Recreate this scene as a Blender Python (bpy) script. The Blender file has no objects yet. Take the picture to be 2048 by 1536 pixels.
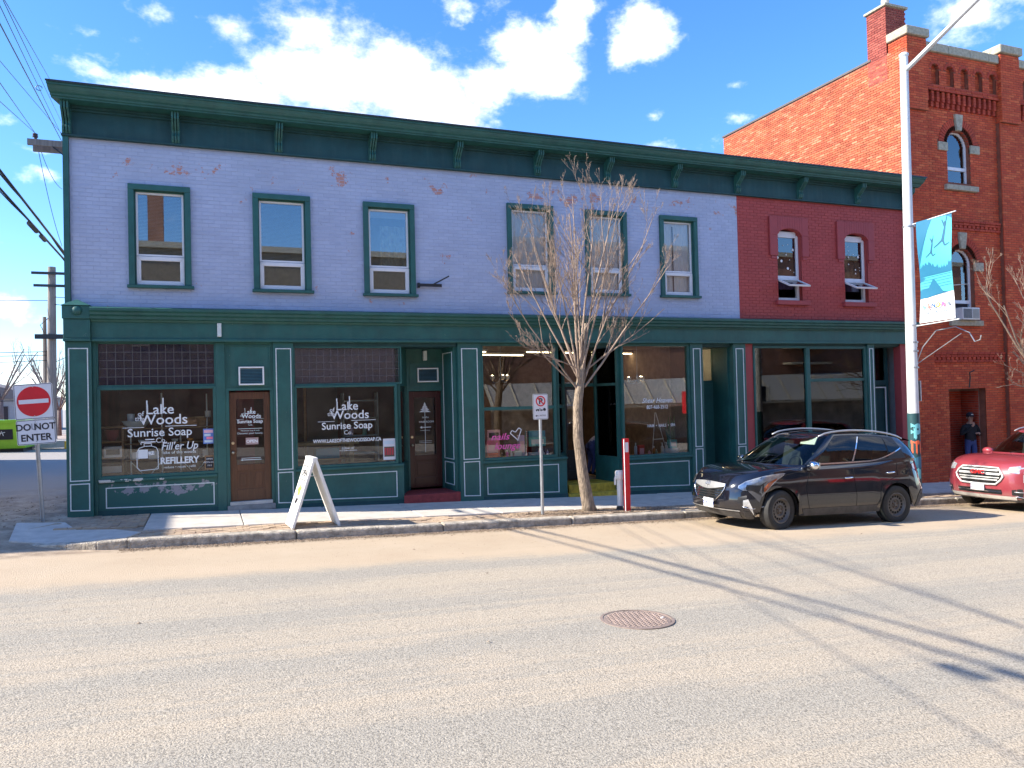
import bpy, bmesh, math, random
from mathutils import Vector, Matrix
rad = math.radians
S = bpy.context.scene
C = S.collection
# ------------------------------------------------------------------ camera
yaw, pitch, roll = rad(21.6), rad(1.0), rad(1.43)
f = Vector((math.sin(yaw)*math.cos(pitch), math.cos(yaw)*math.cos(pitch), math.sin(pitch)))
r = Vector((math.cos(yaw), -math.sin(yaw), 0)); u = r.cross(f)
r2 = r*math.cos(roll)-u*math.sin(roll); u2 = u*math.cos(roll)+r*math.sin(roll)
EYE = Vector((0, 0, 1.7))
cd = bpy.data.cameras.new('camera'); cam = bpy.data.objects.new('camera', cd); C.objects.link(cam)
cam.matrix_world = Matrix(((r2.x, u2.x, -f.x, 0), (r2.y, u2.y, -f.y, 0), (r2.z, u2.z, -f.z, 1.7), (0, 0, 0, 1)))
cd.sensor_width = 36; cd.lens = 36*1550/2048; cd.clip_end = 3000; cd.clip_start = .05
S.camera = cam
# ------------------------------------------------------------------ light
SUN_EL, SUN_OFF = rad(36), rad(9)          # sun low in the west, slightly behind the facade plane
sdir = Vector((-math.cos(SUN_EL)*math.cos(SUN_OFF), math.cos(SUN_EL)*math.sin(SUN_OFF), math.sin(SUN_EL)))
sl = bpy.data.lights.new('sun', 'SUN'); sl.energy = 5.0; sl.angle = rad(.55); sl.color = (1, .91, .77)
so = bpy.data.objects.new('sun', sl); C.objects.link(so); so.rotation_euler = sdir.to_track_quat('Z', 'Y').to_euler()
so.location = (0, 0, 30)
S.view_settings.view_transform = 'Standard'; S.view_settings.look = 'None'
S.view_settings.gamma = 1; S.view_settings.use_curve_mapping = False
S.view_settings.exposure = 1.14
W = bpy.data.worlds.new('World'); S.world = W; W.use_nodes = True
wn = W.node_tree; wn.nodes.clear()
def N(nt, t, **k):
    n = nt.nodes.new(t)
    for a, b in k.items():
        if a.startswith('i_'):
            key = a[2:]
            key = int(key) if key.isdigit() else key.replace('_', ' ')
            n.inputs[key].default_value = b
        else: setattr(n, a, b)
    return n
def MTH(nt, op, a, b=None, c=None, clamp=False):
    n = nt.nodes.new('ShaderNodeMath'); n.operation = op; n.use_clamp = clamp
    for i, x in enumerate((a, b, c)):
        if x is None: continue
        if isinstance(x, (int, float)): n.inputs[i].default_value = x
        else: nt.links.new(x, n.inputs[i])
    return n.outputs[0]
def world():
    nt = wn; L = nt.links.new
    sky = N(nt, 'ShaderNodeTexSky', sky_type='NISHITA', sun_disc=False, sun_elevation=SUN_EL,
            sun_rotation=math.atan2(sdir.x, sdir.y), air_density=1.0, dust_density=.35, ozone_density=2.6, altitude=300)
    hs = N(nt, 'ShaderNodeHueSaturation', i_Saturation=1.17, i_Value=.97); tn = N(nt, 'ShaderNodeMix', data_type='RGBA', blend_type='MULTIPLY'); tn.inputs['Factor'].default_value = 1; tn.inputs['B'].default_value = (.84, .91, 1.08, 1)
    L(sky.outputs[0], tn.inputs['A']); L(tn.outputs['Result'], hs.inputs['Color'])
    tc = N(nt, 'ShaderNodeTexCoord'); sp = N(nt, 'ShaderNodeSeparateXYZ'); L(tc.outputs['Generated'], sp.inputs[0])
    az = MTH(nt, 'ARCTAN2', sp.outputs[0], sp.outputs[1]); el = MTH(nt, 'ARCSINE', sp.outputs[2])
    # cloud banks: heading and elevation taken from where each bank stands in the sky, radii in degrees
    PXB = [(625, 55, 95, 62, 1), (640, 150, 140, 95, 1), (790, 140, 95, 66, 1), (860, 195, 110, 62, .95), (430, 205, 200, 52, .95), (300, 160, 80, 26, .8), (215, 142, 50, 16, .6), (985, 175, 110, 42, .85), (1090, 125, 82, 80, .95),
           (1140, 25, 48, 70, .9), (920, 22, 55, 26, .62), (1000, 10, 40, 18, .5), (1275, 75, 52, 50, .85), (1312, 236, 16, 13, .62), (455, 68, 34, 22, .6), (300, 25, 36, 12, .5), (185, 58, 18, 11, .5), (215, 108, 26, 12, .5),
           (1965, 35, 75, 34, .72), (1935, 72, 36, 34, .66), (1468, 165, 18, 14, .5), (1350, 300, 55, 11, .5), (1465, 240, 26, 8, .5), (935, 254, 60, 12, .55), (1090, 180, 80, 30, .7),
           (28, 622, 58, 24, .78), (45, 750, 130, 22, .62), (85, 312, 42, 10, .55), (20, 240, 30, 14, .5), (75, 365, 30, 8, .5), (-300, 500, 200, 60, .6)]
    blobs = []
    for x, y, sx_, sy_, w in PXB:
        d = (f+r2*((x-1024)/1550)-u2*((y-768)/1550)).normalized(); k = 1+((x-1024)/1550)**2
        small = sx_*sy_ < 1300; w = w*.70 if small else w; sx_, sy_ = (sx_*1.9, sy_*1.4) if small else (sx_, sy_)
        blobs.append((math.degrees(math.atan2(d.x, d.y)), math.degrees(math.asin(d.z)), math.degrees(sx_/1550/k), math.degrees(sy_/1550/k**.5), w))
    blobs += [(-60, 30, 25, 8, .6), (120, 35, 35, 10, .6), (-160, 40, 30, 12, .65), (-100, 20, 20, 6, .6), (75, 28, 10, 5, .5)]
    dens = None
    wp = N(nt, 'ShaderNodeTexNoise', i_Scale=9.0, i_Detail=5.0, i_Roughness=.6); L(tc.outputs['Generated'], wp.inputs['Vector'])
    ws = N(nt, 'ShaderNodeSeparateColor'); L(wp.outputs['Color'], ws.inputs[0])
    az2 = MTH(nt, 'ADD', az, MTH(nt, 'MULTIPLY', MTH(nt, 'SUBTRACT', ws.outputs[0], .5), .12))
    el2 = MTH(nt, 'ADD', el, MTH(nt, 'MULTIPLY', MTH(nt, 'SUBTRACT', ws.outputs[1], .5), .085))
    for a, e, sa, se, w in blobs:
        dx = MTH(nt, 'MULTIPLY', MTH(nt, 'SUBTRACT', az2, rad(a)), 1/rad(sa))
        dy = MTH(nt, 'MULTIPLY', MTH(nt, 'SUBTRACT', el2, rad(e)), 1/rad(se))
        q = MTH(nt, 'ADD', MTH(nt, 'MULTIPLY', dx, dx), MTH(nt, 'MULTIPLY', dy, dy))
        m = MTH(nt, 'MULTIPLY', MTH(nt, 'POWER', 2.718, MTH(nt, 'MULTIPLY', q, -1.0)), w)
        dens = m if dens is None else MTH(nt, 'MAXIMUM', dens, m)
    mp = N(nt, 'ShaderNodeMapping'); mp.inputs['Scale'].default_value = (1, 1, 1.7); L(tc.outputs['Generated'], mp.inputs[0])
    no = N(nt, 'ShaderNodeTexNoise', i_Scale=13.0, i_Detail=12.0, i_Roughness=.66); L(mp.outputs[0], no.inputs['Vector'])
    no2 = N(nt, 'ShaderNodeTexNoise', i_Scale=3.1, i_Detail=6.0, i_Roughness=.6); L(mp.outputs[0], no2.inputs['Vector'])
    t = MTH(nt, 'ADD', MTH(nt, 'MULTIPLY', dens, .98), MTH(nt, 'MULTIPLY', MTH(nt, 'SUBTRACT', no.outputs[0], .5), 1.65))
    cl = N(nt, 'ShaderNodeMapRange', interpolation_type='SMOOTHSTEP'); L(t, cl.inputs[0])
    cl.inputs[1].default_value = .17; cl.inputs[2].default_value = .90
    cr = N(nt, 'ShaderNodeMapRange'); L(no2.outputs[0], cr.inputs[0]); cr.inputs[1].default_value = .35; cr.inputs[2].default_value = .65
    cr.inputs[3].default_value = 5.4; cr.inputs[4].default_value = 7.6
    cc = N(nt, 'ShaderNodeCombineColor')
    L(MTH(nt, 'MULTIPLY', cr.outputs[0], .97), cc.inputs[0]); L(MTH(nt, 'MULTIPLY', cr.outputs[0], .99), cc.inputs[1]); L(MTH(nt, 'MULTIPLY', cr.outputs[0], 1.02), cc.inputs[2])
    mx = N(nt, 'ShaderNodeMix', data_type='RGBA'); L(cl.outputs[0], mx.inputs['Factor']); L(hs.outputs[0], mx.inputs['A']); L(cc.outputs[0], mx.inputs['B'])
    bg = N(nt, 'ShaderNodeBackground', i_Strength=.15); L(mx.outputs['Result'], bg.inputs[0])
    out = N(nt, 'ShaderNodeOutputWorld'); L(bg.outputs[0], out.inputs[0])
world()
# ------------------------------------------------------------------ materials
MATS = {}
def newmat(name):
    m = bpy.data.materials.new(name); m.use_nodes = True; nt = m.node_tree
    b = nt.nodes['Principled BSDF']; MATS[name] = m
    return m, nt, b, nt.links.new
def pm(name, col, rough=.5, metal=0, var=.12, scale=6, bump=0, bscale=60, coat=0, bd=.01, coords='pos', stretch=(1, 1, 1), spec=.5, chips=0):
    """painted / plain surface with tonal mottling and fine relief"""
    m, nt, b, L = newmat(name)
    if coords == 'pos': g_ = N(nt, 'ShaderNodeNewGeometry'); v = g_.outputs['Position']
    else: g_ = N(nt, 'ShaderNodeTexCoord'); v = g_.outputs['Object']
    mp = N(nt, 'ShaderNodeMapping'); mp.inputs['Scale'].default_value = stretch; L(v, mp.inputs[0])
    no = N(nt, 'ShaderNodeTexNoise', i_Scale=scale, i_Detail=6.0, i_Roughness=.65); L(mp.outputs[0], no.inputs['Vector'])
    rp = N(nt, 'ShaderNodeMapRange'); L(no.outputs[0], rp.inputs[0]); rp.inputs[1].default_value = .3; rp.inputs[2].default_value = .7
    mx = N(nt, 'ShaderNodeMix', data_type='RGBA')
    mx.inputs['A'].default_value = tuple(c*(1-var) for c in col)+(1,); mx.inputs['B'].default_value = tuple(min(1, c*(1+var)) for c in col)+(1,)
    L(rp.outputs[0], mx.inputs['Factor']); res = mx.outputs['Result']
    if chips:      # weathering: knocked-off paint flecks and a dusty film in streaks
        nc = N(nt, 'ShaderNodeTexNoise', i_Scale=11.0, i_Detail=6.0, i_Roughness=.75); L(v, nc.inputs['Vector'])
        ck = N(nt, 'ShaderNodeMapRange'); L(nc.outputs[0], ck.inputs[0]); ck.inputs[1].default_value = chips; ck.inputs[2].default_value = chips+.02
        ms = N(nt, 'ShaderNodeMapping'); ms.inputs['Scale'].default_value = (9, 9, .7); L(v, ms.inputs[0]); ns = N(nt, 'ShaderNodeTexNoise', i_Scale=1.0, i_Detail=5.0); L(ms.outputs[0], ns.inputs['Vector'])
        sk = N(nt, 'ShaderNodeMapRange'); L(ns.outputs[0], sk.inputs[0]); sk.inputs[1].default_value = .48; sk.inputs[2].default_value = .8; sk.inputs[4].default_value = .13
        m3 = N(nt, 'ShaderNodeMix', data_type='RGBA'); L(sk.outputs[0], m3.inputs['Factor']); L(res, m3.inputs['A']); m3.inputs['B'].default_value = (.12, .17, .15, 1)
        m4 = N(nt, 'ShaderNodeMix', data_type='RGBA'); L(MTH(nt, 'MULTIPLY', ck.outputs[0], .7), m4.inputs['Factor']); L(m3.outputs['Result'], m4.inputs['A']); m4.inputs['B'].default_value = (.32, .33, .30, 1); res = m4.outputs['Result']
    L(res, b.inputs['Base Color'])
    b.inputs['Roughness'].default_value = rough; b.inputs['Metallic'].default_value = metal
    b.inputs['Coat Weight'].default_value = coat; b.inputs['Coat Roughness'].default_value = .04
    b.inputs['Specular IOR Level'].default_value = spec
    if bump:
        n2 = N(nt, 'ShaderNodeTexNoise', i_Scale=bscale, i_Detail=5.0); L(mp.outputs[0], n2.inputs['Vector'])
        bp = N(nt, 'ShaderNodeBump', i_Strength=bump, i_Distance=bd); L(n2.outputs[0], bp.inputs['Height']); L(bp.outputs[0], b.inputs['Normal'])
    return m
def em(name, col, s):
    m, nt, b, L = newmat(name)
    b.inputs['Base Color'].default_value = (*col, 1); b.inputs['Emission Color'].default_value = (*col, 1); b.inputs['Emission Strength'].default_value = s
    return m
def glass(name, tint=(.9, .95, .93), ior=1.6, gl=1.0, wob=.0):
    m, nt, b, L = newmat(name); nt.nodes.remove(b); out = nt.nodes['Material Output']
    tr = N(nt, 'ShaderNodeBsdfTransparent'); tr.inputs[0].default_value = (*tint, 1)
    g_ = N(nt, 'ShaderNodeBsdfGlossy', i_Roughness=.0); g_.inputs[0].default_value = (gl, gl, gl, 1)
    fr = N(nt, 'ShaderNodeFresnel', i_IOR=ior); mx = N(nt, 'ShaderNodeMixShader')
    if wob:
        ge = N(nt, 'ShaderNodeNewGeometry'); n2 = N(nt, 'ShaderNodeTexNoise', i_Scale=1.3, i_Detail=1.0); L(ge.outputs['Position'], n2.inputs['Vector'])
        bp = N(nt, 'ShaderNodeBump', i_Strength=wob, i_Distance=.05); L(n2.outputs[0], bp.inputs['Height']); L(bp.outputs[0], g_.inputs['Normal']); L(bp.outputs[0], fr.inputs['Normal'])
    L(fr.outputs[0], mx.inputs[0]); L(tr.outputs[0], mx.inputs[1]); L(g_.outputs[0], mx.inputs[2]); L(mx.outputs[0], out.inputs[0])
    return m
def brickmat(name, ramp, rough=.85, mortar=None, stain=.25, peel=None):
    """per-brick tone from the 'tint' attribute, blotches from position"""
    m, nt, b, L = newmat(name)
    at = N(nt, 'ShaderNodeAttribute', attribute_name='tint'); ge = N(nt, 'ShaderNodeNewGeometry')
    cr = N(nt, 'ShaderNodeValToRGB'); L(at.outputs['Fac'], cr.inputs[0])
    el = cr.color_ramp.elements; el[0].position = 0; el[0].color = (*ramp[0], 1); el[1].position = 1; el[1].color = (*ramp[-1], 1)
    for i, c in enumerate(ramp[1:-1]): e = el.new((i+1)/(len(ramp)-1)); e.color = (*c, 1)
    no = N(nt, 'ShaderNodeTexNoise', i_Scale=1.1, i_Detail=7.0, i_Roughness=.7); L(ge.outputs['Position'], no.inputs['Vector'])
    rp = N(nt, 'ShaderNodeMapRange'); L(no.outputs[0], rp.inputs[0]); rp.inputs[1].default_value = .3; rp.inputs[2].default_value = .7
    rp.inputs[3].default_value = 1-stain; rp.inputs[4].default_value = 1+stain*.6
    mx = N(nt, 'ShaderNodeMix', data_type='RGBA', blend_type='MULTIPLY'); mx.inputs['Factor'].default_value = 1
    cb = N(nt, 'ShaderNodeCombineColor'); [L(rp.outputs[0], cb.inputs[i]) for i in range(3)]
    L(cr.outputs[0], mx.inputs['A']); L(cb.outputs[0], mx.inputs['B']); res = mx.outputs['Result']
    if peel:
        # flaked paint: patches of bare brick concentrated in a course band below the cornice
        sp = N(nt, 'ShaderNodeSeparateXYZ'); L(ge.outputs['Position'], sp.inputs[0])
        bz = MTH(nt, 'SUBTRACT', sp.outputs[2], 6.12)
        band = MTH(nt, 'POWER', 2.718, MTH(nt, 'MULTIPLY', MTH(nt, 'MULTIPLY', bz, bz), -14))
        bx_ = MTH(nt, 'SUBTRACT', sp.outputs[0], 7.6)
        xb = MTH(nt, 'POWER', 2.718, MTH(nt, 'MULTIPLY', MTH(nt, 'MULTIPLY', bx_, bx_), -.045))
        n3 = N(nt, 'ShaderNodeTexNoise', i_Scale=2.6, i_Detail=7.0, i_Roughness=.72); L(ge.outputs['Position'], n3.inputs['Vector'])
        tt = MTH(nt, 'ADD', n3.outputs[0], MTH(nt, 'MULTIPLY', band, MTH(nt, 'ADD', MTH(nt, 'MULTIPLY', xb, .065), .055)))
        pk = N(nt, 'ShaderNodeMapRange'); L(tt, pk.inputs[0]); pk.inputs[1].default_value = .652; pk.inputs[2].default_value = .675
        m2 = N(nt, 'ShaderNodeMix', data_type='RGBA'); L(MTH(nt, 'MULTIPLY', pk.outputs[0], .85), m2.inputs['Factor']); L(res, m2.inputs['A']); m2.inputs['B'].default_value = (*peel, 1); res = m2.outputs['Result']
        n4 = N(nt, 'ShaderNodeTexNoise', i_Scale=9, i_Detail=3.0, i_Roughness=.6); L(ge.outputs['Position'], n4.inputs['Vector'])
        pk2 = N(nt, 'ShaderNodeMapRange'); L(n4.outputs[0], pk2.inputs[0]); pk2.inputs[1].default_value = .72; pk2.inputs[2].default_value = .75
        m3 = N(nt, 'ShaderNodeMix', data_type='RGBA'); L(MTH(nt, 'MULTIPLY', pk2.outputs[0], .5), m3.inputs['Factor']); L(res, m3.inputs['A']); m3.inputs['B'].default_value = (.1, .1, .2, 1); res = m3.outputs['Result']
    L(res, b.inputs['Base Color']); b.inputs['Roughness'].default_value = rough
    n2 = N(nt, 'ShaderNodeTexNoise', i_Scale=45, i_Detail=4.0); L(ge.outputs['Position'], n2.inputs['Vector'])
    bp = N(nt, 'ShaderNodeBump', i_Strength=.5, i_Distance=.006); L(n2.outputs[0], bp.inputs['Height']); L(bp.outputs[0], b.inputs['Normal'])
    return m
GREEN = pm('green_paint', (.018, .10, .088), .52, var=.2, scale=3, bump=.25, bscale=18, chips=.69)
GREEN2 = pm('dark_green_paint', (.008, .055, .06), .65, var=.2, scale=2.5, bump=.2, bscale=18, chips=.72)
WHITEP = pm('white_trim', (.62, .68, .68), .5, var=.12, scale=20)
VINYL = pm('white_vinyl', (.72, .72, .74), .35, var=.05, scale=8)
WHITE = pm('white_paint', (.8, .8, .78), .45, var=.05, scale=12)
BLACKM = pm('black_metal', (.02, .02, .022), .4, var=.2)
DARK = pm('dark_interior', (.035, .025, .028), .8, var=.3, scale=2)
LAV = brickmat('lavender_painted_brick', [(.385, .43, .575), (.405, .455, .60), (.425, .475, .62)], .6, stain=.10, peel=(.50, .20, .12))
LAVM = pm('lavender_painted_mortar', (.365, .415, .56), .7, var=.08, bump=.3)
RED = brickmat('red_painted_brick', [(.36, .047, .042), (.39, .052, .046), (.42, .06, .052)], .6, stain=.1)
REDM = pm('red_painted_mortar', (.33, .045, .04), .7, var=.08, bump=.3)
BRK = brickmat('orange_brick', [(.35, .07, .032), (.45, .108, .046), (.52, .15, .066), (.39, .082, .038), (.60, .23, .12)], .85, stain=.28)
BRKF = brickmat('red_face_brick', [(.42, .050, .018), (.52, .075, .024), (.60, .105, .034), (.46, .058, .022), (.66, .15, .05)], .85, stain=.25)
BRKM = pm('brick_mortar', (.30, .17, .13), .9, var=.25, scale=5, bump=.4)
BRKD = brickmat('dark_red_brick', [(.32, .038, .018), (.42, .052, .024), (.48, .07, .03)], .85, stain=.2)
CHM = pm('chimney_mortar', (.42, .36, .32), .9, var=.2, scale=5)
STONE = pm('weathered_stone', (.36, .33, .25), .85, var=.3, scale=12, bump=.6, bscale=40)
CONC = pm('sidewalk_concrete', (.52, .48, .43), .85, var=.16, scale=4, bump=.35, bscale=120)
CURB = pm('curb_concrete', (.44, .39, .32), .9, var=.5, scale=9, bump=1, bscale=40, bd=.03)
PAVE = brickmat('sandy_paver', [(.42, .31, .21), (.48, .36, .25), (.36, .26, .19)], .9, stain=.3)
SAND = pm('sand_bed', (.36, .28, .21), .95, var=.3, scale=5, bump=.8, bscale=90)
GALV = pm('galvanised_steel', (.42, .44, .46), .4, metal=.7, var=.15, scale=10)
PAINTG = pm('pale_grey_steel_paint', (.62, .64, .64), .4, metal=.0, var=.08, scale=4, bump=.05)
WOODD = pm('oak_door', (.10, .038, .018), .38, var=.35, scale=9, stretch=(3, 3, .35), bump=.2, bscale=40)
WOODR = pm('oxblood_door', (.05, .009, .009), .3, var=.2, scale=9, stretch=(3, 3, .4))
PINE = pm('pine_shelf', (.30, .17, .08), .6, var=.3, scale=5, stretch=(1, 1, 6))
YEL = pm('worn_yellow_paint', (.45, .31, .03), .7, var=.45, scale=8, bump=.3)
REDSTEP = pm('worn_red_paint', (.25, .035, .035), .7, var=.35, scale=12, bump=.3)
BARK = pm('bark', (.25, .195, .145), .9, var=.6, scale=26, stretch=(1, 1, .3), bump=1.0, bscale=32, bd=.035)
TWIG = pm('twig_bark', (.29, .215, .165), .8, var=.45, scale=9)
BARKD = pm('grey_bark', (.16, .13, .12), .9, var=.3, scale=8)
POLEW = pm('weathered_pole_wood', (.22, .19, .17), .9, var=.3, scale=3, stretch=(6, 6, .4), bump=.4)
CABLE = pm('black_cable', (.015, .018, .02), .5)
TYRE = pm('tyre_rubber', (.022, .022, .022), .75, var=.3, scale=15, bump=.25, bscale=80, coords='obj')
SIGNRED = pm('sign_red', (.62, .008, .02), .4, var=.08)
SIGNW = pm('sign_white', (.68, .68, .72), .35, var=.04)
SIGNB = pm('sign_black', (.012, .012, .02), .45, var=.1)
GLS = glass('shop_glass', (.955, .965, .965), 1.6, .95)
GLC = glass('curtained_glass', (.96, .97, .975), 1.5, .9)
GLU = glass('upper_glass', (.95, .965, .97), 2.3, .97)
GLT = glass('leaded_glass', (.84, .82, .86), 1.6, .9)
LETTER = pm('window_lettering', (.8, .8, .8), .5, var=.02)
# ------------------------------------------------------------------ helpers
def g(X, Y=14):
    b = -.27-.0345*min(max(X, -8), 40)
    if Y > 12.62: return b
    t = (max(Y, -1)-5)/7.4
    return b-.13+.14*(1-t*t)
class MB:
    def __init__(s): s.v = []; s.f = []; s.mi = []; s.t = []; s.m = 0; s.tint = 0
    def add(s, vs, fs):
        o = len(s.v); s.v += [tuple(p) for p in vs]; s.f += [tuple(i+o for i in q) for q in fs]
        s.mi += [s.m]*len(fs); s.t += [s.tint]*len(vs)
    def hexa(s, p):   # 8 corners: bottom 4 ccw, top 4 ccw
        s.add(p, [(3, 2, 1, 0), (4, 5, 6, 7), (0, 1, 5, 4), (1, 2, 6, 5), (2, 3, 7, 6), (3, 0, 4, 7)])
    def box(s, x0, x1, y0, y1, z0, z1):
        s.hexa([(x0, y0, z0), (x1, y0, z0), (x1, y1, z0), (x0, y1, z0), (x0, y0, z1), (x1, y0, z1), (x1, y1, z1), (x0, y1, z1)]); return s
    def obox(s, M, sx, sy, sz):
        p = [M @ Vector((a*sx/2, b*sy/2, c*sz/2)) for c in (-1, 1) for a, b in ((-1, -1), (1, -1), (1, 1), (-1, 1))]
        s.hexa(p); return s
    def prism(s, pts, a0, a1, ax='y'):
        n = len(pts)
        def P(p, a): return {'y': (p[0], a, p[1]), 'x': (a, p[0], p[1]), 'z': (p[0], p[1], a)}[ax]
        vs = [P(p, a0) for p in pts]+[P(p, a1) for p in pts]
        s.add(vs, [tuple(range(n)), tuple(range(2*n-1, n-1, -1))]+[(i, i+n, (i+1) % n+n, (i+1) % n) for i in range(n)]); return s
    def tube(s, pts, rs, n=8, caps=True):
        pts = [Vector(p) for p in pts]; rs = rs if hasattr(rs, '__len__') else [rs]*len(pts)
        o = len(s.v); vs = []; fs = []; pr = None
        for i, p in enumerate(pts):
            d = (pts[min(i+1, len(pts)-1)]-pts[max(i-1, 0)]).normalized()
            a = pr if pr is not None else Vector((0, 0, 1)) if abs(d.z) < .9 else Vector((1, 0, 0))
            a = (a-d*a.dot(d)).normalized(); b = d.cross(a); pr = a
            for k in range(n):
                t = 2*math.pi*k/n; vs.append(p+(a*math.cos(t)+b*math.sin(t))*rs[i])
        for i in range(len(pts)-1):
            for k in range(n): fs.append((i*n+k, i*n+(k+1) % n, (i+1)*n+(k+1) % n, (i+1)*n+k))
        if caps: fs += [tuple(range(n-1, -1, -1)), tuple(range((len(pts)-1)*n, len(pts)*n))]
        s.add(vs, fs); return s
    def lathe(s, prof, c=(0, 0, 0), n=16, M=None, caps=True):
        vs = []; fs = []; c = Vector(c)
        for rr, z in prof:
            for k in range(n):
                t = 2*math.pi*k/n; p = Vector((rr*math.cos(t), rr*math.sin(t), z)); vs.append(c+(M @ p if M else p))
        for i in range(len(prof)-1):
            for k in range(n): fs.append((i*n+k, i*n+(k+1) % n, (i+1)*n+(k+1) % n, (i+1)*n+k))
        if caps: fs += [tuple(range(n-1, -1, -1)), tuple(range((len(prof)-1)*n, len(prof)*n))]
        s.add(vs, fs); return s
    def grid(s, rows, close=False):
        n = len(rows[0]); vs = [p for q in rows for p in q]; fs = []
        for i in range(len(rows)-1):
            for k in range(n if close else n-1): fs.append((i*n+k, i*n+(k+1) % n, (i+1)*n+(k+1) % n, (i+1)*n+k))
        s.add(vs, fs); return s
    def ell(s, c, rx, ry, rz, n=12, M=None):
        return s.lathe([(math.sin(math.pi*i/8) or .001, -math.cos(math.pi*i/8)) for i in range(9)], c, n, Matrix.Diagonal((rx, ry, rz)) if M is None else M @ Matrix.Diagonal((rx, ry, rz)))
    def frameq(s, q, w, y0, y1):   # mitred frame of width w inside quad q [(x,z) bl, br, tr, tl]
        s_ = [(1, 1), (-1, 1), (-1, -1), (1, -1)]; i_ = [(q[k][0]+w*s_[k][0], q[k][1]+w*s_[k][1]) for k in range(4)]
        for k in range(4):
            j = (k+1) % 4; s.prism([q[k], q[j], i_[j], i_[k]], y0, y1)
        return s
    def frame(s, x0, x1, z0, z1, w, y0, y1): return s.frameq([(x0, z0), (x1, z0), (x1, z1), (x0, z1)], w, y0, y1)
    def build(s, name, mat, parent=None, smooth=False, bevel=0, label=None, stuff=False, loc=None, wn=False):
        me = bpy.data.meshes.new(name); me.from_pydata(s.v, [], s.f)
        for m in (mat if isinstance(mat, (list, tuple)) else [mat]): me.materials.append(m)
        me.polygons.foreach_set('material_index', s.mi)
        if any(s.t):
            a = me.attributes.new('tint', 'FLOAT', 'POINT'); a.data.foreach_set('value', s.t)
        if smooth: me.polygons.foreach_set('use_smooth', [True]*len(me.polygons))
        bm = bmesh.new(); bm.from_mesh(me); bmesh.ops.recalc_face_normals(bm, faces=bm.faces)
        if smooth: bmesh.ops.remove_doubles(bm, verts=bm.verts, dist=1e-5)
        bm.to_mesh(me); bm.free()
        if smooth and smooth is not True: me.set_sharp_from_angle(angle=rad(smooth))
        o = bpy.data.objects.new(name, me); C.objects.link(o)
        if parent is not None: o.parent = parent; o.location = -Vector(parent.get('org', (0, 0, 0))) if parent.type == 'EMPTY' and loc is None else (0, 0, 0)
        if loc is not None: o.location = loc
        if bevel:
            md = o.modifiers.new('bevel', 'BEVEL'); md.width = bevel; md.segments = 2; md.limit_method = 'ANGLE'; md.angle_limit = rad(40)
        if label: o['label'] = label
        if stuff: o['kind'] = 'stuff'
        return o
def bx(*a):
    return MB().box(*a)
def thing(name, label, cat, loc=(0, 0, 0), group=None, rz=0, local=False):
    o = bpy.data.objects.new(name, None); C.objects.link(o); o.location = loc; o.rotation_euler = (0, 0, rz)
    o.empty_display_size = .2; o['label'] = label; o['category'] = cat
    if not local: o['org'] = tuple(loc)
    if group: o['group'] = group
    return o
def tag(o, label=None, cat=None, group=None, kind=None):
    if label: o['label'] = label
    if cat: o['category'] = cat
    if group: o['group'] = group
    if kind: o['kind'] = kind
    return o
def struct(o): o['kind'] = 'structure'; return o
def text(s, mat, parent, M, size=.1, align='CENTER', shear=0, bold=0, sx=1, ext=.001, name='lettering', spacing=1.0, local=False):
    """lettering: M maps text plane (x right, y up) into the world"""
    cu = bpy.data.curves.new('t', 'FONT'); cu.body = s; cu.size = size; cu.align_x = align; cu.shear = shear; cu.offset = bold
    cu.extrude = ext; cu.space_character = spacing; cu.resolution_u = 3
    t = bpy.data.objects.new('t', cu); C.objects.link(t); bpy.context.view_layer.update()
    me = bpy.data.meshes.new_from_object(t.evaluated_get(bpy.context.evaluated_depsgraph_get()))
    bpy.data.objects.remove(t); bpy.data.curves.remove(cu)
    me.transform(M @ Matrix.Diagonal((sx, 1, 1, 1))); me.materials.clear(); me.materials.append(mat)
    o = bpy.data.objects.new(name, me); C.objects.link(o)
    if parent is not None: o.parent = parent; o.location = -Vector(parent.get('org', (0, 0, 0))) if parent.type == 'EMPTY' and not local else (0, 0, 0)
    return o
def FY(x, y, z, tilt=0):    # frame for lettering facing the street (-Y)
    return Matrix.Translation((x, y, z)) @ Matrix.Rotation(tilt, 4, 'Y') @ Matrix.Rotation(rad(90), 4, 'X')
def wall_holes(mb, x0, x1, z0, z1, y0, y1, holes):
    xs = sorted({x0, x1, *[h[0] for h in holes], *[h[1] for h in holes]}); xs = [x for x in xs if x0 <= x <= x1]
    for a, b in zip(xs, xs[1:]):
        cuts = sorted([(h[2], h[3]) for h in holes if h[0] < (a+b)/2 < h[1]]); z = z0
        for c, d in cuts:
            if c > z: mb.box(a, b, y0, y1, z, c)
            z = max(z, d)
        if z < z1: mb.box(a, b, y0, y1, z, z1)
RB = random.Random(11)
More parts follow.
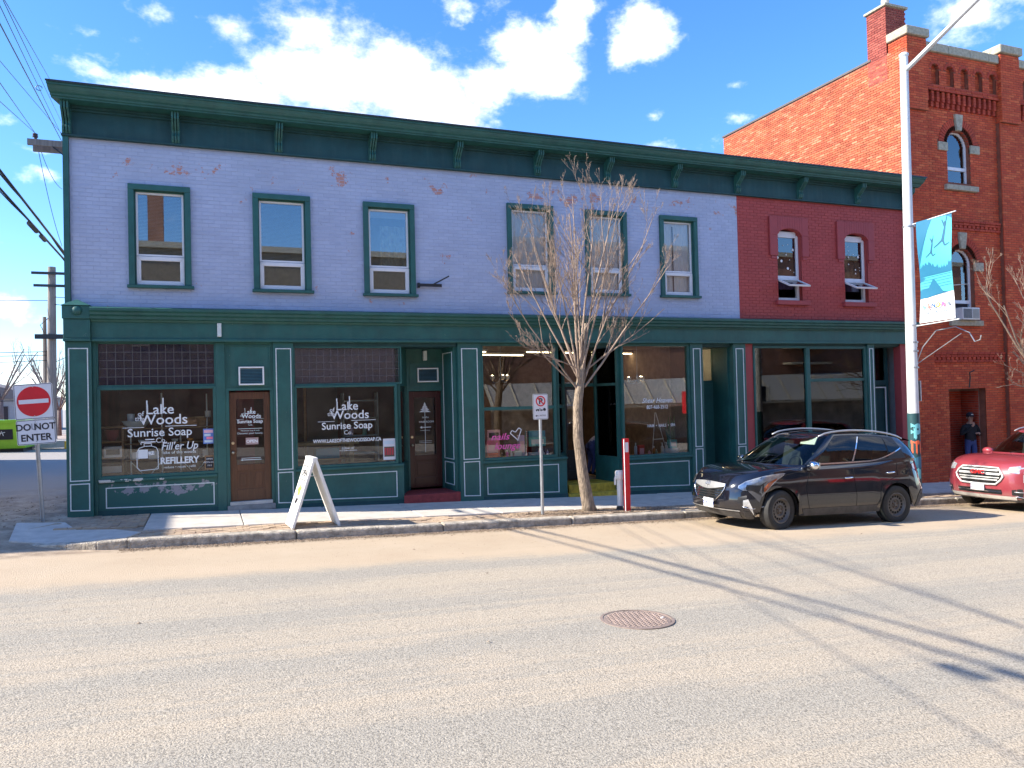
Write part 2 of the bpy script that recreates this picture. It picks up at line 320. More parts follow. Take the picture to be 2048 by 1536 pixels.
def bricks(a0, a1, z0, z1, face, holes=(), L=.205, H=.062, j=.011, ax='x', proud=.008, back=.02, sgn=-1, rnd=RB, depth=None):
    """list of (verts, tint, centre) for bricks in running bond; holes: fn(z)->list of (a,b)"""
    out = []; k = 0; z = z0
    while z+H*.6 < z1:
        zt = min(z+H, z1); iv = [(a0, a1)]
        for h in holes:
            for (p, q) in h((z+zt)/2):
                nv = []
                for (a, b) in iv:
                    if q <= a or p >= b: nv.append((a, b)); continue
                    if p > a: nv.append((a, p))
                    if q < b: nv.append((q, b))
                iv = nv
        off = (L+j)/2*(k % 2); n0 = int((a0-1)//(L+j))
        for (a, b) in iv:
            i = math.floor((a-off)/(L+j))
            while True:
                p = max(off+i*(L+j), a); q = min(off+i*(L+j)+L, b); i += 1
                if p >= b: break
                if q-p < .03: continue
                pr = face+sgn*(proud+rnd.uniform(-.002, .002)); bk = face-sgn*back
                m = .003; zz0, zz1 = z+rnd.uniform(0, .002), zt-rnd.uniform(0, .002)
                def V(aa, d, zc): return (aa, d, zc) if ax == 'x' else (d, aa, zc)
                vs = [V(p, bk, zz0), V(q, bk, zz0), V(q, bk, zz1), V(p, bk, zz1), V(p, pr-sgn*m, zz0), V(q, pr-sgn*m, zz0), V(q, pr-sgn*m, zz1), V(p, pr-sgn*m, zz1),
                      V(p+m, pr, zz0+m), V(q-m, pr, zz0+m), V(q-m, pr, zz1-m), V(p+m, pr, zz1-m)]
                out.append((vs, rnd.random()*.98+.01, Vector(V((p+q)/2, face, z))))
        z += H+j; k += 1
    return out
BF = [(0, 1, 5, 4), (1, 2, 6, 5), (2, 3, 7, 6), (3, 0, 4, 7), (4, 5, 9, 8), (5, 6, 10, 9), (6, 7, 11, 10), (7, 4, 8, 11), (8, 9, 10, 11)]
def lay(groups, parent, nsingle=300):
    """groups: list of (bricks, material). the nearest become objects of their own, the rest one mesh per material"""
    al = [(b, m) for bs, m in groups for b in bs]; al.sort(key=lambda t: (t[0][2]-EYE).length)
    for (vs, t, c), m in al[:nsingle]:
        mb = MB(); mb.tint = t; mb.add(vs, BF); mb.build('brick', m, parent)
    by = {}
    for (vs, t, c), m in al[nsingle:]:
        mb = by.setdefault(m.name, (MB(), m))[0]; mb.tint = t; mb.add(vs, BF)
    for nme, (mb, m) in by.items(): mb.build('brickwork', m, parent, stuff=True)
# ------------------------------------------------------------------ ground, road, sidewalk
def roadmat():
    m, nt, b, L = newmat('dusty_asphalt')
    ge = N(nt, 'ShaderNodeNewGeometry'); sp = N(nt, 'ShaderNodeSeparateXYZ'); L(ge.outputs['Position'], sp.inputs[0])
    mp = N(nt, 'ShaderNodeMapping'); mp.inputs['Scale'].default_value = (.12, .9, 1); L(ge.outputs['Position'], mp.inputs[0])
    st = N(nt, 'ShaderNodeTexNoise', i_Scale=1.3, i_Detail=5.0, i_Roughness=.6); L(mp.outputs[0], st.inputs['Vector'])
    big = N(nt, 'ShaderNodeTexNoise', i_Scale=.9, i_Detail=6.0, i_Roughness=.7); L(ge.outputs['Position'], big.inputs['Vector'])
    agg = N(nt, 'ShaderNodeTexVoronoi', i_Scale=85.0, i_Randomness=1.0); L(ge.outputs['Position'], agg.inputs['Vector'])
    ag2 = N(nt, 'ShaderNodeTexNoise', i_Scale=66.0, i_Detail=3.0, i_Roughness=.75); L(ge.outputs['Position'], ag2.inputs['Vector'])
    fs = N(nt, 'ShaderNodeMapping'); fs.inputs['Scale'].default_value = (.05, 4.5, 1); fs.inputs['Rotation'].default_value = (0, 0, .03); L(ge.outputs['Position'], fs.inputs[0]); fsn = N(nt, 'ShaderNodeTexNoise', i_Scale=1.6, i_Detail=4.0, i_Roughness=.6, i_Distortion=.6); L(fs.outputs[0], fsn.inputs['Vector'])
    # wheel tracks polished grey, dust between them, sand drifted to the kerb
    yw = MTH(nt, 'ADD', sp.outputs[1], MTH(nt, 'MULTIPLY', MTH(nt, 'SUBTRACT', big.outputs[0], .5), 1.1))
    trk = MTH(nt, 'SINE', MTH(nt, 'MULTIPLY', MTH(nt, 'ADD', yw, .55), 2*math.pi/1.75))
    d1 = MTH(nt, 'ADD', MTH(nt, 'MULTIPLY', trk, .16), MTH(nt, 'ADD', MTH(nt, 'ADD', st.outputs[0], MTH(nt, 'MULTIPLY', MTH(nt, 'SUBTRACT', fsn.outputs[0], .5), .9)), MTH(nt, 'MULTIPLY', MTH(nt, 'SUBTRACT', ag2.outputs[0], .5), .45)))
    dust = N(nt, 'ShaderNodeMapRange', interpolation_type='SMOOTHSTEP'); L(d1, dust.inputs[0]); dust.inputs[1].default_value = .30; dust.inputs[2].default_value = .78
    sd = N(nt, 'ShaderNodeMapRange', interpolation_type='SMOOTHSTEP'); L(MTH(nt, 'ADD', yw, MTH(nt, 'MULTIPLY', st.outputs[0], 1.2)), sd.inputs[0]); sd.inputs[1].default_value = 10.0; sd.inputs[2].default_value = 10.7
    near = N(nt, 'ShaderNodeMapRange'); L(ag2.outputs[0], near.inputs[0]); near.inputs[1].default_value = .38; near.inputs[2].default_value = .55
    near.inputs[3].default_value = .55; near.inputs[4].default_value = 1.08
    gray = N(nt, 'ShaderNodeMix', data_type='RGBA'); L(agg.outputs['Color'], gray.inputs['Factor']); gray.inputs['A'].default_value = (.30, .278, .235, 1); gray.inputs['B'].default_value = (.44, .40, .33, 1)
    tan = N(nt, 'ShaderNodeMix', data_type='RGBA'); L(dust.outputs[0], tan.inputs['Factor']); L(gray.outputs['Result'], tan.inputs['A']); tan.inputs['B'].default_value = (.46, .395, .305, 1)
    mul = N(nt, 'ShaderNodeMix', data_type='RGBA', blend_type='MULTIPLY'); mul.inputs['Factor'].default_value = 1
    cb = N(nt, 'ShaderNodeCombineColor'); [L(near.outputs[0], cb.inputs[i]) for i in range(3)]
    L(tan.outputs['Result'], mul.inputs['A']); L(cb.outputs[0], mul.inputs['B'])
    sc = N(nt, 'ShaderNodeMix', data_type='RGBA'); L(big.outputs[0], sc.inputs['Factor']); sc.inputs['A'].default_value = (.40, .30, .20, 1); sc.inputs['B'].default_value = (.55, .45, .33, 1)
    fin = N(nt, 'ShaderNodeMix', data_type='RGBA'); L(MTH(nt, 'MULTIPLY', sd.outputs[0], .85), fin.inputs['Factor']); L(mul.outputs['Result'], fin.inputs['A']); L(sc.outputs['Result'], fin.inputs['B'])
    # gravel and mud at the kerb line and over the corner of the side street
    gr = N(nt, 'ShaderNodeMapRange', interpolation_type='SMOOTHSTEP'); L(MTH(nt, 'ADD', sp.outputs[1], MTH(nt, 'MULTIPLY', big.outputs[0], .7)), gr.inputs[0]); gr.inputs[1].default_value = 12.55; gr.inputs[2].default_value = 12.9
    f2 = N(nt, 'ShaderNodeMix', data_type='RGBA'); L(MTH(nt, 'MULTIPLY', gr.outputs[0], .75), f2.inputs['Factor']); L(fin.outputs['Result'], f2.inputs['A']); mud = N(nt, 'ShaderNodeTexNoise', i_Scale=2.6, i_Detail=8.0, i_Roughness=.75); L(ge.outputs['Position'], mud.inputs['Vector']); mr_ = N(nt, 'ShaderNodeMapRange'); L(mud.outputs[0], mr_.inputs[0]); mr_.inputs[1].default_value = .38; mr_.inputs[2].default_value = .62; mc_ = N(nt, 'ShaderNodeMix', data_type='RGBA'); L(mr_.outputs[0], mc_.inputs['Factor']); mc_.inputs['A'].default_value = (.20, .15, .11, 1); mc_.inputs['B'].default_value = (.50, .40, .30, 1); L(mc_.outputs['Result'], f2.inputs['B'])
    as_ = N(nt, 'ShaderNodeMapRange', interpolation_type='SMOOTHSTEP'); L(MTH(nt, 'ADD', sp.outputs[1], MTH(nt, 'MULTIPLY', big.outputs[0], 5)), as_.inputs[0]); as_.inputs[1].default_value = 19; as_.inputs[2].default_value = 25
    f3 = N(nt, 'ShaderNodeMix', data_type='RGBA'); L(as_.outputs[0], f3.inputs['Factor']); L(f2.outputs['Result'], f3.inputs['A']); f3.inputs['B'].default_value = (.33, .31, .29, 1)
    L(f3.outputs['Result'], b.inputs['Base Color']); b.inputs['Roughness'].default_value = .9; b.inputs['Specular IOR Level'].default_value = .3
    hb = MTH(nt, 'ADD', MTH(nt, 'MULTIPLY', ag2.outputs[0], 1.0), MTH(nt, 'MULTIPLY', agg.outputs['Distance'], -.35))
    bp = N(nt, 'ShaderNodeBump', i_Strength=.8, i_Distance=.010); L(hb, bp.inputs['Height']); L(bp.outputs[0], b.inputs['Normal'])
    return m
ROAD = roadmat()
CAMSIDE = pm('near_sidewalk_concrete', (.40, .37, .33), .9, var=.15, bump=.3)
def frange(a, b, s):
    n = max(1, round((b-a)/s)); return [a+(b-a)*i/n for i in range(n+1)]
def gz(x, y):
    t = min(1, max(0, (x+1.75)/.3))
    if y <= 12.62: return g(x, y)
    if y > 24: return g(min(x, -2), 14)
    lo = g(x, 14)-.12; k = min(1, (y-12.62)/2.2); hi = (g(x, 12.6)*(1-k)+(g(x, 14)-.005)*k)
    bump = (.03*math.sin(x*5.1+y*2.2)*math.sin(y*6.3-x*3.7)+.02*math.sin(x*11.3-y*7.1))*(1 if y < 18 else max(0, (21-y)/3)) if y > 14.2 and x < -2.3 else 0
    return hi*(1-t)+lo*t + bump*(1-t)
gm = MB(); xs = [-900, -300, -120, -60, -30, -15]+frange(-10, -1.75, .3)+[-1.6, -1.45]+frange(-1.2, 24, .6)+[30, 40, 60, 120, 300, 900]
ys = [-400, -120, -40, -10, -4]+frange(-2, 12.62, .6)+frange(12.8, 24, .3)+[24.1, 30, 38, 50, 80, 140, 300, 1200]
gm.grid([[(x, y, gz(x, y)) for x in xs] for y in ys]); gr_o = gm.build('road', ROAD, smooth=True); struct(gr_o)
nb = MB(); xn = frange(-30, 50, 2)
nb.grid([[(x, y, z) for x in xn for z in [g(x, 0)+h]] for y, h in ((1.3, -.1), (1.3, .16), (-3.9, .22))]); struct(nb.build('near_sidewalk', CAMSIDE))

RS = random.Random(3)
side = thing('sidewalk', None, None, (6, 14, -.5)); del side['label']; del side['category']; side['kind'] = 'structure'
def slope_box(mb, x0, x1, y0, y1, h0, h1, skew=0):
    a0, a1 = g(x0), g(x1)
    mb.hexa([(x0, y0, a0+h0), (x1, y0, a1+h0), (x1+skew, y1, a1+h0), (x0+skew, y1, a0+h0), (x0, y0, a0+h1), (x1, y0, a1+h1), (x1+skew, y1, a1+h1), (x0+skew, y1, a0+h1)])
x = -.95; first = True
while x < 26:
    w = 1.52; mb = MB(); dz = RS.uniform(-.006, .004)
    slope_box(mb, x-(.0 if not first else .0), x+w-.014, 13.62, 15.585, -.1, dz, skew=(.0)); mb.build('slab', CONC, side, bevel=.012); x += w; first = False
slope_box(q := MB(), -1.6, 26, 12.84, 15.6, -.14, -.055); q.build('bedding', SAND, side)
# kerb stones, the first ones curve away into the side street
x = -1.1
while x < 26:
    w = 2.4; mb = MB(); slope_box(mb, x, x+w-.012, 12.62+RS.uniform(-.01, .01), 12.86, -.3, RS.uniform(-.004, .006)); mb.build('kerb_stone', CURB, side, bevel=.03); x += w
cur = [(-1.1, 12.62), (-1.5, 12.66), (-1.9, 12.8), (-2.3, 13.08), (-2.62, 13.45)]
for i in range(4):
    (ax, ay), (bx_, by_) = cur[i], cur[i+1]; d = Vector((bx_-ax, by_-ay)).normalized(); n = Vector((d.y, -d.x)); n = n if n.y > 0 else -n
    hh = [0, -.02, -.05, -.085, -.11]; mb = MB()
    pts = [(ax, ay), (bx_, by_), (bx_+n.x*.24, by_+n.y*.24), (ax+n.x*.24, ay+n.y*.24)]
    mb.hexa([(p[0], p[1], g(p[0])-.35) for p in pts]+[(p[0], p[1], g(p[0])+hh[i+(k in (1, 2))]) for k, p in enumerate(pts)]); mb.build('kerb_stone', CURB, side, bevel=.02)
ap = MB(); ap.prism([(-2.75, 13.5), (-2.2, 13.2), (-1.7, 12.92), (-1.12, 12.86), (-.96, 13.3), (-1.35, 13.72), (-1.95, 14.1), (-2.2, 14.75), (-2.9, 14.8)], 0, 1, 'z')
ap.v = [(a, b, g(a)-.3 if c == 0 else (g(a)+.002 if a > -1.5 else gz(a, b)+.016)) for a, b, c in ap.v]; ap.build('corner_apron', CONC, side)
# sandy pavers: furnishing strip plus a patch at the corner of the building
pv = []
def paver(x, y, w=.196, d=.096, big=0):
    z = g(x)+RS.uniform(-.022, -.004)-.018*max(0, math.sin(x*1.3+y*2)); tl = RS.uniform(-.006, .006)
    vs = [(x, y, z-.05), (x+w, y, z-.05), (x+w, y+d, z-.05), (x, y+d, z-.05), (x, y, z-.006), (x+w, y, z-.006+tl), (x+w, y+d, z-.006+tl), (x, y+d, z-.006),
          (x+.006, y+.006, z), (x+w-.006, y+.006, z+tl), (x+w-.006, y+d-.006, z+tl), (x+.006, y+d-.006, z)]
    pv.append((vs, RS.random()*.98+.01, Vector((x, y, z))))
for j in range(7):
    x = -.98-(j % 2)*.1
    while x < 24:
        if not ((6.0 < x < 8.2 and 0 < j) or (5.4 < x < 8.6 and 2 < j < 6)): paver(x, 12.9+j*.101)
        x += .202
for j in range(15):
    for i in range(8):
        x, y = -2.28+i*.202+(j % 2)*.1, 14.14+j*.1; 
        if y < 15.45 and x < -.98+(0 if y < 13.6 else -.1): paver(x, y)
lay([(pv, PAVE)], side, 300)
for o in C.objects:
    if o.parent == side and o.name.startswith('brick'): o.name = 'paver' if not o.name.startswith('brickwork') else 'paving'
# mulch and leaf litter in the tree pit, grit along the gutter
lit = MB()
def chips(n, fx, s0, s1):
    for _ in range(n):
        x, y = fx(); s_ = RS.uniform(s0, s1); a = RS.uniform(0, 6.28); z = (g(x)-.02 if y > 12.62 else g(x, y))+RS.uniform(0, .01)
        lit.tint = RS.random()*.98+.01; c, d = math.cos(a)*s_, math.sin(a)*s_
        lit.add([(x+c, y+d, z), (x-d*.6, y+c*.6, z+s_*.25), (x-c, y-d, z+s_*.1), (x+d*.6, y-c*.6, z+s_*.35), (x, y, z+s_*.6)], [(0, 1, 4), (1, 2, 4), (2, 3, 4), (3, 0, 4)])
chips(5200, lambda: (RS.gauss(6.95, .75), min(13.6, RS.gauss(13.3, .18))), .008, .024)
chips(16000, lambda: (RS.uniform(-1.2, 24), 12.61-abs(RS.gauss(0, .11+.07*RS.random()))), .007, .022)
chips(12, lambda: (RS.uniform(-2, 14), RS.uniform(6, 12)), .015, .03)
chips(2500, lambda: (RS.uniform(-8, -2.3), RS.uniform(14.5, 19)), .01, .03)
chips(3500, lambda: (RS.uniform(-1, 24), RS.uniform(12.88, 13.6)), .004, .012)
chips(1500, lambda: (RS.uniform(-1, 16), 12.5-abs(RS.gauss(0, 1.2))), .003, .010)
LITM = brickmat('litter', [(.08, .055, .035), (.20, .14, .09), (.36, .28, .20), (.13, .08, .05)], .9)
o = lit.build('leaf_litter', LITM, stuff=True); tag(o, 'brown leaf litter and grit in the tree pit and along the kerb', 'litter')

# manhole
mh = thing('manhole_cover', 'round cast iron manhole cover in the road with raised bar pattern', 'manhole cover', (3.70, 6.33, g(3.7, 6.33)), local=True)
IRON = pm('rusty_iron', (.27, .21, .18), .7, metal=.2, var=.3, scale=14, coords='obj')
MB().lathe([(.345, -.02), (.345, .006), (.318, .008), (.318, -.01), (.0, -.01)], n=48).build('rim', IRON, mh)
MB().lathe([(.31, -.02), (.31, .002), (.305, .004), (.001, .004)], n=48).build('lid', IRON, mh)
mb = MB()
for i in range(-8, 9):
    for j in range(-8, 9):
        x, y = i*.034, j*.034
        if math.hypot(x, y) < .285: mb.box(x-(.013 if (i+j) % 2 else .006), x+(.013 if (i+j) % 2 else .006), y-(.006 if (i+j) % 2 else .013), y+(.006 if (i+j) % 2 else .013), .003, .0085)
mb.build('grip_pattern', pm('worn_iron', (.36, .28, .24), .7, metal=.2, var=.25, coords='obj'), mh)
bx(.16, .2, -.17, -.155, .003, .012).build('pick_slot', WHITE, mh); mh.rotation_euler = (0, .0345, .5)

# ------------------------------------------------------------------ the green, lavender and red commercial building
BX0, BX1, Y0 = -2.27, 17.84, 15.6
B = thing('commercial_building', 'long two-storey building with green shopfronts, lavender painted upper brick and a red right bay', 'building', (8, 15.6, -.5))
upw = [(-1.25, -.20, 3.86, 5.76), (.90, 1.98, 3.84, 5.75), (3.02, 4.08, 3.82, 5.73), (6.14, 7.24, 3.95, 5.92), (8.03, 9.10, 3.96, 5.90), (9.99, 11.03, 3.96, 5.90)]
redw = [(13.44, 14.20), (15.62, 16.42)]
def redhole(i):
    a, b = redw[i]; c = (a+b)/2
    def h(z):
        if z < 3.98 or z > 5.80: return []
        if z < 5.62: return [(a, b)]
        w = (b-a)/2*math.sqrt(max(0, 1-((z-5.62)/.18)**2)); return [(c-w, c+w)] if w > .02 else []
    return h
uh = [(a+.06, b-.06, c+.05, d-.06) for a, b, c, d in upw]+[(a, b, 3.98, 5.62) for a, b in redw]
w1 = MB(); wall_holes(w1, BX0+.09, 12.24, 3.5, 6.56, 15.6, 15.75, uh); w1.build('upper_wall', LAVM, B)
w2b = MB(); wall_holes(w2b, 12.24, BX1, 3.5, 6.56, 15.6, 15.75, [h for h in uh[:6]]+[(a, b, 3.98, 5.81) for a, b in redw])
nn = len(w2b.v)
for i, (a, b) in enumerate(redw):
    c, hw = (a+b)/2, (b-a)/2; n = 10
    for k in range(n):
        x0, x1 = a+(b-a)*k/n, a+(b-a)*(k+1)/n
        w2b.prism([(x0, 5.62+.18*math.sqrt(max(0, 1-((x0-c)/hw)**2))-.001), (x1, 5.62+.18*math.sqrt(max(0, 1-((x1-c)/hw)**2))-.001), (x1, 5.81), (x0, 5.81)], 15.6, 15.75)
w2b.build('upper_wall', REDM, B, label='red painted brick wall of the right end bay')
rect = lambda a, b, c, d: (lambda z: [(a, b)] if c < z < d else [])
holes = [rect(a+.004, b-.004, c, d) for a, b, c, d in upw]
lavb = bricks(-2.17, 12.235, 3.515, 6.53, 15.6, holes, proud=.0045, j=.009, H=.064)
hood = [rect(a-.26, b+.22, 5.08, 6.10) for a, b in redw]
redb = bricks(12.24, BX1, 3.515, 6.53, 15.6, [redhole(0), redhole(1)]+hood+[rect(a-.1, b+.18, 3.84, 3.98) for a, b in redw])
lay([(lavb, LAV), (redb, RED)], B, 300)
REDP = pm('red_paint', (.33, .048, .052), .6, var=.08, bump=.25)
for a, b in redw:     # hood mould, sill
    c, hw = (a+b)/2, (b-a)/2; m = MB()
    m.box(a-.25, a-.005, 15.545, 15.6, 5.10, 5.62); m.box(b+.005, b+.21, 15.545, 15.6, 5.10, 5.62)
    m.box(a-.25, a-.005, 15.545, 15.6, 5.62, 6.09); m.box(b+.005, b+.21, 15.545, 15.6, 5.62, 6.09)
    for k in range(10):
        x0, x1 = a-.005+(b-a+.01)*k/10, a-.005+(b-a+.01)*(k+1)/10
        zf = lambda x: 5.60+.20*math.sqrt(max(0, 1-((x-c)/(hw+.01))**2))
        m.prism([(x0, zf(x0)), (x1, zf(x1)), (x1, 6.09), (x0, 6.09)], 15.545, 15.6)
    m.box(a-.2, a-.03, 15.57, 15.6, 5.02, 5.098); m.box(b+.03, b+.17, 15.57, 15.6, 5.02, 5.098)
    m.build('hood_mould', REDP, B, bevel=.008)
    bx(a-.1, b+.18, 15.50, 15.72, 3.86, 3.975).build('window_sill', REDP, B, bevel=.01)
    # vinyl unit: fixed light above, awning sash pushed open below
    wf = MB(); yf = 15.70; zt = 5.66
    wf.box(a, a+.05, yf, yf+.08, 4.0, zt); wf.box(b-.07, b, yf, yf+.08, 4.0, zt); wf.box(a+.05, b-.07, yf, yf+.08, 5.60, zt+.09); wf.box(a+.05, b-.07, yf, yf+.08, 4.52, 4.62); wf.box(a+.05, b-.07, yf, yf+.08, 4.0, 4.06)
    win = wf.build('window', VINYL, B, bevel=.006)
    bx(a+.05, b-.07, yf+.03, yf+.036, 4.62, 5.60).build('pane', GLU, win)
    M = Matrix.Translation((c-.01, yf-.01, 4.53)) @ Matrix.Rotation(rad(62), 4, 'X')   # hinged at the top, swings out
    sh = MB(); wd, hg = (b-a)-.09, .50; 
    M = Matrix.Translation((c-.01, yf-.01, 4.52)) @ Matrix.Rotation(rad(-65), 4, 'X')
    sh.obox(M @ Matrix.Translation((-wd/2+.025, 0, -hg/2)), .05, .04, hg); sh.obox(M @ Matrix.Translation((wd/2-.025, 0, -hg/2)), .05, .04, hg)
    sh.obox(M @ Matrix.Translation((0, 0, -.025)), wd-.1, .04, .05); sh.obox(M @ Matrix.Translation((0, 0, -hg+.025)), wd-.1, .04, .05)
    sh.build('awning_sash', VINYL, win); MB().obox(M @ Matrix.Translation((0, 0, -hg/2)), wd-.1, .006, hg-.1).build('pane', GLU, win)
    MB().tube([(b-.12, yf, 4.12), (c+.1, yf-.2, 4.32)], .008, 5).build('stay_arm', GALV, win)
# decals in the red bay windows
RD = random.Random(5)
for i, (a, b) in enumerate(redw):
    mb = MB()
    for _ in range(11): mb.lathe([(RD.choice((.012, .02, .035)), 0), (.001, .001)], (RD.uniform(a+.1, b-.12), 15.722, RD.uniform(4.72, 5.5)), 8, Matrix.Rotation(rad(90), 3, 'X'))
    mb.build('dot_decals', WHITE, B)
CURTP = pm('purple_curtain', (.045, .03, .09), .9, var=.5, scale=3, stretch=(4, 1, .6)); CURTB = pm('blue_curtain', (.12, .16, .30), .9, var=.3)
def cloth(x0, x1, z0, z1, y, amp, nw, seed=0):
    rr = random.Random(seed); m = MB(); n = int((x1-x0)*60); ph = [rr.uniform(0, 6) for _ in range(3)]
    rows = []
    for k in range(9):
        z = z1+(z0-z1)*k/8; rows.append([(x0+(x1-x0)*i/n, y+amp*(math.sin(nw*i/n*6.28+ph[0]+.3*k/8)+.5*math.sin(nw*2.3*i/n*6.28+ph[1]))*(.5+.5*k/8), z) for i in range(n+1)])
    m.grid(rows); return m
cloth(13.46, 14.18, 4.3, 5.66, 15.86, .02, 5, 1).build('curtain', CURTP, B, smooth=True)
cloth(15.64, 16.1, 4.3, 5.66, 15.86, .02, 4, 2).build('curtain', CURTP, B, smooth=True, label='dark curtain with a pale blind above it')
cloth(16.1, 16.4, 4.3, 5.66, 15.87, .01, 2, 3).build('curtain', CURTB, B, smooth=True)
bx(15.64, 16.4, 15.83, 15.84, 5.35, 5.66).build('roller_blind', pm('pale_blind', (.5, .5, .46), .8), B)
LACE = pm('lace_curtain', (.78, .76, .71), .9, var=.12, scale=30, stretch=(1, 1, .2))
SLAT = pm('venetian_slat', (.55, .55, .52), .5, var=.1)
SCREEN = pm('insect_screen', (.10, .088, .11), .9, var=.15)
for i, (a, b, c, d) in enumerate(upw):
    cs = MB(); t = .10
    cs.box(a, a+t, 15.53, 15.6, c+.06, d-t); cs.box(b-t, b, 15.53, 15.6, c+.06, d-t); cs.box(a, b, 15.525, 15.6, d-t, d); cs.box(a-.03, b+.04, 15.49, 15.6, c, c+.055)
    cs.box(a+t, a+t+.02, 15.601, 15.70, c+.06, d-t); cs.box(b-t-.02, b-t, 15.601, 15.70, c+.06, d-t); cs.box(a+t+.02, b-t-.02, 15.601, 15.70, d-t-.02, d-t)
    win = cs.build('window', GREEN, B, bevel=.006)
    xa, xb, za, zb = a+t+.021, b-t-.021, c+.075, d-t-.021; zm = za+(zb-za)*.31; y = 15.64
    fr = MB(); w = .035
    fr.box(xa, xa+w, y, y+.06, zm, zb); fr.box(xb-w, xb, y, y+.06, zm, zb); fr.box(xa+w, xb-w, y, y+.06, zb-w, zb); fr.box(xa+w, xb-w, y, y+.06, zm, zm+.035)
    fr.build('frame', VINYL, win, bevel=.004)
    s2 = MB(); s2.frame(xa, xb, za, zm-.008, .075, y-.02, y+.045); s2.build('lower_sash', VINYL, win, bevel=.008)
    bx(xa+w, xb-w, y+.028, y+.034, zm+.035, zb-w).build('pane', GLC if i > 2 else GLU, win)
    bx(xa+.075, xb-.075, y+.010, y+.016, za+.075, zm-.083).build('pane', GLC if i > 2 else GLU, win)
    if i < 3: bx(xa+.076, xb-.076, y+.020, y+.024, za+.076, zm-.084).build('insect_screen', SCREEN, win)
    if i < 2:
        m = MB(); z = zm+.02
        while z < zb-.05: m.hexa([(xa+.04, y+.075, z), (xb-.04, y+.075, z), (xb-.04, y+.10, z+.012), (xa+.04, y+.10, z+.012), (xa+.04, y+.075, z+.0015), (xb-.04, y+.075, z+.0015), (xb-.04, y+.10, z+.0135), (xa+.04, y+.10, z+.0135)]); z += .026
        m.build('venetian_blind', SLAT, win)
    elif i == 2:
        cloth(xa+.26, xb-.03, zm-.2, zb-.30, y+.16, .05, 3.3, 77).build('bunched_curtain', pm('beige_bunched_cloth', (.42, .38, .24), .9, var=.45, scale=7), win, smooth=True); bx(xa+.04, xb-.04, y+.07, y+.08, zb-.16, zb-.03).build('roller_blind', SLAT, win)
    elif i > 2:
        cloth(xa+.01, xb-.01, za-.05, zb, y+.085, .014, 6 if i < 5 else 4, i).build('lace_curtain', LACE, win, smooth=True)
        if i == 5: bx(xa+.3, xa+.325, y+.064, y+.068, za, zb-.1).build('curtain_gap', DARK, win)
# shell, roof, floors
sh = MB(); sh.box(BX0, BX0+.25, 15.75, 25, -.9, 6.9); sh.box(BX1-.25, BX1-.003, 15.75, 25, -1.3, 6.9); sh.box(BX0+.25, BX1-.25, 24.8, 25, -1.2, 6.9); sh.build('side_wall', pm('grey_render', (.3, .29, .28), .9), B)
bx(BX0+.02, BX1-.02, 15.62, 24.98, 6.9, 7.15).build('roof', pm('roof_tar', (.06, .06, .06), .9), B)
bx(BX0+.25, BX1-.25, 15.76, 24.8, 2.98, 3.4).build('upper_floor', DARK, B)
bx(BX0+.25, BX1-.25, 19, 19.1, 3.4, 6.9).build('upper_partition', pm('beige_plaster', (.25, .21, .17), .9), B)
# cornice
cr = MB(); cx0, cx1 = BX0-.02, BX1-.02
def crown(mb, prof, x0, x1, ret=.12):
    n = len(prof)
    vs = [(x0-(15.6-y)*.22*1.0, y, z) for y, z in prof]+[(x1+(15.6-y)*.2, y, z) for y, z in prof]
    mb.add(vs, [tuple(range(n)), tuple(range(2*n-1, n-1, -1))]+[(i, i+n, (i+1) % n+n, (i+1) % n) for i in range(n)])
crown(cr, [(15.6, 7.06), (15.17, 7.06), (15.165, 7.085), (15.135, 7.09), (15.125, 7.12), (15.08, 7.14), (15.04, 7.18), (15.015, 7.225), (14.99, 7.23), (14.985, 7.275), (15.6, 7.34)], cx0, cx1)
cr.build('cornice', GREEN, B)
fl = MB(); crown(fl, [(15.6, 7.345), (14.975, 7.281), (14.965, 7.262), (14.96, 7.262), (14.96, 7.295), (15.6, 7.37)], cx0-.005, cx1+.005); fl.build('roof_flashing', BLACKM, B)
bm_ = MB(); bm_.box(cx0+.01, cx1-.01, 15.49, 15.6, 6.97, 7.055); bm_.box(cx0+.012, cx1-.012, 15.44, 15.489, 7.01, 7.057); bm_.build('bed_moulding', GREEN2, B)
bx(cx0+.01, cx1-.01, 15.53, 15.61, 6.56, 6.969).build('frieze_board', GREEN2, B)
bx(cx0, cx1, 15.50, 15.6, 6.525, 6.558).build('frieze_moulding', GREEN2, B)
for x in (-2.20, -.43, 1.40, 3.22, 5.02, 6.86, 8.60, 10.40, 12.20, 14.13, 16.05, 17.76):
    m = MB()
    for dx in (-.048, 0, .048):
        m.prism([(15.53, 6.565), (15.49, 6.56), (15.45, 6.60), (15.435, 6.67), (15.46, 6.73), (15.45, 6.77), (15.385, 6.82), (15.32, 6.89), (15.255, 6.94), (15.24, 7.055), (15.53, 7.058)], x+dx-.017, x+dx+.017, 'x')
    m.box(x-.075, x+.075, 15.50, 15.529, 6.57, 7.0)
    m.build('bracket', GREEN, B, bevel=.004)
bx(BX0-.005, BX0+.085, 15.535, 15.75, 3.5, 6.524).build('corner_board', GREEN, B)
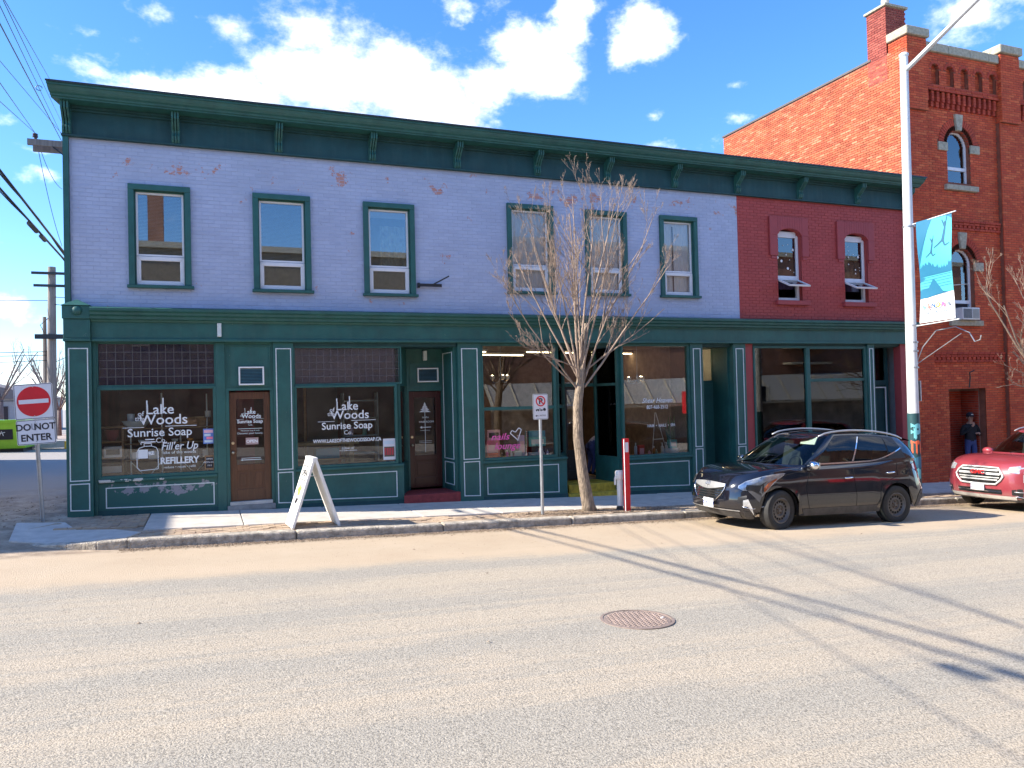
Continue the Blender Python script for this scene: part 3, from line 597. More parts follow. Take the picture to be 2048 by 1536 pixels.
# mid cornice and shop fascia
mc = MB(); prof = [(15.6, 3.23), (15.44, 3.23), (15.425, 3.26), (15.36, 3.275), (15.35, 3.32), (15.30, 3.345), (15.29, 3.385), (15.245, 3.41), (15.24, 3.455), (15.27, 3.47), (15.6, 3.515)]
n = len(prof); vs = [(-1.86, y, z) for y, z in prof]+[(BX1, y, z-.02) for y, z in prof]
mc.add(vs, [tuple(range(n)), tuple(range(2*n-1, n-1, -1))]+[(i, i+n, (i+1) % n+n, (i+1) % n) for i in range(n)]); mc.build('fascia_cornice', GREEN, B)
bx(-1.86, BX1, 15.47, 15.6, 2.93, 3.228).build('fascia_board', GREEN, B)
bx(-1.86, BX1, 15.43, 15.6, 2.875, 2.928).build('fascia_moulding', GREEN, B, bevel=.01)
cp = MB(); cp.box(BX0-.03, -1.862, 15.36, 15.75, 3.27, 3.50); cp.box(BX0-.015, -1.866, 15.39, 15.75, 2.93, 3.268); cp.box(BX0-.02, -1.862, 15.37, 15.75, 2.875, 2.928)
cp.add([(BX0-.05, 15.33, 3.502), (-1.845, 15.33, 3.502), (-1.845, 15.6, 3.502), (BX0-.05, 15.6, 3.502), (-2.07, 15.45, 3.62)], [(0, 1, 4), (1, 2, 4), (2, 3, 4), (3, 0, 4), (3, 2, 1, 0)])
cap = cp.build('pilaster_cap', GREEN, B, bevel=.008)
MB().ell((-2.07, 15.36, 3.41), .085, .06, .085, 16).build('ball_ornament', GREEN, cap, smooth=True)
bx(.225, .30, 15.42, 15.468, 2.97, 3.225).build('sign_bracket_plate', WHITEP, B, bevel=.01)
sb = MB(); sb.box(4.13, 4.62, 15.50, 15.53, 4.04, 4.10); sb.tube([(4.42, 15.52, 4.08), (4.72, 15.30, 4.24)], .016, 6); sb.box(4.12, 4.16, 15.53, 15.6, 4.02, 4.12); sb.build('sign_arm', BLACKM, B)
# ---- shopfront pieces
MOULD = WHITEP
def gb(x): return g(x)
def pilaster(x0, x1, y=15.5, mat=GREEN, top=2.874, panels=True, uz=(.42, 2.76), lz=.38, mg=.05):
    m = MB(); m.hexa([(x0, y, gb(x0)-.05), (x1, y, gb(x1)-.05), (x1, 15.75, gb(x1)-.05), (x0, 15.75, gb(x0)-.05), (x0, y, top), (x1, y, top), (x1, 15.75, top), (x0, 15.75, top)])
    p = m.build('pilaster', mat, B, bevel=.008)
    if panels:
        q = MB(); q.frame(x0+mg, x1-mg, uz[0], uz[1], .018, y-.012, y-.001)
        q.frameq([(x0+mg, gb(x0)+.10), (x1-mg, gb(x1)+.10), (x1-mg, lz), (x0+mg, lz)], .018, y-.012, y-.001); q.build('panel_moulding', MOULD, p)
    return p
pilaster(BX0, -1.86, 15.44); pilaster(1.22, 1.60, mg=.045); pilaster(4.93, 5.44, mg=.075); pilaster(10.70, 11.05, mg=.07); pilaster(11.93, 12.30, mg=.07); pilaster(16.22, 16.46, mg=.05)
pilaster(.19, .35, 15.53, panels=False); pilaster(-1.858, -1.80, 15.53, panels=False)
pilaster(12.302, 12.56, 15.56, REDP, panels=False); pilaster(17.40, BX1-.01, 15.52, REDP, panels=False)
# peeled paint on the red pier and the far-left bulkhead
def peelmat(name, base, under, cx, cz, ax_, az_, thr=.5, sc=5):
    m, nt, b, L = newmat(name); ge = N(nt, 'ShaderNodeNewGeometry'); sp = N(nt, 'ShaderNodeSeparateXYZ'); L(ge.outputs['Position'], sp.inputs[0])
    dx = MTH(nt, 'MULTIPLY', MTH(nt, 'SUBTRACT', sp.outputs[0], cx), 1/ax_); dz = MTH(nt, 'MULTIPLY', MTH(nt, 'SUBTRACT', sp.outputs[2], cz), 1/az_)
    fall = MTH(nt, 'ADD', MTH(nt, 'MULTIPLY', dx, dx), MTH(nt, 'MULTIPLY', dz, dz))
    no = N(nt, 'ShaderNodeTexNoise', i_Scale=sc, i_Detail=8.0, i_Roughness=.65); L(ge.outputs['Position'], no.inputs['Vector'])
    t = MTH(nt, 'SUBTRACT', no.outputs[0], MTH(nt, 'MULTIPLY', fall, .12))
    mr = N(nt, 'ShaderNodeMapRange'); L(t, mr.inputs[0]); mr.inputs[1].default_value = thr; mr.inputs[2].default_value = thr+.015
    mx = N(nt, 'ShaderNodeMix', data_type='RGBA'); L(mr.outputs[0], mx.inputs['Factor']); mx.inputs['A'].default_value = (*base, 1); mx.inputs['B'].default_value = (*under, 1)
    L(mx.outputs['Result'], b.inputs['Base Color']); b.inputs['Roughness'].default_value = .55; return m
GPEEL = peelmat('peeling_green_paint', (.02, .10, .09), (.24, .24, .28), -.75, .22, .95, .13, .46)
GPEEL2 = peelmat('chipped_green_paint', (.02, .10, .085), (.55, .53, .48), 3, -.25, 12, .5, .66, 9)
GPEEL3 = peelmat('sill_paint_flaking', (.022, .105, .088), (.55, .53, .48), -1.3, .40, .55, .08, .47)
def bulkhead(x0, x1, zt, mat=GREEN, q=None, y=15.56, lip=True, lm=None):
    m = MB(); m.hexa([(x0, y, gb(x0)+.0), (x1, y, gb(x1)+.0), (x1, 15.7, gb(x1)+.0), (x0, 15.7, gb(x0)+.0), (x0, y, zt), (x1, y, zt), (x1, 15.7, zt), (x0, 15.7, zt)])
    p = m.build('bulkhead', mat, B)
    k = MB(); k.hexa([(x0, y-.03, gb(x0)-.02), (x1, y-.03, gb(x1)-.02), (x1, y-.001, gb(x1)-.02), (x0, y-.001, gb(x0)-.02), (x0, y-.03, gb(x0)+.075), (x1, y-.03, gb(x1)+.075), (x1, y-.001, gb(x1)+.075), (x0, y-.001, gb(x0)+.075)]); k.build('kick_board', GREEN2, p)
    if q: w = MB(); w.frameq(q, .018, y-.012, y-.001); w.build('panel_moulding', MOULD, p)
    if lip: bx(x0+.001, x1-.001, y-.06, y+.06, zt+.001, zt+.055).build('sill', lm or mat, p, bevel=.012)
    return p
bulkhead(-1.80, .19, .36, GPEEL, [(-1.68, -.10), (.13, -.155), (.13, .26), (-1.68, .27)], lm=GPEEL3)
bulkhead(1.60, 3.74, .36, GREEN, [(1.69, -.20), (3.60, -.26), (3.60, .27), (1.69, .28)])
bulkhead(5.44, 7.42, .31, GREEN, [(5.54, -.35), (7.22, -.41), (7.22, .215), (5.54, .225)])
bulkhead(8.80, 10.70, .19, GREEN, [(8.98, -.42), (10.62, -.48), (10.62, .11), (8.98, .12)])
bulkhead(12.56, 16.22, .16, GREEN, [(12.7, -.58), (16.1, -.68), (16.1, .05), (12.7, .07)])
bx(1.60, 4.92, 15.55, 15.6, 2.80, 2.874).build('head_rail', GREEN2, B)
def leaded(x0, x1, z0, z1, cols, rows, seed):
    fr = MB(); fr.frame(x0, x1, z0, z1, .03, 15.56, 15.62); t = fr.build('transom_window', GREEN, B); rr = random.Random(seed)
    a, b, c, d = x0+.03, x1-.03, z0+.03, z1-.03; w, h = (b-a)/cols, (d-c)/rows; ld = MB()
    for i in range(1, cols): ld.box(a+i*w-.004, a+i*w+.004, 15.583, 15.597, c, d)
    for j in range(1, rows): ld.box(a, b, 15.584, 15.596, c+j*h-.004, c+j*h+.004)
    ld.build('leading', pm('lead_'+str(seed), (.12, .115, .13), .5, metal=.3), t)
    for i in range(cols):
        for j in range(rows):
            M = Matrix.Translation((a+(i+.5)*w, 15.59, c+(j+.5)*h)) @ Matrix.Rotation(rr.gauss(0, .0022), 4, 'Z') @ Matrix.Rotation(rr.gauss(0, .0022), 4, 'X')
            MB().obox(M, w-.008, .003, h-.008).build('pane', GLT, t)
    return t
leaded(-1.80, .19, 2.07, 2.873, 14, 5, 1); leaded(1.60, 3.74, 2.04, 2.80, 15, 5, 2)
bx(-1.79, .18, 15.66, 15.67, 2.05, 2.97).build('transom_backing', pm('transom_blackout', (.10, .08, .15), .9, var=.3, scale=1.5), B)
bx(1.61, 3.73, 15.66, 15.67, 2.02, 2.97).build('transom_backing', pm('transom_blind', (.42, .37, .36), .9, var=.25, scale=1.2), B)
def shopwin(x0, x1, z0, z1, fw=.06, fy=15.53, bars=()):
    fr = MB(); fr.frame(x0, x1, z0, z1, fw, fy, 15.64); w = fr.build('shop_window', GREEN, B, bevel=.008)
    for z in bars: bx(x0+fw, x1-fw, 15.55, 15.62, z-.035, z+.035).build('glazing_bar', GREEN, w)
    bx(x0+fw, x1-fw, 15.588, 15.594, z0+fw, z1-fw).build('pane', GLS, w); return w
W1 = shopwin(-1.80, .19, .36+.056, 2.069); W2 = shopwin(1.60, 3.63, .416, 2.039, .05)
# splayed return of the second window
def slab_between(p, q, z0, z1, th=.05):
    p, q = Vector(p), Vector(q); d = (q-p); n = Vector((-d.y, d.x)).normalized()*th/2
    a = [p-n, q-n, q+n, p+n]; m = MB(); m.hexa([(v.x, v.y, z0) for v in a]+[(v.x, v.y, z1) for v in a]); return m
def ret_glass(p, q, z0, z1, zb, bars=(), mould=True):
    """glazed return of a recessed entry, from the facade line p to the door line q"""
    pv_, qv = Vector(p), Vector(q); d = (qv-pv_).normalized()
    r_ = slab_between(p, q, zb, z0, .08).build('entry_return', GREEN, B)
    slab_between(p, q, z1, 2.874, .08).build('head', GREEN, r_)
    slab_between(pv_, pv_+d*.07, z0, z1, .08).build('stile', GREEN, r_); slab_between(qv-d*.07, qv, z0, z1, .08).build('stile', GREEN, r_)
    for z in bars: slab_between(pv_+d*.07, qv-d*.07, z-.03, z+.03, .06).build('glazing_bar', GREEN, r_)
    slab_between(pv_+d*.07, qv-d*.07, z0, z1, .006).build('pane', GLS, r_)
    return r_
rg = ret_glass((3.66, 15.60), (4.0, 16.36), .40, 2.0, gb(3.8)-.1)
# transom hood over the entry recess
def soffit(x0, x1, y1, z=2.80): bx(x0, x1, 15.6, y1, z, 2.95).build('entry_soffit', GREEN2, B)
soffit(3.74, 4.93, 16.6)
# door 1: oak door flush with the front
bx(.351, 1.219, 15.56, 15.6, 2.01, 2.874).build('overdoor_panel', GREEN, B)
w = MB(); w.frame(.40, 1.17, 2.04, 2.82, .02, 15.545, 15.559); w.build('overdoor_moulding', GREEN, B)
def vent(x0, x1, z0, z1, y):
    v = MB(); v.frame(x0, x1, z0, z1, .028, y-.05, y); o = v.build('vent_frame', WHITE, B, bevel=.004); m = MB(); n = int((z1-z0-.056)/.028)
    for i in range(n): z = z0+.034+i*.028; m.hexa([(x0+.028, y-.035, z), (x1-.028, y-.035, z), (x1-.028, y-.01, z+.018), (x0+.028, y-.01, z+.018), (x0+.028, y-.035, z+.003), (x1-.028, y-.035, z+.003), (x1-.028, y-.01, z+.021), (x0+.028, y-.01, z+.021)])
    m.build('louvres', pm('teal_louvre'+str(round(x0)), (.08, .19, .22), .4), o); bx(x0+.028, x1-.028, y-.006, y-.001, z0+.028, z1-.028).build('vent_back', DARK, o)
vent(.59, 1.05, 2.06, 2.41, 15.54)
def door(x0, x1, z0, z1, y, mat, gz0, kind, sw=.12, hand=True, gl=GLS):
    m = MB(); m.box(x0, x0+sw, y, y+.045, z0, z1); m.box(x1-sw, x1, y, y+.045, z0, z1); m.box(x0+sw, x1-sw, y, y+.045, z1-sw*1.1, z1); m.box(x0+sw, x1-sw, y, y+.045, gz0-.12, gz0); m.box(x0+sw, x1-sw, y, y+.045, z0, z0+.22)
    d = m.build('door', mat, B, bevel=.006)
    if kind == 2: xm = (x0+x1)/2; pa = [(x0+sw, xm-.04), (xm+.04, x1-sw)]; bx(xm-.04, xm+.04, y, y+.045, z0+.22, gz0-.12).build('mullion', mat, d)
    else: pa = [(x0+sw, x1-sw)]
    for a, b in pa:
        bx(a, b, y+.015, y+.035, z0+.22, gz0-.12).build('door_panel', mat, d)
        bx(a+.04, b-.04, y+.004, y+.016, z0+.27, gz0-.17).build('raised_field', mat, d, bevel=.006)
    bx(x0+sw, x1-sw, y+.02, y+.026, gz0, z1-sw*1.1).build('glass', gl, d)
    if hand:
        BR = MATS.get('brass') or pm('brass', (.6, .5, .35), .3, metal=.9)
        MB().ell((x0+.055, y-.05, z0+.92), .03, .03, .03, 12).build('door_knob', BR, d, smooth=True); MB().lathe([(.028, 0), (.028, .012), (.001, .014)], (x0+.055, y-.012, z0+1.1), 12, Matrix.Rotation(rad(90), 3, 'X')).build('lock', BR, d)
    return d
D1 = door(.415, 1.155, -.13, 1.93, 15.60, WOODD, .56, 2)
m = MB(); m.box(.352, .413, 15.54, 15.65, gb(.4), 1.96); m.box(1.157, 1.218, 15.54, 15.65, gb(1.2), 1.96); m.box(.352, 1.218, 15.54, 15.65, 1.961, 2.009); m.build('door_frame', GREEN, B)
bx(.353, 1.217, 15.48, 15.66, gb(.3)-.02, -.20).build('threshold', pm('grey_threshold', (.25, .24, .23), .8, var=.3), B, bevel=.01)
bx(.40, 1.17, 15.50, 15.66, -.199, -.135).build('threshold', CONC, B, bevel=.008)
# door 2: dark red, set back
D2 = door(4.08, 4.80, -.20, 1.88, 16.40, WOODR, .50, 1)
m = MB(); m.box(4.0, 4.078, 16.36, 16.46, -.25, 2.0); m.box(4.802, 4.93, 16.36, 16.46, -.25, 2.0); m.box(4.0, 4.93, 16.36, 16.46, 2.001, 2.80); m.box(4.078, 4.802, 16.36, 16.46, 1.89, 2.0); m.build('door_frame', GREEN, B)
w = MB(); w.frame(4.10, 4.86, 2.03, 2.52, .02, 16.345, 16.359); w.build('overdoor_moulding', GREEN, B)
vent(4.27, 4.74, 2.08, 2.39, 16.36)
bx(4.40, 4.48, 16.27, 16.36, 2.55, 2.76).build('porch_light', WHITEP, B, bevel=.01); 
def sidepanel(xa, ya, xb, yb, zs, name='entry_side_panel'):
    r_ = slab_between((xa, ya), (xb, yb), gb(xa)-.05, 2.874, .06).build(name, GREEN, B); p, q = Vector((xa, ya)), Vector((xb, yb)); d = (q-p); ln = d.length; d.normalize(); nn_ = Vector((-d.y, d.x)) if -d.y < 0 else Vector((d.y, -d.x))
    M = Matrix(((d.x, nn_.x, 0, p.x), (d.y, nn_.y, 0, p.y), (0, 0, 1, 0), (0, 0, 0, 1))); m = MB()
    m.frame(.07, ln-.06, .42, 2.70, .016, .031, .042); m.frame(.07, ln-.06, zs, .36, .016, .031, .042); m.v = [tuple(M @ Vector(v)) for v in m.v]; m.build('panel_moulding', MOULD, r_)
sidepanel(4.93-.035, 15.62, 4.87, 16.36, -.12)
st = MB(); st.hexa([(3.72, 15.50, gb(3.8)-.05), (4.925, 15.50, gb(4.9)-.05), (4.925, 16.36, -.5), (3.95, 16.36, -.5), (3.72, 15.50, -.24), (4.925, 15.50, -.24), (4.925, 16.36, -.235), (3.95, 16.36, -.235)]); st.build('entry_step', REDSTEP, B, bevel=.012)
# salon window A, splayed entry, window B
W3 = shopwin(5.44, 7.20, .366, 2.874, .06, bars=(1.47,)); W4 = shopwin(8.84, 10.70, .246, 2.874, .06)
ret_glass((7.24, 15.60), (7.86, 16.58), .40, 2.80, gb(7.5)-.1, (1.47,)); ret_glass((8.80, 15.60), (8.70, 16.58), .28, 2.80, gb(8.7)-.1, (1.95,))
soffit(7.26, 8.80, 16.8)
DBLK = pm('dark_door', (.018, .02, .022), .35)
bx(7.87, 8.69, 16.58, 16.66, 1.92, 2.0).build('door_head', GREEN, B); tw = bx(7.9, 8.66, 16.61, 16.616, 2.0, 2.78).build('entry_transom', GLS, B)
D3 = door(7.90, 8.28, -.28, 1.91, 16.60, DBLK, .42, 1, sw=.06, hand=False); 
sd = slab_between((8.30, 16.62), (8.66, 17.2), -.28, 1.91, .04).build('door', DBLK, B, label='dark salon door standing open inwards')
ys_ = MB(); ys_.box(7.55, 8.74, 15.75, 16.6, -.8, -.30); ys_.build('entry_step', YEL, B, bevel=.012)
y2 = MB(); y2.box(7.44, 8.86, 15.50, 15.78, -.8, -.475); y2.build('entry_step', YEL, B, bevel=.012, label='lower yellow step')
# recess 3: green door beneath a transom light
soffit(11.05, 11.93, 16.6)
m = MB(); m.box(11.02, 12.0, 16.30, 16.36, -.75, 1.93); m.box(11.02, 12.0, 16.28, 16.36, 1.931, 2.0); m.box(11.9, 12.0, 16.28, 16.36, 2.001, 2.8); m.box(11.02, 11.08, 16.28, 16.36, 2.001, 2.8); m.build('side_door', GREEN, B)
bx(11.08, 11.9, 16.32, 16.326, 2.0, 2.8).build('pane', GLS, B)
bx(11.05, 11.09, 15.7, 16.3, gb(11), 2.8).build('entry_side_panel', GREEN, B); bx(11.90, 11.94, 15.7, 16.3, gb(11.9), 2.8).build('entry_side_panel', GREEN, B)
# red bay shop windows
W5 = shopwin(12.56, 14.25, .216, 2.82, .05); W6 = shopwin(14.25, 16.22, .216, 2.82, .07, bars=(1.95,))
bx(12.56, 17.4, 15.56, 15.7, 2.821, 2.874).build('head_rail', GREEN2, B)
# door 4
soffit(16.46, 17.4, 16.4)
m = MB(); m.box(16.46, 16.52, 15.95, 16.05, -.9, 2.8); m.box(17.30, 17.40, 15.95, 16.05, -.9, 2.8); m.box(16.52, 17.3, 15.95, 16.05, 1.80, 1.92); m.build('door_frame', GREEN2, B)
bx(16.52, 17.30, 16.0, 16.04, -.85, 1.80).build('side_door', GREEN2, B); bx(16.52, 17.30, 15.99, 15.996, 1.92, 2.8).build('pane', GLS, B); w = MB(); w.box(17.26, 17.295, 15.93, 15.949, -.6, 1.74); w.box(16.54, 17.26, 15.93, 15.949, 1.71, 1.74); w.build('weather_strip', WHITEP, B)
# shop interiors (rooms behind the glass)
MAROON = pm('maroon_wall', (.17, .04, .04), .8, var=.3, scale=1.5); TAN = pm('salon_wall', (.20, .14, .11), .9, var=.3); LILAC = pm('pale_wall', (.60, .56, .52), .9, var=.1)
CEIL = pm('brown_ceiling_tile', (.26, .18, .12), .9, var=.2)
def room(x0, x1, y0, y1, zf, zc, wall, fl_, ce):
    r_ = MB(); r_.box(x0, x1, y1, y1+.08, zf, zc); r_.box(x0, x0+.06, y0, y1, zf, zc); r_.box(x1-.06, x1, y0, y1, zf, zc); r_.build('room_wall', wall, B)
    bx(x0, x1, y0, y1, zf-.1, zf).build('room_floor', fl_, B); bx(x0, x1, y0, y1, zc, zc+.05).build('room_ceiling', ce, B)
FLW = pm('worn_wood_floor', (.34, .22, .13), .6, var=.3)
room(-2.0, 4.9, 16.9, 21, -.12, 2.92, MAROON, FLW, DARK); room(5.0, 11.0, 16.75, 22, -.28, 2.92, TAN, FLW, CEIL); room(12.35, 16.4, 15.78, 19.5, -.4, 2.92, LILAC, FLW, CEIL)
lf = MB(); lf.box(-1.98, 3.6, 15.7, 16.9, -.2, .40); lf.box(5.3, 7.3, 15.7, 16.75, -.3, .36); lf.box(8.9, 10.9, 15.7, 16.75, -.3, .23); lf.build('display_ledge', FLW, B)
pp = MB(); pp.box(-2.0, -1.94, 15.75, 16.9, .4, 2.92); pp.box(5.0, 5.06, 15.75, 16.75, -.3, 2.92); pp.box(10.94, 11.0, 15.75, 16.75, -.3, 2.92); pp.box(-2, 3.75, 15.77, 16.9, 2.92, 2.97); pp.box(5.0, 7.3, 15.77, 16.75, 2.92, 2.97); pp.box(8.8, 11, 15.77, 16.75, 2.92, 2.97); pp.build('window_bay_lining', DARK, B)
# window and door lettering
def logo(par, cx, zt, k, y=15.580, ren=True):
    """hand-lettered shop name, k = cap height scale"""
    T = lambda s, dx, dz, sz, **kw: text(s, LETTER, par, FY(cx+dx*k, y, zt+dz*k), sz*k, **kw)
    T('Lake', 0, -.23, .30, sx=1.0, bold=.002); T('of', -.37, -.27, .15); T('the', -.39, -.37, .14); T('Woods', .07, -.45, .30, sx=1.05, bold=.002)
    T('Sunrise Soap', .0, -.70, .245, sx=1.0, bold=.002); T('Co.', .02, -.84, .15)
    for a_, b_, c_2, d_ in ((-.72, -.31, -.512, -.502), (.1, .72, -.502, -.49), (-.262, -.236, -.22, .06), (.052, .077, -.22, .11)): bx(cx+a_*k, cx+b_*k, y-.001, y, zt+c_2*k, zt+d_*k).build('letter_stroke', LETTER, par)
logo(W1, -.78, 1.76, .86)
text("Fill'er Up", LETTER, W1, FY(-.46, 15.58, .90), .20, shear=.25, bold=.002, sx=.85); text('lake of the woods', LETTER, W1, FY(-.46, 15.58, .825), .075, sx=1.05); text('REFILLERY', LETTER, W1, FY(-.46, 15.58, .645), .165, bold=.006, sx=.88)
text('reduce • reuse • refill', LETTER, W1, FY(-.46, 15.58, .56), .06, sx=1.05)
m = MB(); y = 15.579
def line(pts, w=.012):
    for (a, b), (c, d) in zip(pts, pts[1:]):
        n = Vector((b-d, c-a)).normalized()*w/2; m.prism([(a+n.x, b+n.y), (c+n.x, d+n.y), (c-n.x, d-n.y), (a-n.x, b-n.y)], y-.001, y)
for P_, w_ in (([(-1.17, .60), (-1.17, .88), (-1.13, .95), (-1.04, .98), (-.93, .98), (-.85, .95), (-.82, .88), (-.82, .56), (-1.12, .54), (-1.17, .60)], .012), ([(-1.05, .98), (-1.05, 1.03), (-.93, 1.03), (-.93, .98)], .012), ([(-1.10, 1.055), (-.86, 1.055)], .02), ([(-1.03, 1.1), (-.88, 1.1)], .02), ([(-1.10, 1.055), (-1.10, 1.01)], .012)):
    m = MB(); line(P_, w_); m.build('bottle_outline', LETTER, W1)
bx(-1.15, -.99, y-.001, y, .76, .92).build('bottle_label', LETTER, W1)
text('RE', LETTER, W1, FY(-.93, 15.58, .82, -.15), .09, bold=.004)
logo(W2, 2.62, 1.72, .80); text('WWW.LAKEOFTHEWOODSSOAP.CA', LETTER, W2, FY(2.62, 15.58, .90), .098, bold=.0025, sx=.82); text('follow us!', LETTER, W2, FY(2.62, 15.58, .755), .07, shear=.2, sx=.9); bx(2.45, 2.8, 15.579, 15.58, .725, .733).build('lettering', LETTER, W2)
logo(D1, .785, 1.60, .37, 15.612); text('Discover your luxury.', LETTER, D1, FY(.785, 15.614, 1.13), .05, sx=1.05); text('Handmade soap & body', LETTER, D1, FY(.785, 15.614, 1.185), .035)
for a_, b_, z_ in ((.57, 1.0, 1.23), (.62, .97, .67)): bx(a_, b_, 15.612, 15.613, z_, z_+.008).build('rule_line', LETTER, D1)
m = MB(); m.prism([(.60, .64), (.64, .655), (.64, .646), (.98, .646), (.98, .634), (.64, .634), (.64, .625)], 15.612, 15.613); m.build('lettering', LETTER, D1)
tag(bx(.70, .93, 15.605, 15.61, .93, 1.06).build('open_sign', pm('pink_card', (.45, .30, .28), .7), None), 'small pinkish OPEN card behind the glass of the oak shop door', 'sign')
text('OPEN', LETTER, bpy.data.objects['open_sign'], FY(.815, 15.604, .965), .08, bold=.003)
T4 = lambda s, x, z, sz, **k: text(s, LETTER, D2, FY(x, 16.415, z), sz, **k)
m = MB(); 
for i, (w_, z_) in enumerate(((.06, 1.60), (.13, 1.55), (.20, 1.50), (.27, 1.45))): MB().prism([(4.44-w_/2, z_-.02), (4.44+w_/2, z_-.02), (4.44, z_+.05)], 16.414, 16.415).build('pine_decal', LETTER, D2)
bx(4.435, 4.445, 16.414, 16.415, .56, 1.48).build('trunk_decal', LETTER, D2); m = MB(); m.prism([(4.32, 1.10), (4.37, 1.13), (4.37, 1.108), (4.57, 1.108), (4.57, 1.092), (4.37, 1.092), (4.37, 1.07)], 16.413, 16.414); m.build('arrow_decal', LETTER, D2)
for a_, b_, z_ in ((4.33, 4.55, 1.03), (4.30, 4.58, .80), (4.30, 4.58, .765)): bx(a_, b_, 16.412, 16.4135, z_, z_+.006).build('rule_line', LETTER, D2)
T4('to the', 4.45, 1.30, .06); T4('HAIR ROOM', 4.47, 1.20, .06)
text('401', pm('dark_red_numeral', (.12, .03, .025), .3), D2, FY(4.44, 16.41, .14), .17, bold=.003)
text('Shear Heaven', LETTER, W4, FY(9.80, 15.58, 1.50), .155, shear=.35, bold=.002, sx=.95); text('807-468-3512', LETTER, W4, FY(9.80, 15.58, 1.355), .125, bold=.001, sx=.82); text('HAIR  •  NAILS  •  SPA', LETTER, W4, FY(9.9, 15.58, .93), .10, sx=.8)
PINK = pm('hot_pink_paint', (.85, .12, .42), .5); text('nails', PINK, W3, FY(5.86, 15.58, .80), .20, shear=.3, sx=1.2, bold=.002); text('lounge', PINK, W3, FY(6.02, 15.58, .60), .20, shear=.3, sx=1.1, bold=.002)
m = MB(); y = 15.579; line([(6.27, .78), (6.10, .93), (6.14, .99), (6.22, .95), (6.30, 1.04), (6.36, 1.0), (6.30, .86), (6.27, .76)], .018); m.build('lettering', LETTER, W3)
text('OPEN 9-5', LETTER, D3, FY(8.09, 16.61, 1.46), .06)
# ------------------------------------------------------------------ three-storey brick building at the right
K = thing('brick_building', 'tall orange brick building with stone caps, chimney and round arched windows at the right edge', 'building', (20, 15.6, -1))
KX0, KX1, KT = 17.86, 27.0, 11.05
wins = [(19.95, 7.42, 8.5, .45), (19.95, 3.60, 5.15, .45), (24.6, 7.42, 8.5, .45), (24.6, 3.60, 5.15, .45)]
def arch(cx, z0, zs, hw, gr=0):
    def h(z):
        if z < z0 or z > zs+hw+gr: return []
        w = hw+gr if gr and z > zs else hw
        if z > zs: w = math.sqrt(max(0, (hw+gr)**2-(z-zs)**2))
        return [(cx-w, cx+w)] if w > .03 else []
    return h
door_h = lambda z: [(19.25, 20.70)] if z < 1.62 else []
core = MB()
# wall plane with arched openings, cut course by course
def arched_wall(mb, x0, x1, z0, z1, y0, y1, hs, dz=.07):
    z = z0
    while z < z1-1e-6:
        zt = min(z1, z+dz); iv = [(x0, x1)]
        for h in hs:
            for p, q in h((z+zt)/2):
                iv = [s_ for a, b in iv for s_ in ((a, min(b, p)), (max(a, q), b)) if s_[1]-s_[0] > 1e-4] 
        for a, b in iv: mb.box(a, b, y0, y1, z, zt)
        z = zt
hs = [arch(*w) for w in wins]+[door_h]
arched_wall(core, KX0+.02, KX1, -1.3, 9.5, 15.6, 15.8, hs)
core.build('front_wall', pm('red_mortar', (.22, .07, .04), .9, var=.25, scale=5, bump=.4), K)
bx(KX0+.02, KX0+.3, 15.8, 23.4, -1.2, KT).build('side_wall', BRKM, K); bx(KX1-.3, KX1, 15.8, 23.4, -1.2, KT).build('side_wall', BRKM, K); bx(KX0+.3, KX1-.3, 23.2, 23.4, -1.2, KT).build('rear_wall', BRKM, K)
bx(KX0+.3, KX1-.3, 15.8, 23.2, 10.5, 10.6).build('roof', DARK, K)
bx(KX0-.02, KX0+.34, 16.6, 23.45, KT, KT+.06).build('parapet_flashing', pm('dark_flashing', (.10, .09, .085), .6), K)
NS = [19.02+i*.57 for i in range(5)]          # arcade of little niches under the coping
nich = [arch(x, 10.12, 10.55, .15) for x in NS]
up = MB(); arched_wall(up, 18.62, 21.50, 9.98, 11.0, 15.50, 15.62, nich); arched_wall(up, 22.32, 26.1, 9.98, 11.0, 15.50, 15.62, [arch(22.72+i*.57, 10.12, 10.55, .15) for i in range(6)]); up.box(18.62, 21.5, 15.62, 15.8, 9.5, 11.0); up.box(22.32, 26.1, 15.62, 15.8, 9.5, 11.0); up.build('parapet_wall', MATS['red_mortar'], K)
for xa, xb in ((KX0+.005, 18.60), (21.52, 22.30), (26.12, KX1)):
    bx(xa+.012, xb-.012, 15.48, 15.7, -1.3, 9.3).build('pier_core', MATS['red_mortar'], K); bx(xa+.012, xb-.012, 15.40, 15.8, 9.3, 11.30).build('pier_core', MATS['red_mortar'], K)
RK = random.Random(21); gs = []; dk = []
kw = dict(L=.205, H=.058, j=.010)
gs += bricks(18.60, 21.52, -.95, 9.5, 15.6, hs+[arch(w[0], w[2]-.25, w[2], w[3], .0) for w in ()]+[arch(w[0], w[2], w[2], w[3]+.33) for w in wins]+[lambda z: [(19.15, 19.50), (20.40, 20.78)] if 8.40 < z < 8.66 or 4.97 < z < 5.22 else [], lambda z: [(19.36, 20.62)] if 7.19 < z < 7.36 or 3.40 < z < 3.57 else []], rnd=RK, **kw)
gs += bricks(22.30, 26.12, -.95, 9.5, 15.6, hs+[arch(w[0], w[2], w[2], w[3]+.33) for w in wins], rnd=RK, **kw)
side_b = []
for xa, xb in ((KX0+.005, 18.60), (21.52, 22.30)): gs += bricks(xa, xb, -.95, 9.30, 15.48, (), rnd=RK, **kw); dk += bricks(xa, xb, 9.31, 11.28, 15.40, (), rnd=RK, **kw)
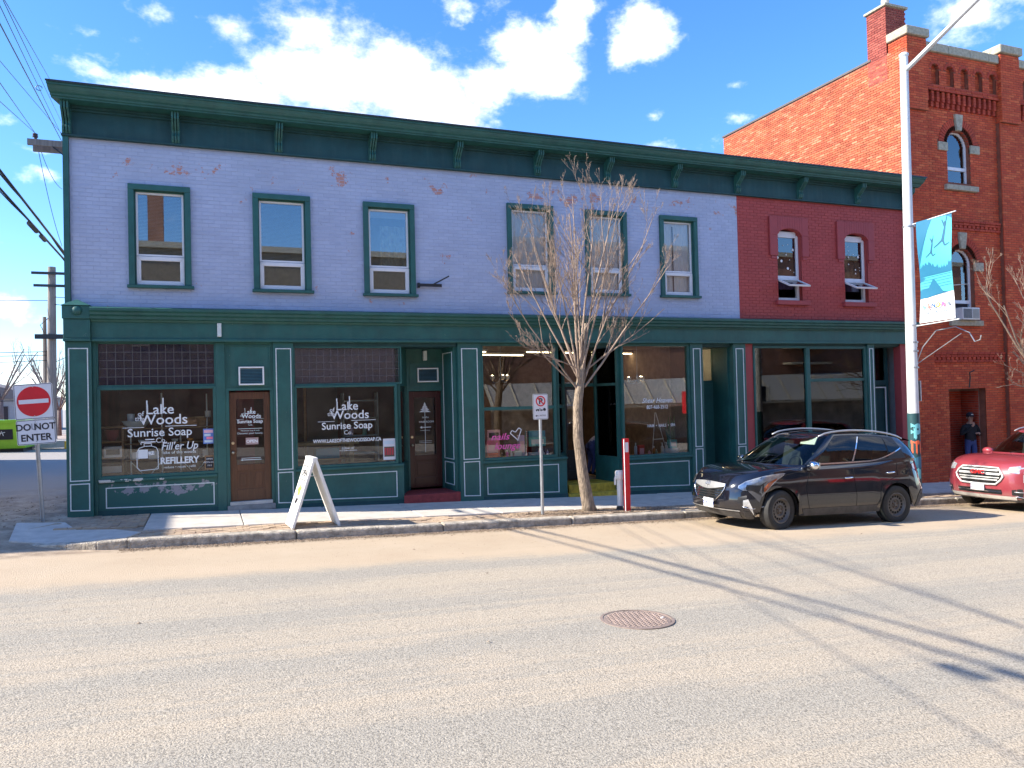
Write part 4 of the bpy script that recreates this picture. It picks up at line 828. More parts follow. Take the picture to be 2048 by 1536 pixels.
dk += bricks(18.60, 21.52, 9.98, 11.0, 15.50, nich+[arch(x, 10.55, 10.55, .24) for x in NS], rnd=RK, **kw); dk += bricks(22.30, 26.1, 9.98, 11.0, 15.50, [arch(22.72+i*.57, 10.12, 10.55, .15) for i in range(6)], rnd=RK, **kw)
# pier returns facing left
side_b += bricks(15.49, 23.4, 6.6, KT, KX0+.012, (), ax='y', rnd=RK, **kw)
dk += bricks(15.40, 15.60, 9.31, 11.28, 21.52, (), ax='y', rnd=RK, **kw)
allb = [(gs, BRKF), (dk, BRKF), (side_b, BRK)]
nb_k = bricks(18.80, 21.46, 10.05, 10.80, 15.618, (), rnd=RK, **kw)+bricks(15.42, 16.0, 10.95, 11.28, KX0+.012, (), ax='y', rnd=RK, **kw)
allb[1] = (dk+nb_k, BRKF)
bx(KX0+.03, 18.58, 15.8, 16.0, 11.0, 11.30).build('pier_core', MATS['red_mortar'], K)
# voussoirs
vo = MB(); vlist = []
def vouss(cx, zs, r0, r1, n, y, skip=None, mb=None):
    for i in range(n):
        a0, a1 = math.pi*i/n+.012, math.pi*(i+1)/n-.012
        if skip and abs((a0+a1)/2-math.pi/2) < skip: continue
        P = lambda rr, a: (cx-rr*math.cos(a), zs+rr*math.sin(a))
        q = [P(r0, a0), P(r0, a1), P(r1, a1), P(r1, a0)]; mb.tint = RK.random()*.98+.01; mb.prism(q, y, y+.06)
for cx, z0, zs, hw in wins:
    for k, (ra, rb, yy) in enumerate(((hw, hw+.13, 15.60), (hw+.135, hw+.325, 15.578))):
        m = MB(); vouss(cx, zs, ra, rb, 26 if k else 20, yy, .2 if k else None, m); m.build('arch_bricks', BRKD, K, stuff=True)
    m = MB(); m.prism([(cx-.09, zs+hw-.02), (cx+.09, zs+hw-.02), (cx+.16, zs+hw+.44), (cx-.16, zs+hw+.44)], 15.53, 15.66); m.build('keystone', STONE, K, bevel=.015)
    for s_ in (-1, 1): bx(*sorted((cx+s_*(hw+.0), cx+s_*(hw+.36))), 15.55, 15.65, zs-.18, zs+.06).build('impost_stone', STONE, K, bevel=.015)
    bx(cx-.60, cx+.66, 15.50, 15.72, z0-.20, z0-.05).build('window_sill', STONE, K, bevel=.015)
    # window unit
    yb = 15.72; m = MB(); a = cx-hw; b = cx+hw; zr = z0+(.42 if zs > 7 else .45)
    m.box(a, a+.06, yb, yb+.07, z0, zs); m.box(b-.06, b, yb, yb+.07, z0, zs); m.box(a+.06, b-.06, yb, yb+.07, z0, z0+.06); m.box(a+.06, b-.06, yb, yb+.07, zr, zr+.09)
    rows = []
    for i in range(17):
        t = math.pi*i/16; m_ = [(cx-rr*math.cos(t), zs+rr*math.sin(t)) for rr in (hw, hw-.06)]; rows.append(m_)
    for p, q in zip(rows, rows[1:]): m.prism([p[0], q[0], q[1], p[1]], yb, yb+.07)
    win = m.build('window', VINYL, K)
    g1 = MB(); g1.prism([(a+.06, zr+.09), (b-.06, zr+.09)]+[(cx+(hw-.06)*math.cos(math.pi*i/14), zs+(hw-.06)*math.sin(math.pi*i/14)) for i in range(15)], yb+.03, yb+.036); g1.build('pane', GLU, win)
    if zs > 7: bx(a+.06, b-.06, yb+.03, yb+.036, z0+.06, zr).build('pane', GLU, win)
    else: bx(a+.05, b-.05, yb+.06, yb+.07, z0+.02, zr).build('filler_panel', DARK, win)
    bx(a-.1, b+.1, yb+.3, yb+.31, z0-.1, zs+hw+.1).build('window_blind', pm('blue_grey_blind%d' % int(cx*10+z0), (.16, .20, .30), .9, var=.3, scale=3), win)
    rv = MB(); vouss(cx, zs, hw+.002, hw+.06, 24, 15.61, None, rv); rv.build('reveal_moulding', BRKD, K, stuff=True)
for i in range(5): m = MB(); vouss(NS[i], 10.55, .152, .235, 11, 15.485, None, m); m.build('niche_arch', BRKD, K, stuff=True)
de = MB()
for xa, xb in ((18.66, 21.45), (22.36, 26.0)):
    x = xa
    while x < xb:
        for j in range(6): de.tint = RK.random()*.98+.01; de.box(x, x+.095, 15.50+(.03 if j < 2 else 0), 15.62, 9.5+j*.072, 9.5+j*.072+.064)
        x += .205
    for j, (yy, zz) in enumerate(((15.47, 9.935), (15.49, 10.03))):
        for bb in bricks(xa-.06, xb+.07, zz, zz+.063, yy, (), rnd=RK, **kw): de.tint = bb[1]; de.add(bb[0], BF)
    for zb in (6.18, 2.45):
        x = xa
        while x < xb and xb < 22:
            de.tint = RK.random()*.98+.01; de.box(x, x+.10, 15.555, 15.62, zb, zb+.065); x += .17
        if xb < 22:
            for zz in (zb-.072, zb+.074, zb+.146):
                for bb in bricks(xa-.04, xb+.05, zz, zz+.066, 15.555-(.02 if zz > zb+.1 else 0), (), rnd=RK, **kw): de.tint = bb[1]; de.add(bb[0], BF)
de.build('corbel_bricks', BRKD, K, stuff=True)
def stones(x0, x1, y0, y1, z0, z1, L, name):
    x = x0
    while x < x1-.05:
        e = min(x1, x+L*RK.uniform(.8, 1.2)); bx(x, e-.008, y0, y1, z0, z1+RK.uniform(0, .01)).build(name, STONE, K, bevel=.02); x = e
stones(18.62, 21.50, 15.42, 15.85, 11.0, 11.24, .9, 'coping_stone'); stones(22.32, 26.1, 15.42, 15.85, 11.0, 11.24, .9, 'coping_stone')
for xa, xb in ((KX0-.06, 18.66), (21.44, 22.38)): bx(xa, xb, 15.32, 16.02, 11.30, 11.54).build('pier_cap_stone', STONE, K, bevel=.03)
# chimney on the party wall
CX = (KX0-.002, 18.62, 16.05, 16.72)
bx(CX[0]+.02, CX[1]-.02, CX[2]+.02, CX[3]-.02, KT-.8, 12.40).build('chimney', CHM, K)
cb = bricks(CX[2], CX[3], KT-.7, 12.38, CX[0]+.012, (), ax='y', rnd=RK, **kw)+bricks(CX[0], CX[1], KT-.7, 12.38, CX[2]+.012, (), rnd=RK, **kw)
CHB = brickmat('chimney_brick', [(.22, .04, .03), (.30, .06, .045), (.34, .085, .06)], .85, stain=.2)
bx(CX[0]-.05, CX[1]+.05, CX[2]-.05, CX[3]+.05, 12.40, 12.47).build('chimney_cap', STONE, K, bevel=.01)
MB().tube([(18.2, 16.35, 12.46), (18.2, 16.35, 12.75)], .11, 12).build('chimney_flue', CONC, K)
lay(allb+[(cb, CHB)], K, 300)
# doorway
BRN = pm('maroon_door', (.10, .018, .018), .4, var=.15)
m = MB(); m.box(19.25, 20.70, 16.35, 16.5, -1.2, 1.62); m.box(20.66, 20.74, 15.8, 16.4, -1.2, 1.62); m.box(19.20, 19.25, 15.8, 16.4, -1.2, 1.62); m.box(19.2, 20.75, 15.8, 16.5, 1.621, 1.7); m.build('doorway_lining', BRKM, K)
rb = bricks(15.8, 16.34, -.95, 1.6, 20.648, (), ax='y', rnd=RK, **kw)+bricks(19.9, 20.66, -.95, 1.6, 16.338, (), rnd=RK, **kw)
m = MB()
for bb in rb: m.tint = bb[1]; m.add(bb[0], BF)
m.build('doorway_brickwork', BRKD, K, stuff=True)
d = bx(19.26, 19.90, 16.28, 16.33, -.80, 1.32).build('door', BRN, K, bevel=.005); bx(19.26, 19.90, 16.28, 16.33, 1.36, 1.60).build('door_panel', BRN, K)
m = MB(); m.tube([(19.80, 16.26, -.05), (19.80, 16.22, -.02), (19.80, 16.22, .42), (19.80, 16.26, .45)], .012, 6); m.build('door_handle', GALV, d)
bx(19.15, 20.8, 15.42, 16.3, -1.2, -.84).build('door_step', CONC, K, bevel=.015)
bx(19.45, 19.58, 15.9, 16.0, 1.57, 1.62).build('porch_light', em('dim_lamp', (1, .8, .5), .6), K)
MB().tube([(19.98, 15.54, 1.66), (19.98, 15.50, 1.95), (19.90, 15.45, 2.08), (20.02, 15.40, 2.14)], .018, 6).build('iron_bracket', BLACKM, K)
AC = thing('air_conditioner', 'grey window air conditioner sitting in the lower arched window of the brick building', 'air conditioner', (20, 15.5, 3.6), local=False)
bx(19.62, 20.30, 15.38, 15.78, 3.56, 3.90).build('housing', PAINTG, AC, bevel=.012)
m = MB(); [m.box(19.66+i*.03, 19.675+i*.03, 15.368, 15.379, 3.60, 3.86) for i in range(11)]; m.build('left_grille', pm('ac_grey', (.2, .21, .22), .5), AC, stuff=True)
m = MB(); [m.box(20.02, 20.27, 15.368, 15.379, 3.60+i*.03, 3.615+i*.03) for i in range(9)]; m.build('front_grille', MATS['ac_grey'], AC, stuff=True)
MB().tube([(19.56, 15.69, 4.55), (20.34, 15.69, 4.62)], .008, 5).build('window_cord', WHITE, K)

# ------------------------------------------------------------------ buildings outside the frame that shade or reflect
OB = brickmat('brown_brick', [(.16, .09, .06), (.2, .11, .07), (.24, .14, .09)], .9, stain=.2)
def plain_building(name, label, x0, x1, y0, y1, z0, z1, wall, wins_, trim, face):
    b_ = thing(name, label, 'building', ((x0+x1)/2, (y0+y1)/2, z0)); bx(x0, x1, y0, y1, z0, z1).build('wall', wall, b_)
    bx(x0-.15, x1+.15, y0-.15, y1+.15, z1, z1+.25).build('roof', trim, b_)
    for (p, q, a, c) in wins_:
        yy = (face, face-.06) if face == y0 else (face+.06, face)
        m = MB(); m.frame(p, q, a, c, .08, min(yy), max(yy)); w_ = m.build('window', trim, b_); bx(p+.08, q-.08, min(yy)+.02, min(yy)+.03, a+.08, c-.08).build('pane', pm('far_glass_'+name+str(len(MATS)), (.03, .04, .05), .05), w_) if len(MATS) < 400 else None
    return b_
BB = pm('brown_facade', (.36, .19, .13), .9, var=.25, scale=2); TANF = pm('tan_facade', (.24, .20, .14), .9, var=.25); CREAM = pm('cream_trim', (.5, .46, .36), .7)
nbz = thing('neighbour_building', 'two-storey brick building across the side street to the left', 'building', (-16, 24, -.2))
bx(-24, -10.6, 14.45, 32.5, -.4, 6.85).build('wall', BB, nbz); bx(-24.1, -10.5, 14.35, 32.6, 6.85, 7.05).build('roof', DARK, nbz)
for i in range(5):
    m = MB(); m.frameq([(17+i*3, 3.2), (18.1+i*3, 3.2), (18.1+i*3, 5), (17+i*3, 5)], .1, -10.6, -10.52); m.v = [(b_, a, c) for a, b_, c in m.v]; w_ = m.build('window', CREAM, nbz)
    bx(-10.6, -10.56, 17.1+i*3, 18+i*3, 3.3, 4.9).build('pane', BLACKM, w_)
OP1 = plain_building('tan_shop_building', 'tan two-storey shop building across the road behind the viewpoint', -16, 12, -16, -4.2, -1, 8.35, TANF, [(-13+i*3.4, -11.4+i*3.4, 4.3, 6.2) for i in range(7)], CREAM, -4.2)
bx(-2.15, -1.55, -5.4, -4.7, 8.5, 11.4).build('chimney', BB, OP1); bx(-14, 11, -4.2, -4.12, .3, 2.9).build('shop_window', pm('opposite_tan_shopfront', (.16, .13, .10), .6, var=.6, scale=1.2), OP1)
OP2 = plain_building('brown_apartment_building', 'brown brick apartment building across the road behind the viewpoint', 12.02, 46, -18, -4.6, -1.8, 9.5, BB, [(14+i*4.2, 16+i*4.2, 4.2, 6.0) for i in range(7)], CREAM, -4.6)
for k in range(4): bx(31, 34, -4.6, -3.9, 3.2+k*.9, 3.32+k*.9).build('balcony_slab', CREAM, OP2)
bx(13, 45, -4.6, -4.5, -.7, 1.6).build('shop_window', pm('opposite_shopfront', (.36, .31, .27), .6, var=.5, scale=1.2), OP2)
cnp = thing('metal_canopy', 'grey standing seam metal canopy over the opposite shopfronts', 'canopy', (25, -4, 1.4))
m = MB(); m.hexa([(12.5, -3.1, 1.25), (40, -3.1, 1.15), (40, -3.0, 1.15), (12.5, -3.0, 1.25), (12.5, -4.18, 2.35), (40, -4.18, 2.75), (40, -4.08, 2.75), (12.5, -4.08, 2.35)]); m.build('roof_sheet', pm('canopy_grey', (.62, .62, .58), .4, metal=.2), cnp)
m = MB(); 
for i in range(22): x = 12.6+i*1.25; m.tube([(x, -2.98, 1.27-.1*i/22), (x, -4.06, 2.37+.38*i/22)], .03, 4)
m.build('seam', CREAM, cnp, stuff=True); bx(12.5, 40, -3.12, -2.98, 1.05, 1.15).build('valance', CREAM, cnp)
aw = thing('red_awning', 'red fabric awning with white lettering on the opposite side of the road', 'awning', (24, -3, .6)); rows = []
for i in range(9):
    t = math.pi/2*i/8; rows.append([(x, -3.0+1.0*math.sin(t)*1.0, .65+1.15*math.cos(t)) for x in (23.0, 26.5)])
m = MB(); m.grid(rows); m.add([(23.0, -3.0, .65)]+[r_[0] for r_ in rows], [(0, i+1, i+2) for i in range(8)]); m.build('canopy', pm('awning_red', (.60, .02, .03), .6), aw)
text('HAIR STUDIO', WHITE, aw, Matrix.Translation((24.75, -1.96, .72)) @ Matrix.Rotation(rad(180), 4, 'Z') @ Matrix.Rotation(rad(90), 4, 'X'), .4)
# ------------------------------------------------------------------ cars
def lerp(a, b, t): return a+(b-a)*t
def tab(T, x):
    if x <= T[0][0]: return T[0][1]
    if x >= T[-1][0]: return T[-1][1]
    for i in range(len(T)-1):
        if T[i][0] <= x <= T[i+1][0]:
            x0, y0 = T[i]; x1, y1 = T[i+1]; h = x1-x0; t = (x-x0)/h
            m0 = (y1-T[i-1][1])/(x1-T[i-1][0]) if i else (y1-y0)/h
            m1 = (T[i+2][1]-y0)/(T[i+2][0]-x0) if i+2 < len(T) else (y1-y0)/h
            return (2*t**3-3*t*t+1)*y0+(t**3-2*t*t+t)*h*m0+(-2*t**3+3*t*t)*y1+(t**3-t*t)*h*m1
def contour(s, xf, xr, w, RF, RR, nF=2.7, nR=3.2):
    if s <= 1: th = s*math.pi/2; return xf+RF*(1-max(0, math.cos(th))**(2/nF)), w*math.sin(th)**(2/nF)
    if s < 2: return xf+RF+(s-1)*(xr-RR-xf-RF), w
    th = (3-s)*math.pi/2; return xr-RR*(1-max(0, math.cos(th))**(2/nR)), w*max(0, math.sin(th))**(2/nR)
def carpaint(name, col, dirt, amt=.6, flake=.0, rough=.12, base=.02):
    m, nt, b, L = newmat(name); tc = N(nt, 'ShaderNodeTexCoord'); sp = N(nt, 'ShaderNodeSeparateXYZ'); L(tc.outputs['Object'], sp.inputs[0])
    no = N(nt, 'ShaderNodeTexNoise', i_Scale=3.5, i_Detail=7.0, i_Roughness=.7); L(tc.outputs['Object'], no.inputs['Vector'])
    k = N(nt, 'ShaderNodeMapRange'); L(MTH(nt, 'ADD', sp.outputs[2], MTH(nt, 'MULTIPLY', no.outputs[0], .5)), k.inputs[0]); k.inputs[1].default_value = .78; k.inputs[2].default_value = .36; k.inputs[3].default_value = base; k.inputs[4].default_value = amt
    mx = N(nt, 'ShaderNodeMix', data_type='RGBA'); L(k.outputs[0], mx.inputs['Factor']); mx.inputs['A'].default_value = (*col, 1); mx.inputs['B'].default_value = (*dirt, 1); L(mx.outputs['Result'], b.inputs['Base Color'])
    L(MTH(nt, 'ADD', MTH(nt, 'MULTIPLY', k.outputs[0], .6), rough+.06), b.inputs['Roughness']); L(MTH(nt, 'SUBTRACT', 1.0, MTH(nt, 'MULTIPLY', k.outputs[0], 1.2), clamp=True), b.inputs['Coat Weight']); b.inputs['Coat Roughness'].default_value = .03; b.inputs['Metallic'].default_value = flake
    return m
CHROME = pm('chrome', (.75, .76, .78), .12, metal=1, var=.03, coords='obj'); SILV = pm('satin_silver', (.50, .51, .52), .35, metal=.7, coords='obj')
CLAD = pm('dusty_black_plastic', (.075, .07, .066), .8, var=.35, scale=9, coords='obj'); PLAST = pm('black_plastic', (.02, .02, .022), .5, coords='obj'); LINER = pm('wheel_arch_liner', (.008, .008, .008), .95, coords='obj')
LAMPW = pm('headlight_silver', (.62, .64, .66), .2, metal=.5, var=.3, scale=18, coords='obj'); LAMPD = pm('headlight_dark', (.12, .12, .13), .2, metal=.4, coords='obj'); ORL = pm('orange_lens', (.65, .14, .02), .2, coat=1, coords='obj'); REDL = pm('red_lens', (.40, .01, .02), .15, coat=1, coords='obj')
CGL = glass('car_glass', (.20, .24, .25), 1.55, 1.0); CGW = glass('windscreen_glass', (.62, .74, .70), 1.55, 1.0); LENS = glass('clear_lens', (.95, .95, .95), 1.5); SEAT = pm('seat_cloth', (.03, .03, .032), .9, coords='obj'); STEEL = pm('black_steel_wheel', (.12, .11, .10), .5, var=.3, coords='obj'); RUST = pm('rusty_hub', (.10, .055, .035), .8, coords='obj')
def suv(root, P, paint, detail):
    L_, Wd = P['L'], P['W']/2; wx = P['wheels']; R_ = P['R']; AR = R_+.055
    ZS = lambda x: tab(P['shoulder'], x)
    def ZB(x):
        z = tab(P['bottom'], x)
        for c in wx:
            d = abs(x-c)
            if d < AR: z = max(z, R_+math.sqrt(AR*AR-d*d)*1.0)
        return z
    def body(s, t):
        x, y = contour(s, tab(P['xf'], t), L_-tab(P['xr'], t), 1, P['RF'], P['RR'], P.get('nF', 2.7))
        zb, zs = ZB(x), ZS(x); z = zb+(zs-zb)*t; y *= Wd*tab(P['wz'], z)*(1-.02*((x-L_*.52)/(L_*.5))**2)
        for c in wx: y += .014*max(0, 1-((x-c)/.55)**2)*max(0, 1-((z-R_-.12)/.42)**2)*(1 if s > .8 and s < 2.3 else 0)
        return Vector((x, y, z))
    def G0(s): x, y = contour(s, P['g0'][0], P['g0'][1], P['g0'][2], P['g0'][3], .42, 2.3); return Vector((x, y, tab(P['belt'], x)))
    def G1(s): x, y = contour(s, P['g1'][0], P['g1'][1], P['g1'][2], P['g1'][3], .40, 2.3); return Vector((x, y, tab(P['roof'], x)))
    def hood(s, u_):
        a, b = body(s, 1), G0(s); p = a.lerp(b, u_); k = max(0, min(1, (1.12-s)/.35)) if s < 1.5 else max(0, min(1, (s-2)/.5))*.2
        p.z += P['crown']*math.sin(math.pi*u_**.62)*k; p.z += P.get('cen', .02)*(1-min(1, s))*math.sin(math.pi*u_); return p
    def green(s, v):
        a, b = G0(s), G1(s); p = a.lerp(b, v); bl = .028*math.sin(math.pi*v); p.y += bl*min(1, s*2, (3-s)*2); p.x += (-bl*1.0*max(0, 1-s))+(bl*1.6*max(0, s-2)); p.z += (bl*.8*max(0, 1-s)); return p
    def roof(s, w): a = G1(s); return Vector((a.x, a.y*(1-w), a.z+P['rc']*math.sin(w*math.pi/2)))
    SS = [i/14 for i in range(14)]+[1+i/92 for i in range(92)]+[2+i/14 for i in range(15)]
    rings = [(body, t, 'b') for t in (0, .03, .08, .16, .26, .38, .5, .62, .74, .86, .95, 1)]+[(hood, u_, 'h') for u_ in (.03, .12, .26, .42, .6, .8, .95, 1)]+[(green, v, 'g') for v in (.05, .12, .24, .38, .52, .66, .8, .88, .96, 1)]+[(roof, w, 'r') for w in (.12, .3, .55, .8, 1)]
    mb = MB(); pts = [[fn(s, k) for s in SS] for fn, k, _ in rings]
    for sd in (1, -1):
        o = len(mb.v); mb.v += [(p.x, p.y*sd, p.z) for row in pts for p in row]; mb.t += [0]*(len(pts)*len(SS)); n = len(SS)
        for i in range(len(rings)-1):
            for k in range(n-1):
                s = (SS[k]+SS[k+1])/2
                if rings[i+1][2] == 'g' and rings[i][2] == 'g':
                    v = (rings[i][1]+rings[i+1][1])/2
                    if s < P['wsS'] and .05 < v < .96: continue
                    if .12 < v < .88 and any(a < s < b for a, b in P['doorS'][:2]): continue
                mb.f.append((o+i*n+k, o+i*n+k+1, o+(i+1)*n+k+1, o+(i+1)*n+k)); mb.mi.append(1 if rings[i][2] == 'g' and rings[i+1][2] == 'g' and P['doorS'][0][0] < s < P['doorS'][2][1] and .04 < (rings[i][1]+rings[i+1][1])/2 < .92 else 0)
    mb.t = [0]*len(mb.v)
    bd = mb.build('body', [paint, PLAST], root, smooth=38)
    def nrm(fn, s, k):
        e = 1e-3; a = fn(min(2.999, s+e), k)-fn(max(0, s-e), k); b = fn(s, min(1, k+e))-fn(s, max(0, k-e)); n = a.cross(b); n = n.normalized() if n.length > 1e-9 else Vector((0, 1, 0))
        p = fn(s, k); c = p-Vector((L_*.5, 0, .7)); c.x *= .5
        return n if n.dot(c) > 0 else -n
    def patch(fn, cols, side=1, off=.004, m=4, th=False):
        """cols: (s, k_lo, k_hi)"""
        k_ = MB(); rows = []
        for s, lo, hi in cols:
            q = []
            for j in range(m+1): k = max(0, min(1, lerp(lo, hi, j/m))); p = fn(s, k)+nrm(fn, s, k)*off; q.append((p.x, p.y*side, p.z))
            rows.append(q)
        k_.grid(rows); return k_
    def sol(mode, val, t=.6):
        a, b = (0, 1) if mode == 'y' else (0.2, 2.9)
        for _ in range(34):
            c = (a+b)/2; p = body(c, t); q = p.y if mode == 'y' else p.x
            if q < val: a = c
            else: b = c
        return (a+b)/2
    def bp(cols, mode='x', side=1, off=.004, m=4):
        out = []
        for v, z0, z1 in cols:
            s = sol(mode, v); zb, zs = body(s, 0).z, body(s, 1).z; out.append((s, (z0-zb)/(zs-zb), (z1-zb)/(zs-zb)))
        return patch(body, out, side, off, m)
    def at(x=None, y=None, z=.7, side=1, off=0):
        s = sol('x', x) if x is not None else sol('y', y); zb, zs = body(s, 0).z, body(s, 1).z; t = (z-zb)/(zs-zb); p = body(s, t)+nrm(body, s, max(0, min(1, t)))*off; return Vector((p.x, p.y*side, p.z))
    # glass
    k = MB(); a = patch(green, [(P['wsS']*i/14, .06, .955) for i in range(15)], 1, .004, 6); b = patch(green, [(P['wsS']*i/14, .06, .955) for i in range(15)], -1, .004, 6); k.add(a.v, a.f); k.add(b.v, b.f); k.build('windscreen', CGW, root, smooth=True)
    k = MB()
    for sd in (1, -1): a = patch(green, [(2.25+.75*i/10-.001*(i == 10), .14, .86) for i in range(11)], sd, .005); k.add(a.v, a.f)
    k.build('rear_window', CGL, root, smooth=True)
    for sd in (1, -1):
        for j, (a, b) in enumerate(P['doorS']): patch(green, [(lerp(a, b, i/8), P['dlo'](lerp(a, b, i/8)), P['dhi'](lerp(a, b, i/8))) for i in range(9)], sd, .005).build('side_window', CGL, root, smooth=True)
        a, b = P['doorS'][0][0]+.0, P['doorS'][2][1]; patch(green, [(lerp(a, b, i/30), P['dlo'](lerp(a, b, i/30))-.055, P['dlo'](lerp(a, b, i/30))-.012) for i in range(31)], sd, .008, 1).build('window_trim', CHROME, root, smooth=True)
        s = P['doorS'][0][1]+.006; patch(green, [(s-.008, .1, .9), (s+.008, .1, .9)], sd, .009, 4).build('pillar_trim', CHROME if P.get('pch') else PLAST, root)
        # rail, mirror, handles, seams
        r0, r1 = P['rail']; pt = []
        for i in range(15): x = lerp(r0, r1, i/14); pt.append((x, sd*(P['g1'][2]-.03), tab(P['roof'], x)+.012+.05*math.sin(math.pi*i/14)**.5))
        rl_ = MB(); rl_.tube(pt, [.012]+[.018]*13+[.012], 8); rl_.build('roof_rail', SILV, root, smooth=True)
        mx_, mz = P['mirror']; mp = at(mx_, z=P['mzb'], side=sd); M = Matrix.Translation((mp.x, mp.y+sd*.085, mz))
        mm = MB(); mm.ell((mp.x+.01, mp.y+sd*.09, mz), .085, .125, .082, 14); mo = mm.build('wing_mirror', P['mirc'], root, smooth=True); MB().obox(Matrix.Translation((mp.x+.075, mp.y+sd*.09, mz)), .02, .19, .115).build('mirror_glass', pm('mirror_glass%d%s' % (sd, P['tag']), (.5, .5, .5), .03, metal=1, coords='obj'), mo); bx(mp.x-.02, mp.x+.05, *sorted((mp.y-sd*.06, mp.y+sd*.05)), mz-.09, mz-.06).build('mirror_arm', PLAST, mo)
        for hx, hz in P['handles']:
            a = at(hx-.09, z=hz, side=sd, off=.02); b = at(hx+.09, z=hz+.008, side=sd, off=.02); MB().tube([a-Vector((0, sd*.02, 0)), a.lerp(b, .12)+Vector((0, sd*.012, 0)), a.lerp(b, .5)+Vector((0, sd*.018, 0)), a.lerp(b, .88)+Vector((0, sd*.012, 0)), b-Vector((0, sd*.02, 0))], [.012, .016, .017, .016, .012], 8).build('door_handle', CHROME, root, smooth=True)
        sm = MB()
        for pth in P['seams']:
            for (xa, za), (xb, zb_) in zip(pth, pth[1:]):
                nseg = 5; ps = [at(lerp(xa, xb, i/nseg), z=lerp(za, zb_, i/nseg), side=sd, off=.0015) for i in range(nseg+1)]; sm.tube(ps, .0035, 4)
        sm.build('door_seam', LINER, root, stuff=True)
        bp([(x, .0, tab(P['clad'], x)) for x in [wx[0]+AR+.02+(wx[1]-wx[0]-2*AR-.04)*i/20 for i in range(21)]], 'x', sd, .008).build('rocker_cladding', CLAD, root, smooth=True)
    # wheels
    for i, c in enumerate(wx):
        for sd in (1, -1):
            w = bpy.data.objects.new('wheel', None); C.objects.link(w); w.parent = root; w.location = (c, sd*(Wd-.12), R_); w.rotation_euler = (0, 0, (P['steer'] if i == 0 else 0)+(math.pi if sd < 0 else 0))
            Mr = Matrix.Rotation(rad(-90), 3, 'X'); r = R_; rim_r = P['rim']
            MB().lathe([(rim_r, -.09), (rim_r+.02, -.105), (r-.06, -.115), (r-.015, -.10), (r, -.07), (r, .07), (r-.015, .10), (r-.06, .115), (rim_r+.02, .105), (rim_r, .09)], n=44, M=Mr, caps=False).build('tyre', TYRE, w, smooth=35)
            rm = MB().lathe([(rim_r+.004, -.06), (rim_r+.004, .095), (rim_r-.012, .10), (rim_r-.022, .075), (rim_r-.04, .045), (rim_r-.085, .058), (.095, .066), (.085, .04), (.07, .035), (.062, .05), (.03, .05), (.028, .07), (.001, .072)], n=40, M=Mr).build('rim', P['rimc'], w, smooth=30)
            hb = MB()
            for j in range(16): a = 2*math.pi*j/16; hb.lathe([(.021, 0), (.001, .0005)], (math.cos(a)*(rim_r-.062), .0615, math.sin(a)*(rim_r-.068)), 8, Mr)
            hb.build('vent_holes', LINER, rm, stuff=True); nb_ = MB()
            for j in range(5): a = 2*math.pi*j/5+.3; nb_.lathe([(.012, 0), (.012, .02), (.001, .022)], (math.cos(a)*.053, .045, math.sin(a)*.053), 6, Mr)
            nb_.build('wheel_nuts', P['nutc'], rm, stuff=True)
            ln = MB(); ln.lathe([(AR+.01, -.26), (AR+.01, .10)], (c, sd*(Wd-.16), R_), 30, Matrix.Rotation(rad(-90), 3, 'X') if sd > 0 else Matrix.Rotation(rad(90), 3, 'X')); 
            lf_ = MB(); n = 24; rows = []
            for j in range(n+1): a = math.pi*j/n; rows.append([(c+(AR+.012)*math.cos(a), sd*yy, R_-.02+(AR+.012)*math.sin(a)) for yy in (Wd-.42, Wd-.06)])
            lf_.grid(rows); lf_.add([(c+(AR+.012)*math.cos(math.pi*j/n), sd*(Wd-.42), R_-.02+(AR+.012)*math.sin(math.pi*j/n)) for j in range(n+1)], [tuple(range(n+1))]); lf_.build('arch_liner', LINER, root)
    ub = MB(); ub.box(.35, wx[0]-AR-.01, -Wd+.2, Wd-.2, .26, .5); ub.box(wx[0]-AR-.01, L_-.3, -Wd+.44, Wd-.44, .24, .42); ub.box(wx[0]+AR+.02, wx[1]-AR-.02, -Wd+.12, Wd-.12, .23, .4); ub.build('underbody', LINER, root)
    it = MB(); it.box(P['g0'][0]+.1, L_-.6, -Wd+.25, Wd-.25, .5, .78); it.box(P['g0'][0]+.05, P['g0'][0]+.5, -Wd+.22, Wd-.22, .78, 1.0); it.build('cabin_floor', SEAT, root)
    for x in (1.95, 2.85):
        for y in (-.38, .38):
            st_ = MB(); st_.obox(Matrix.Translation((x, y, .88)), .5, .48, .14); st_.obox(Matrix.Translation((x+.3, y, 1.12)) @ Matrix.Rotation(.2, 4, 'Y'), .12, .46, .5); st_.obox(Matrix.Translation((x+.36, y, 1.40)), .09, .24, .16); st_.build('seat', SEAT, root, bevel=.03)
    MB().tube([(1.62+.05*math.sin(a), -.38+.18*math.cos(a), 1.06+.17*math.sin(a)) for a in [i*math.pi/9 for i in range(19)]], .013, 6).build('steering_wheel', PLAST, root)
    detail(bp, at, patch, body, hood, green, P)
BLK = carpaint('black_car_paint', (.005, .006, .012), (.06, .055, .05), .45, 0, .02)
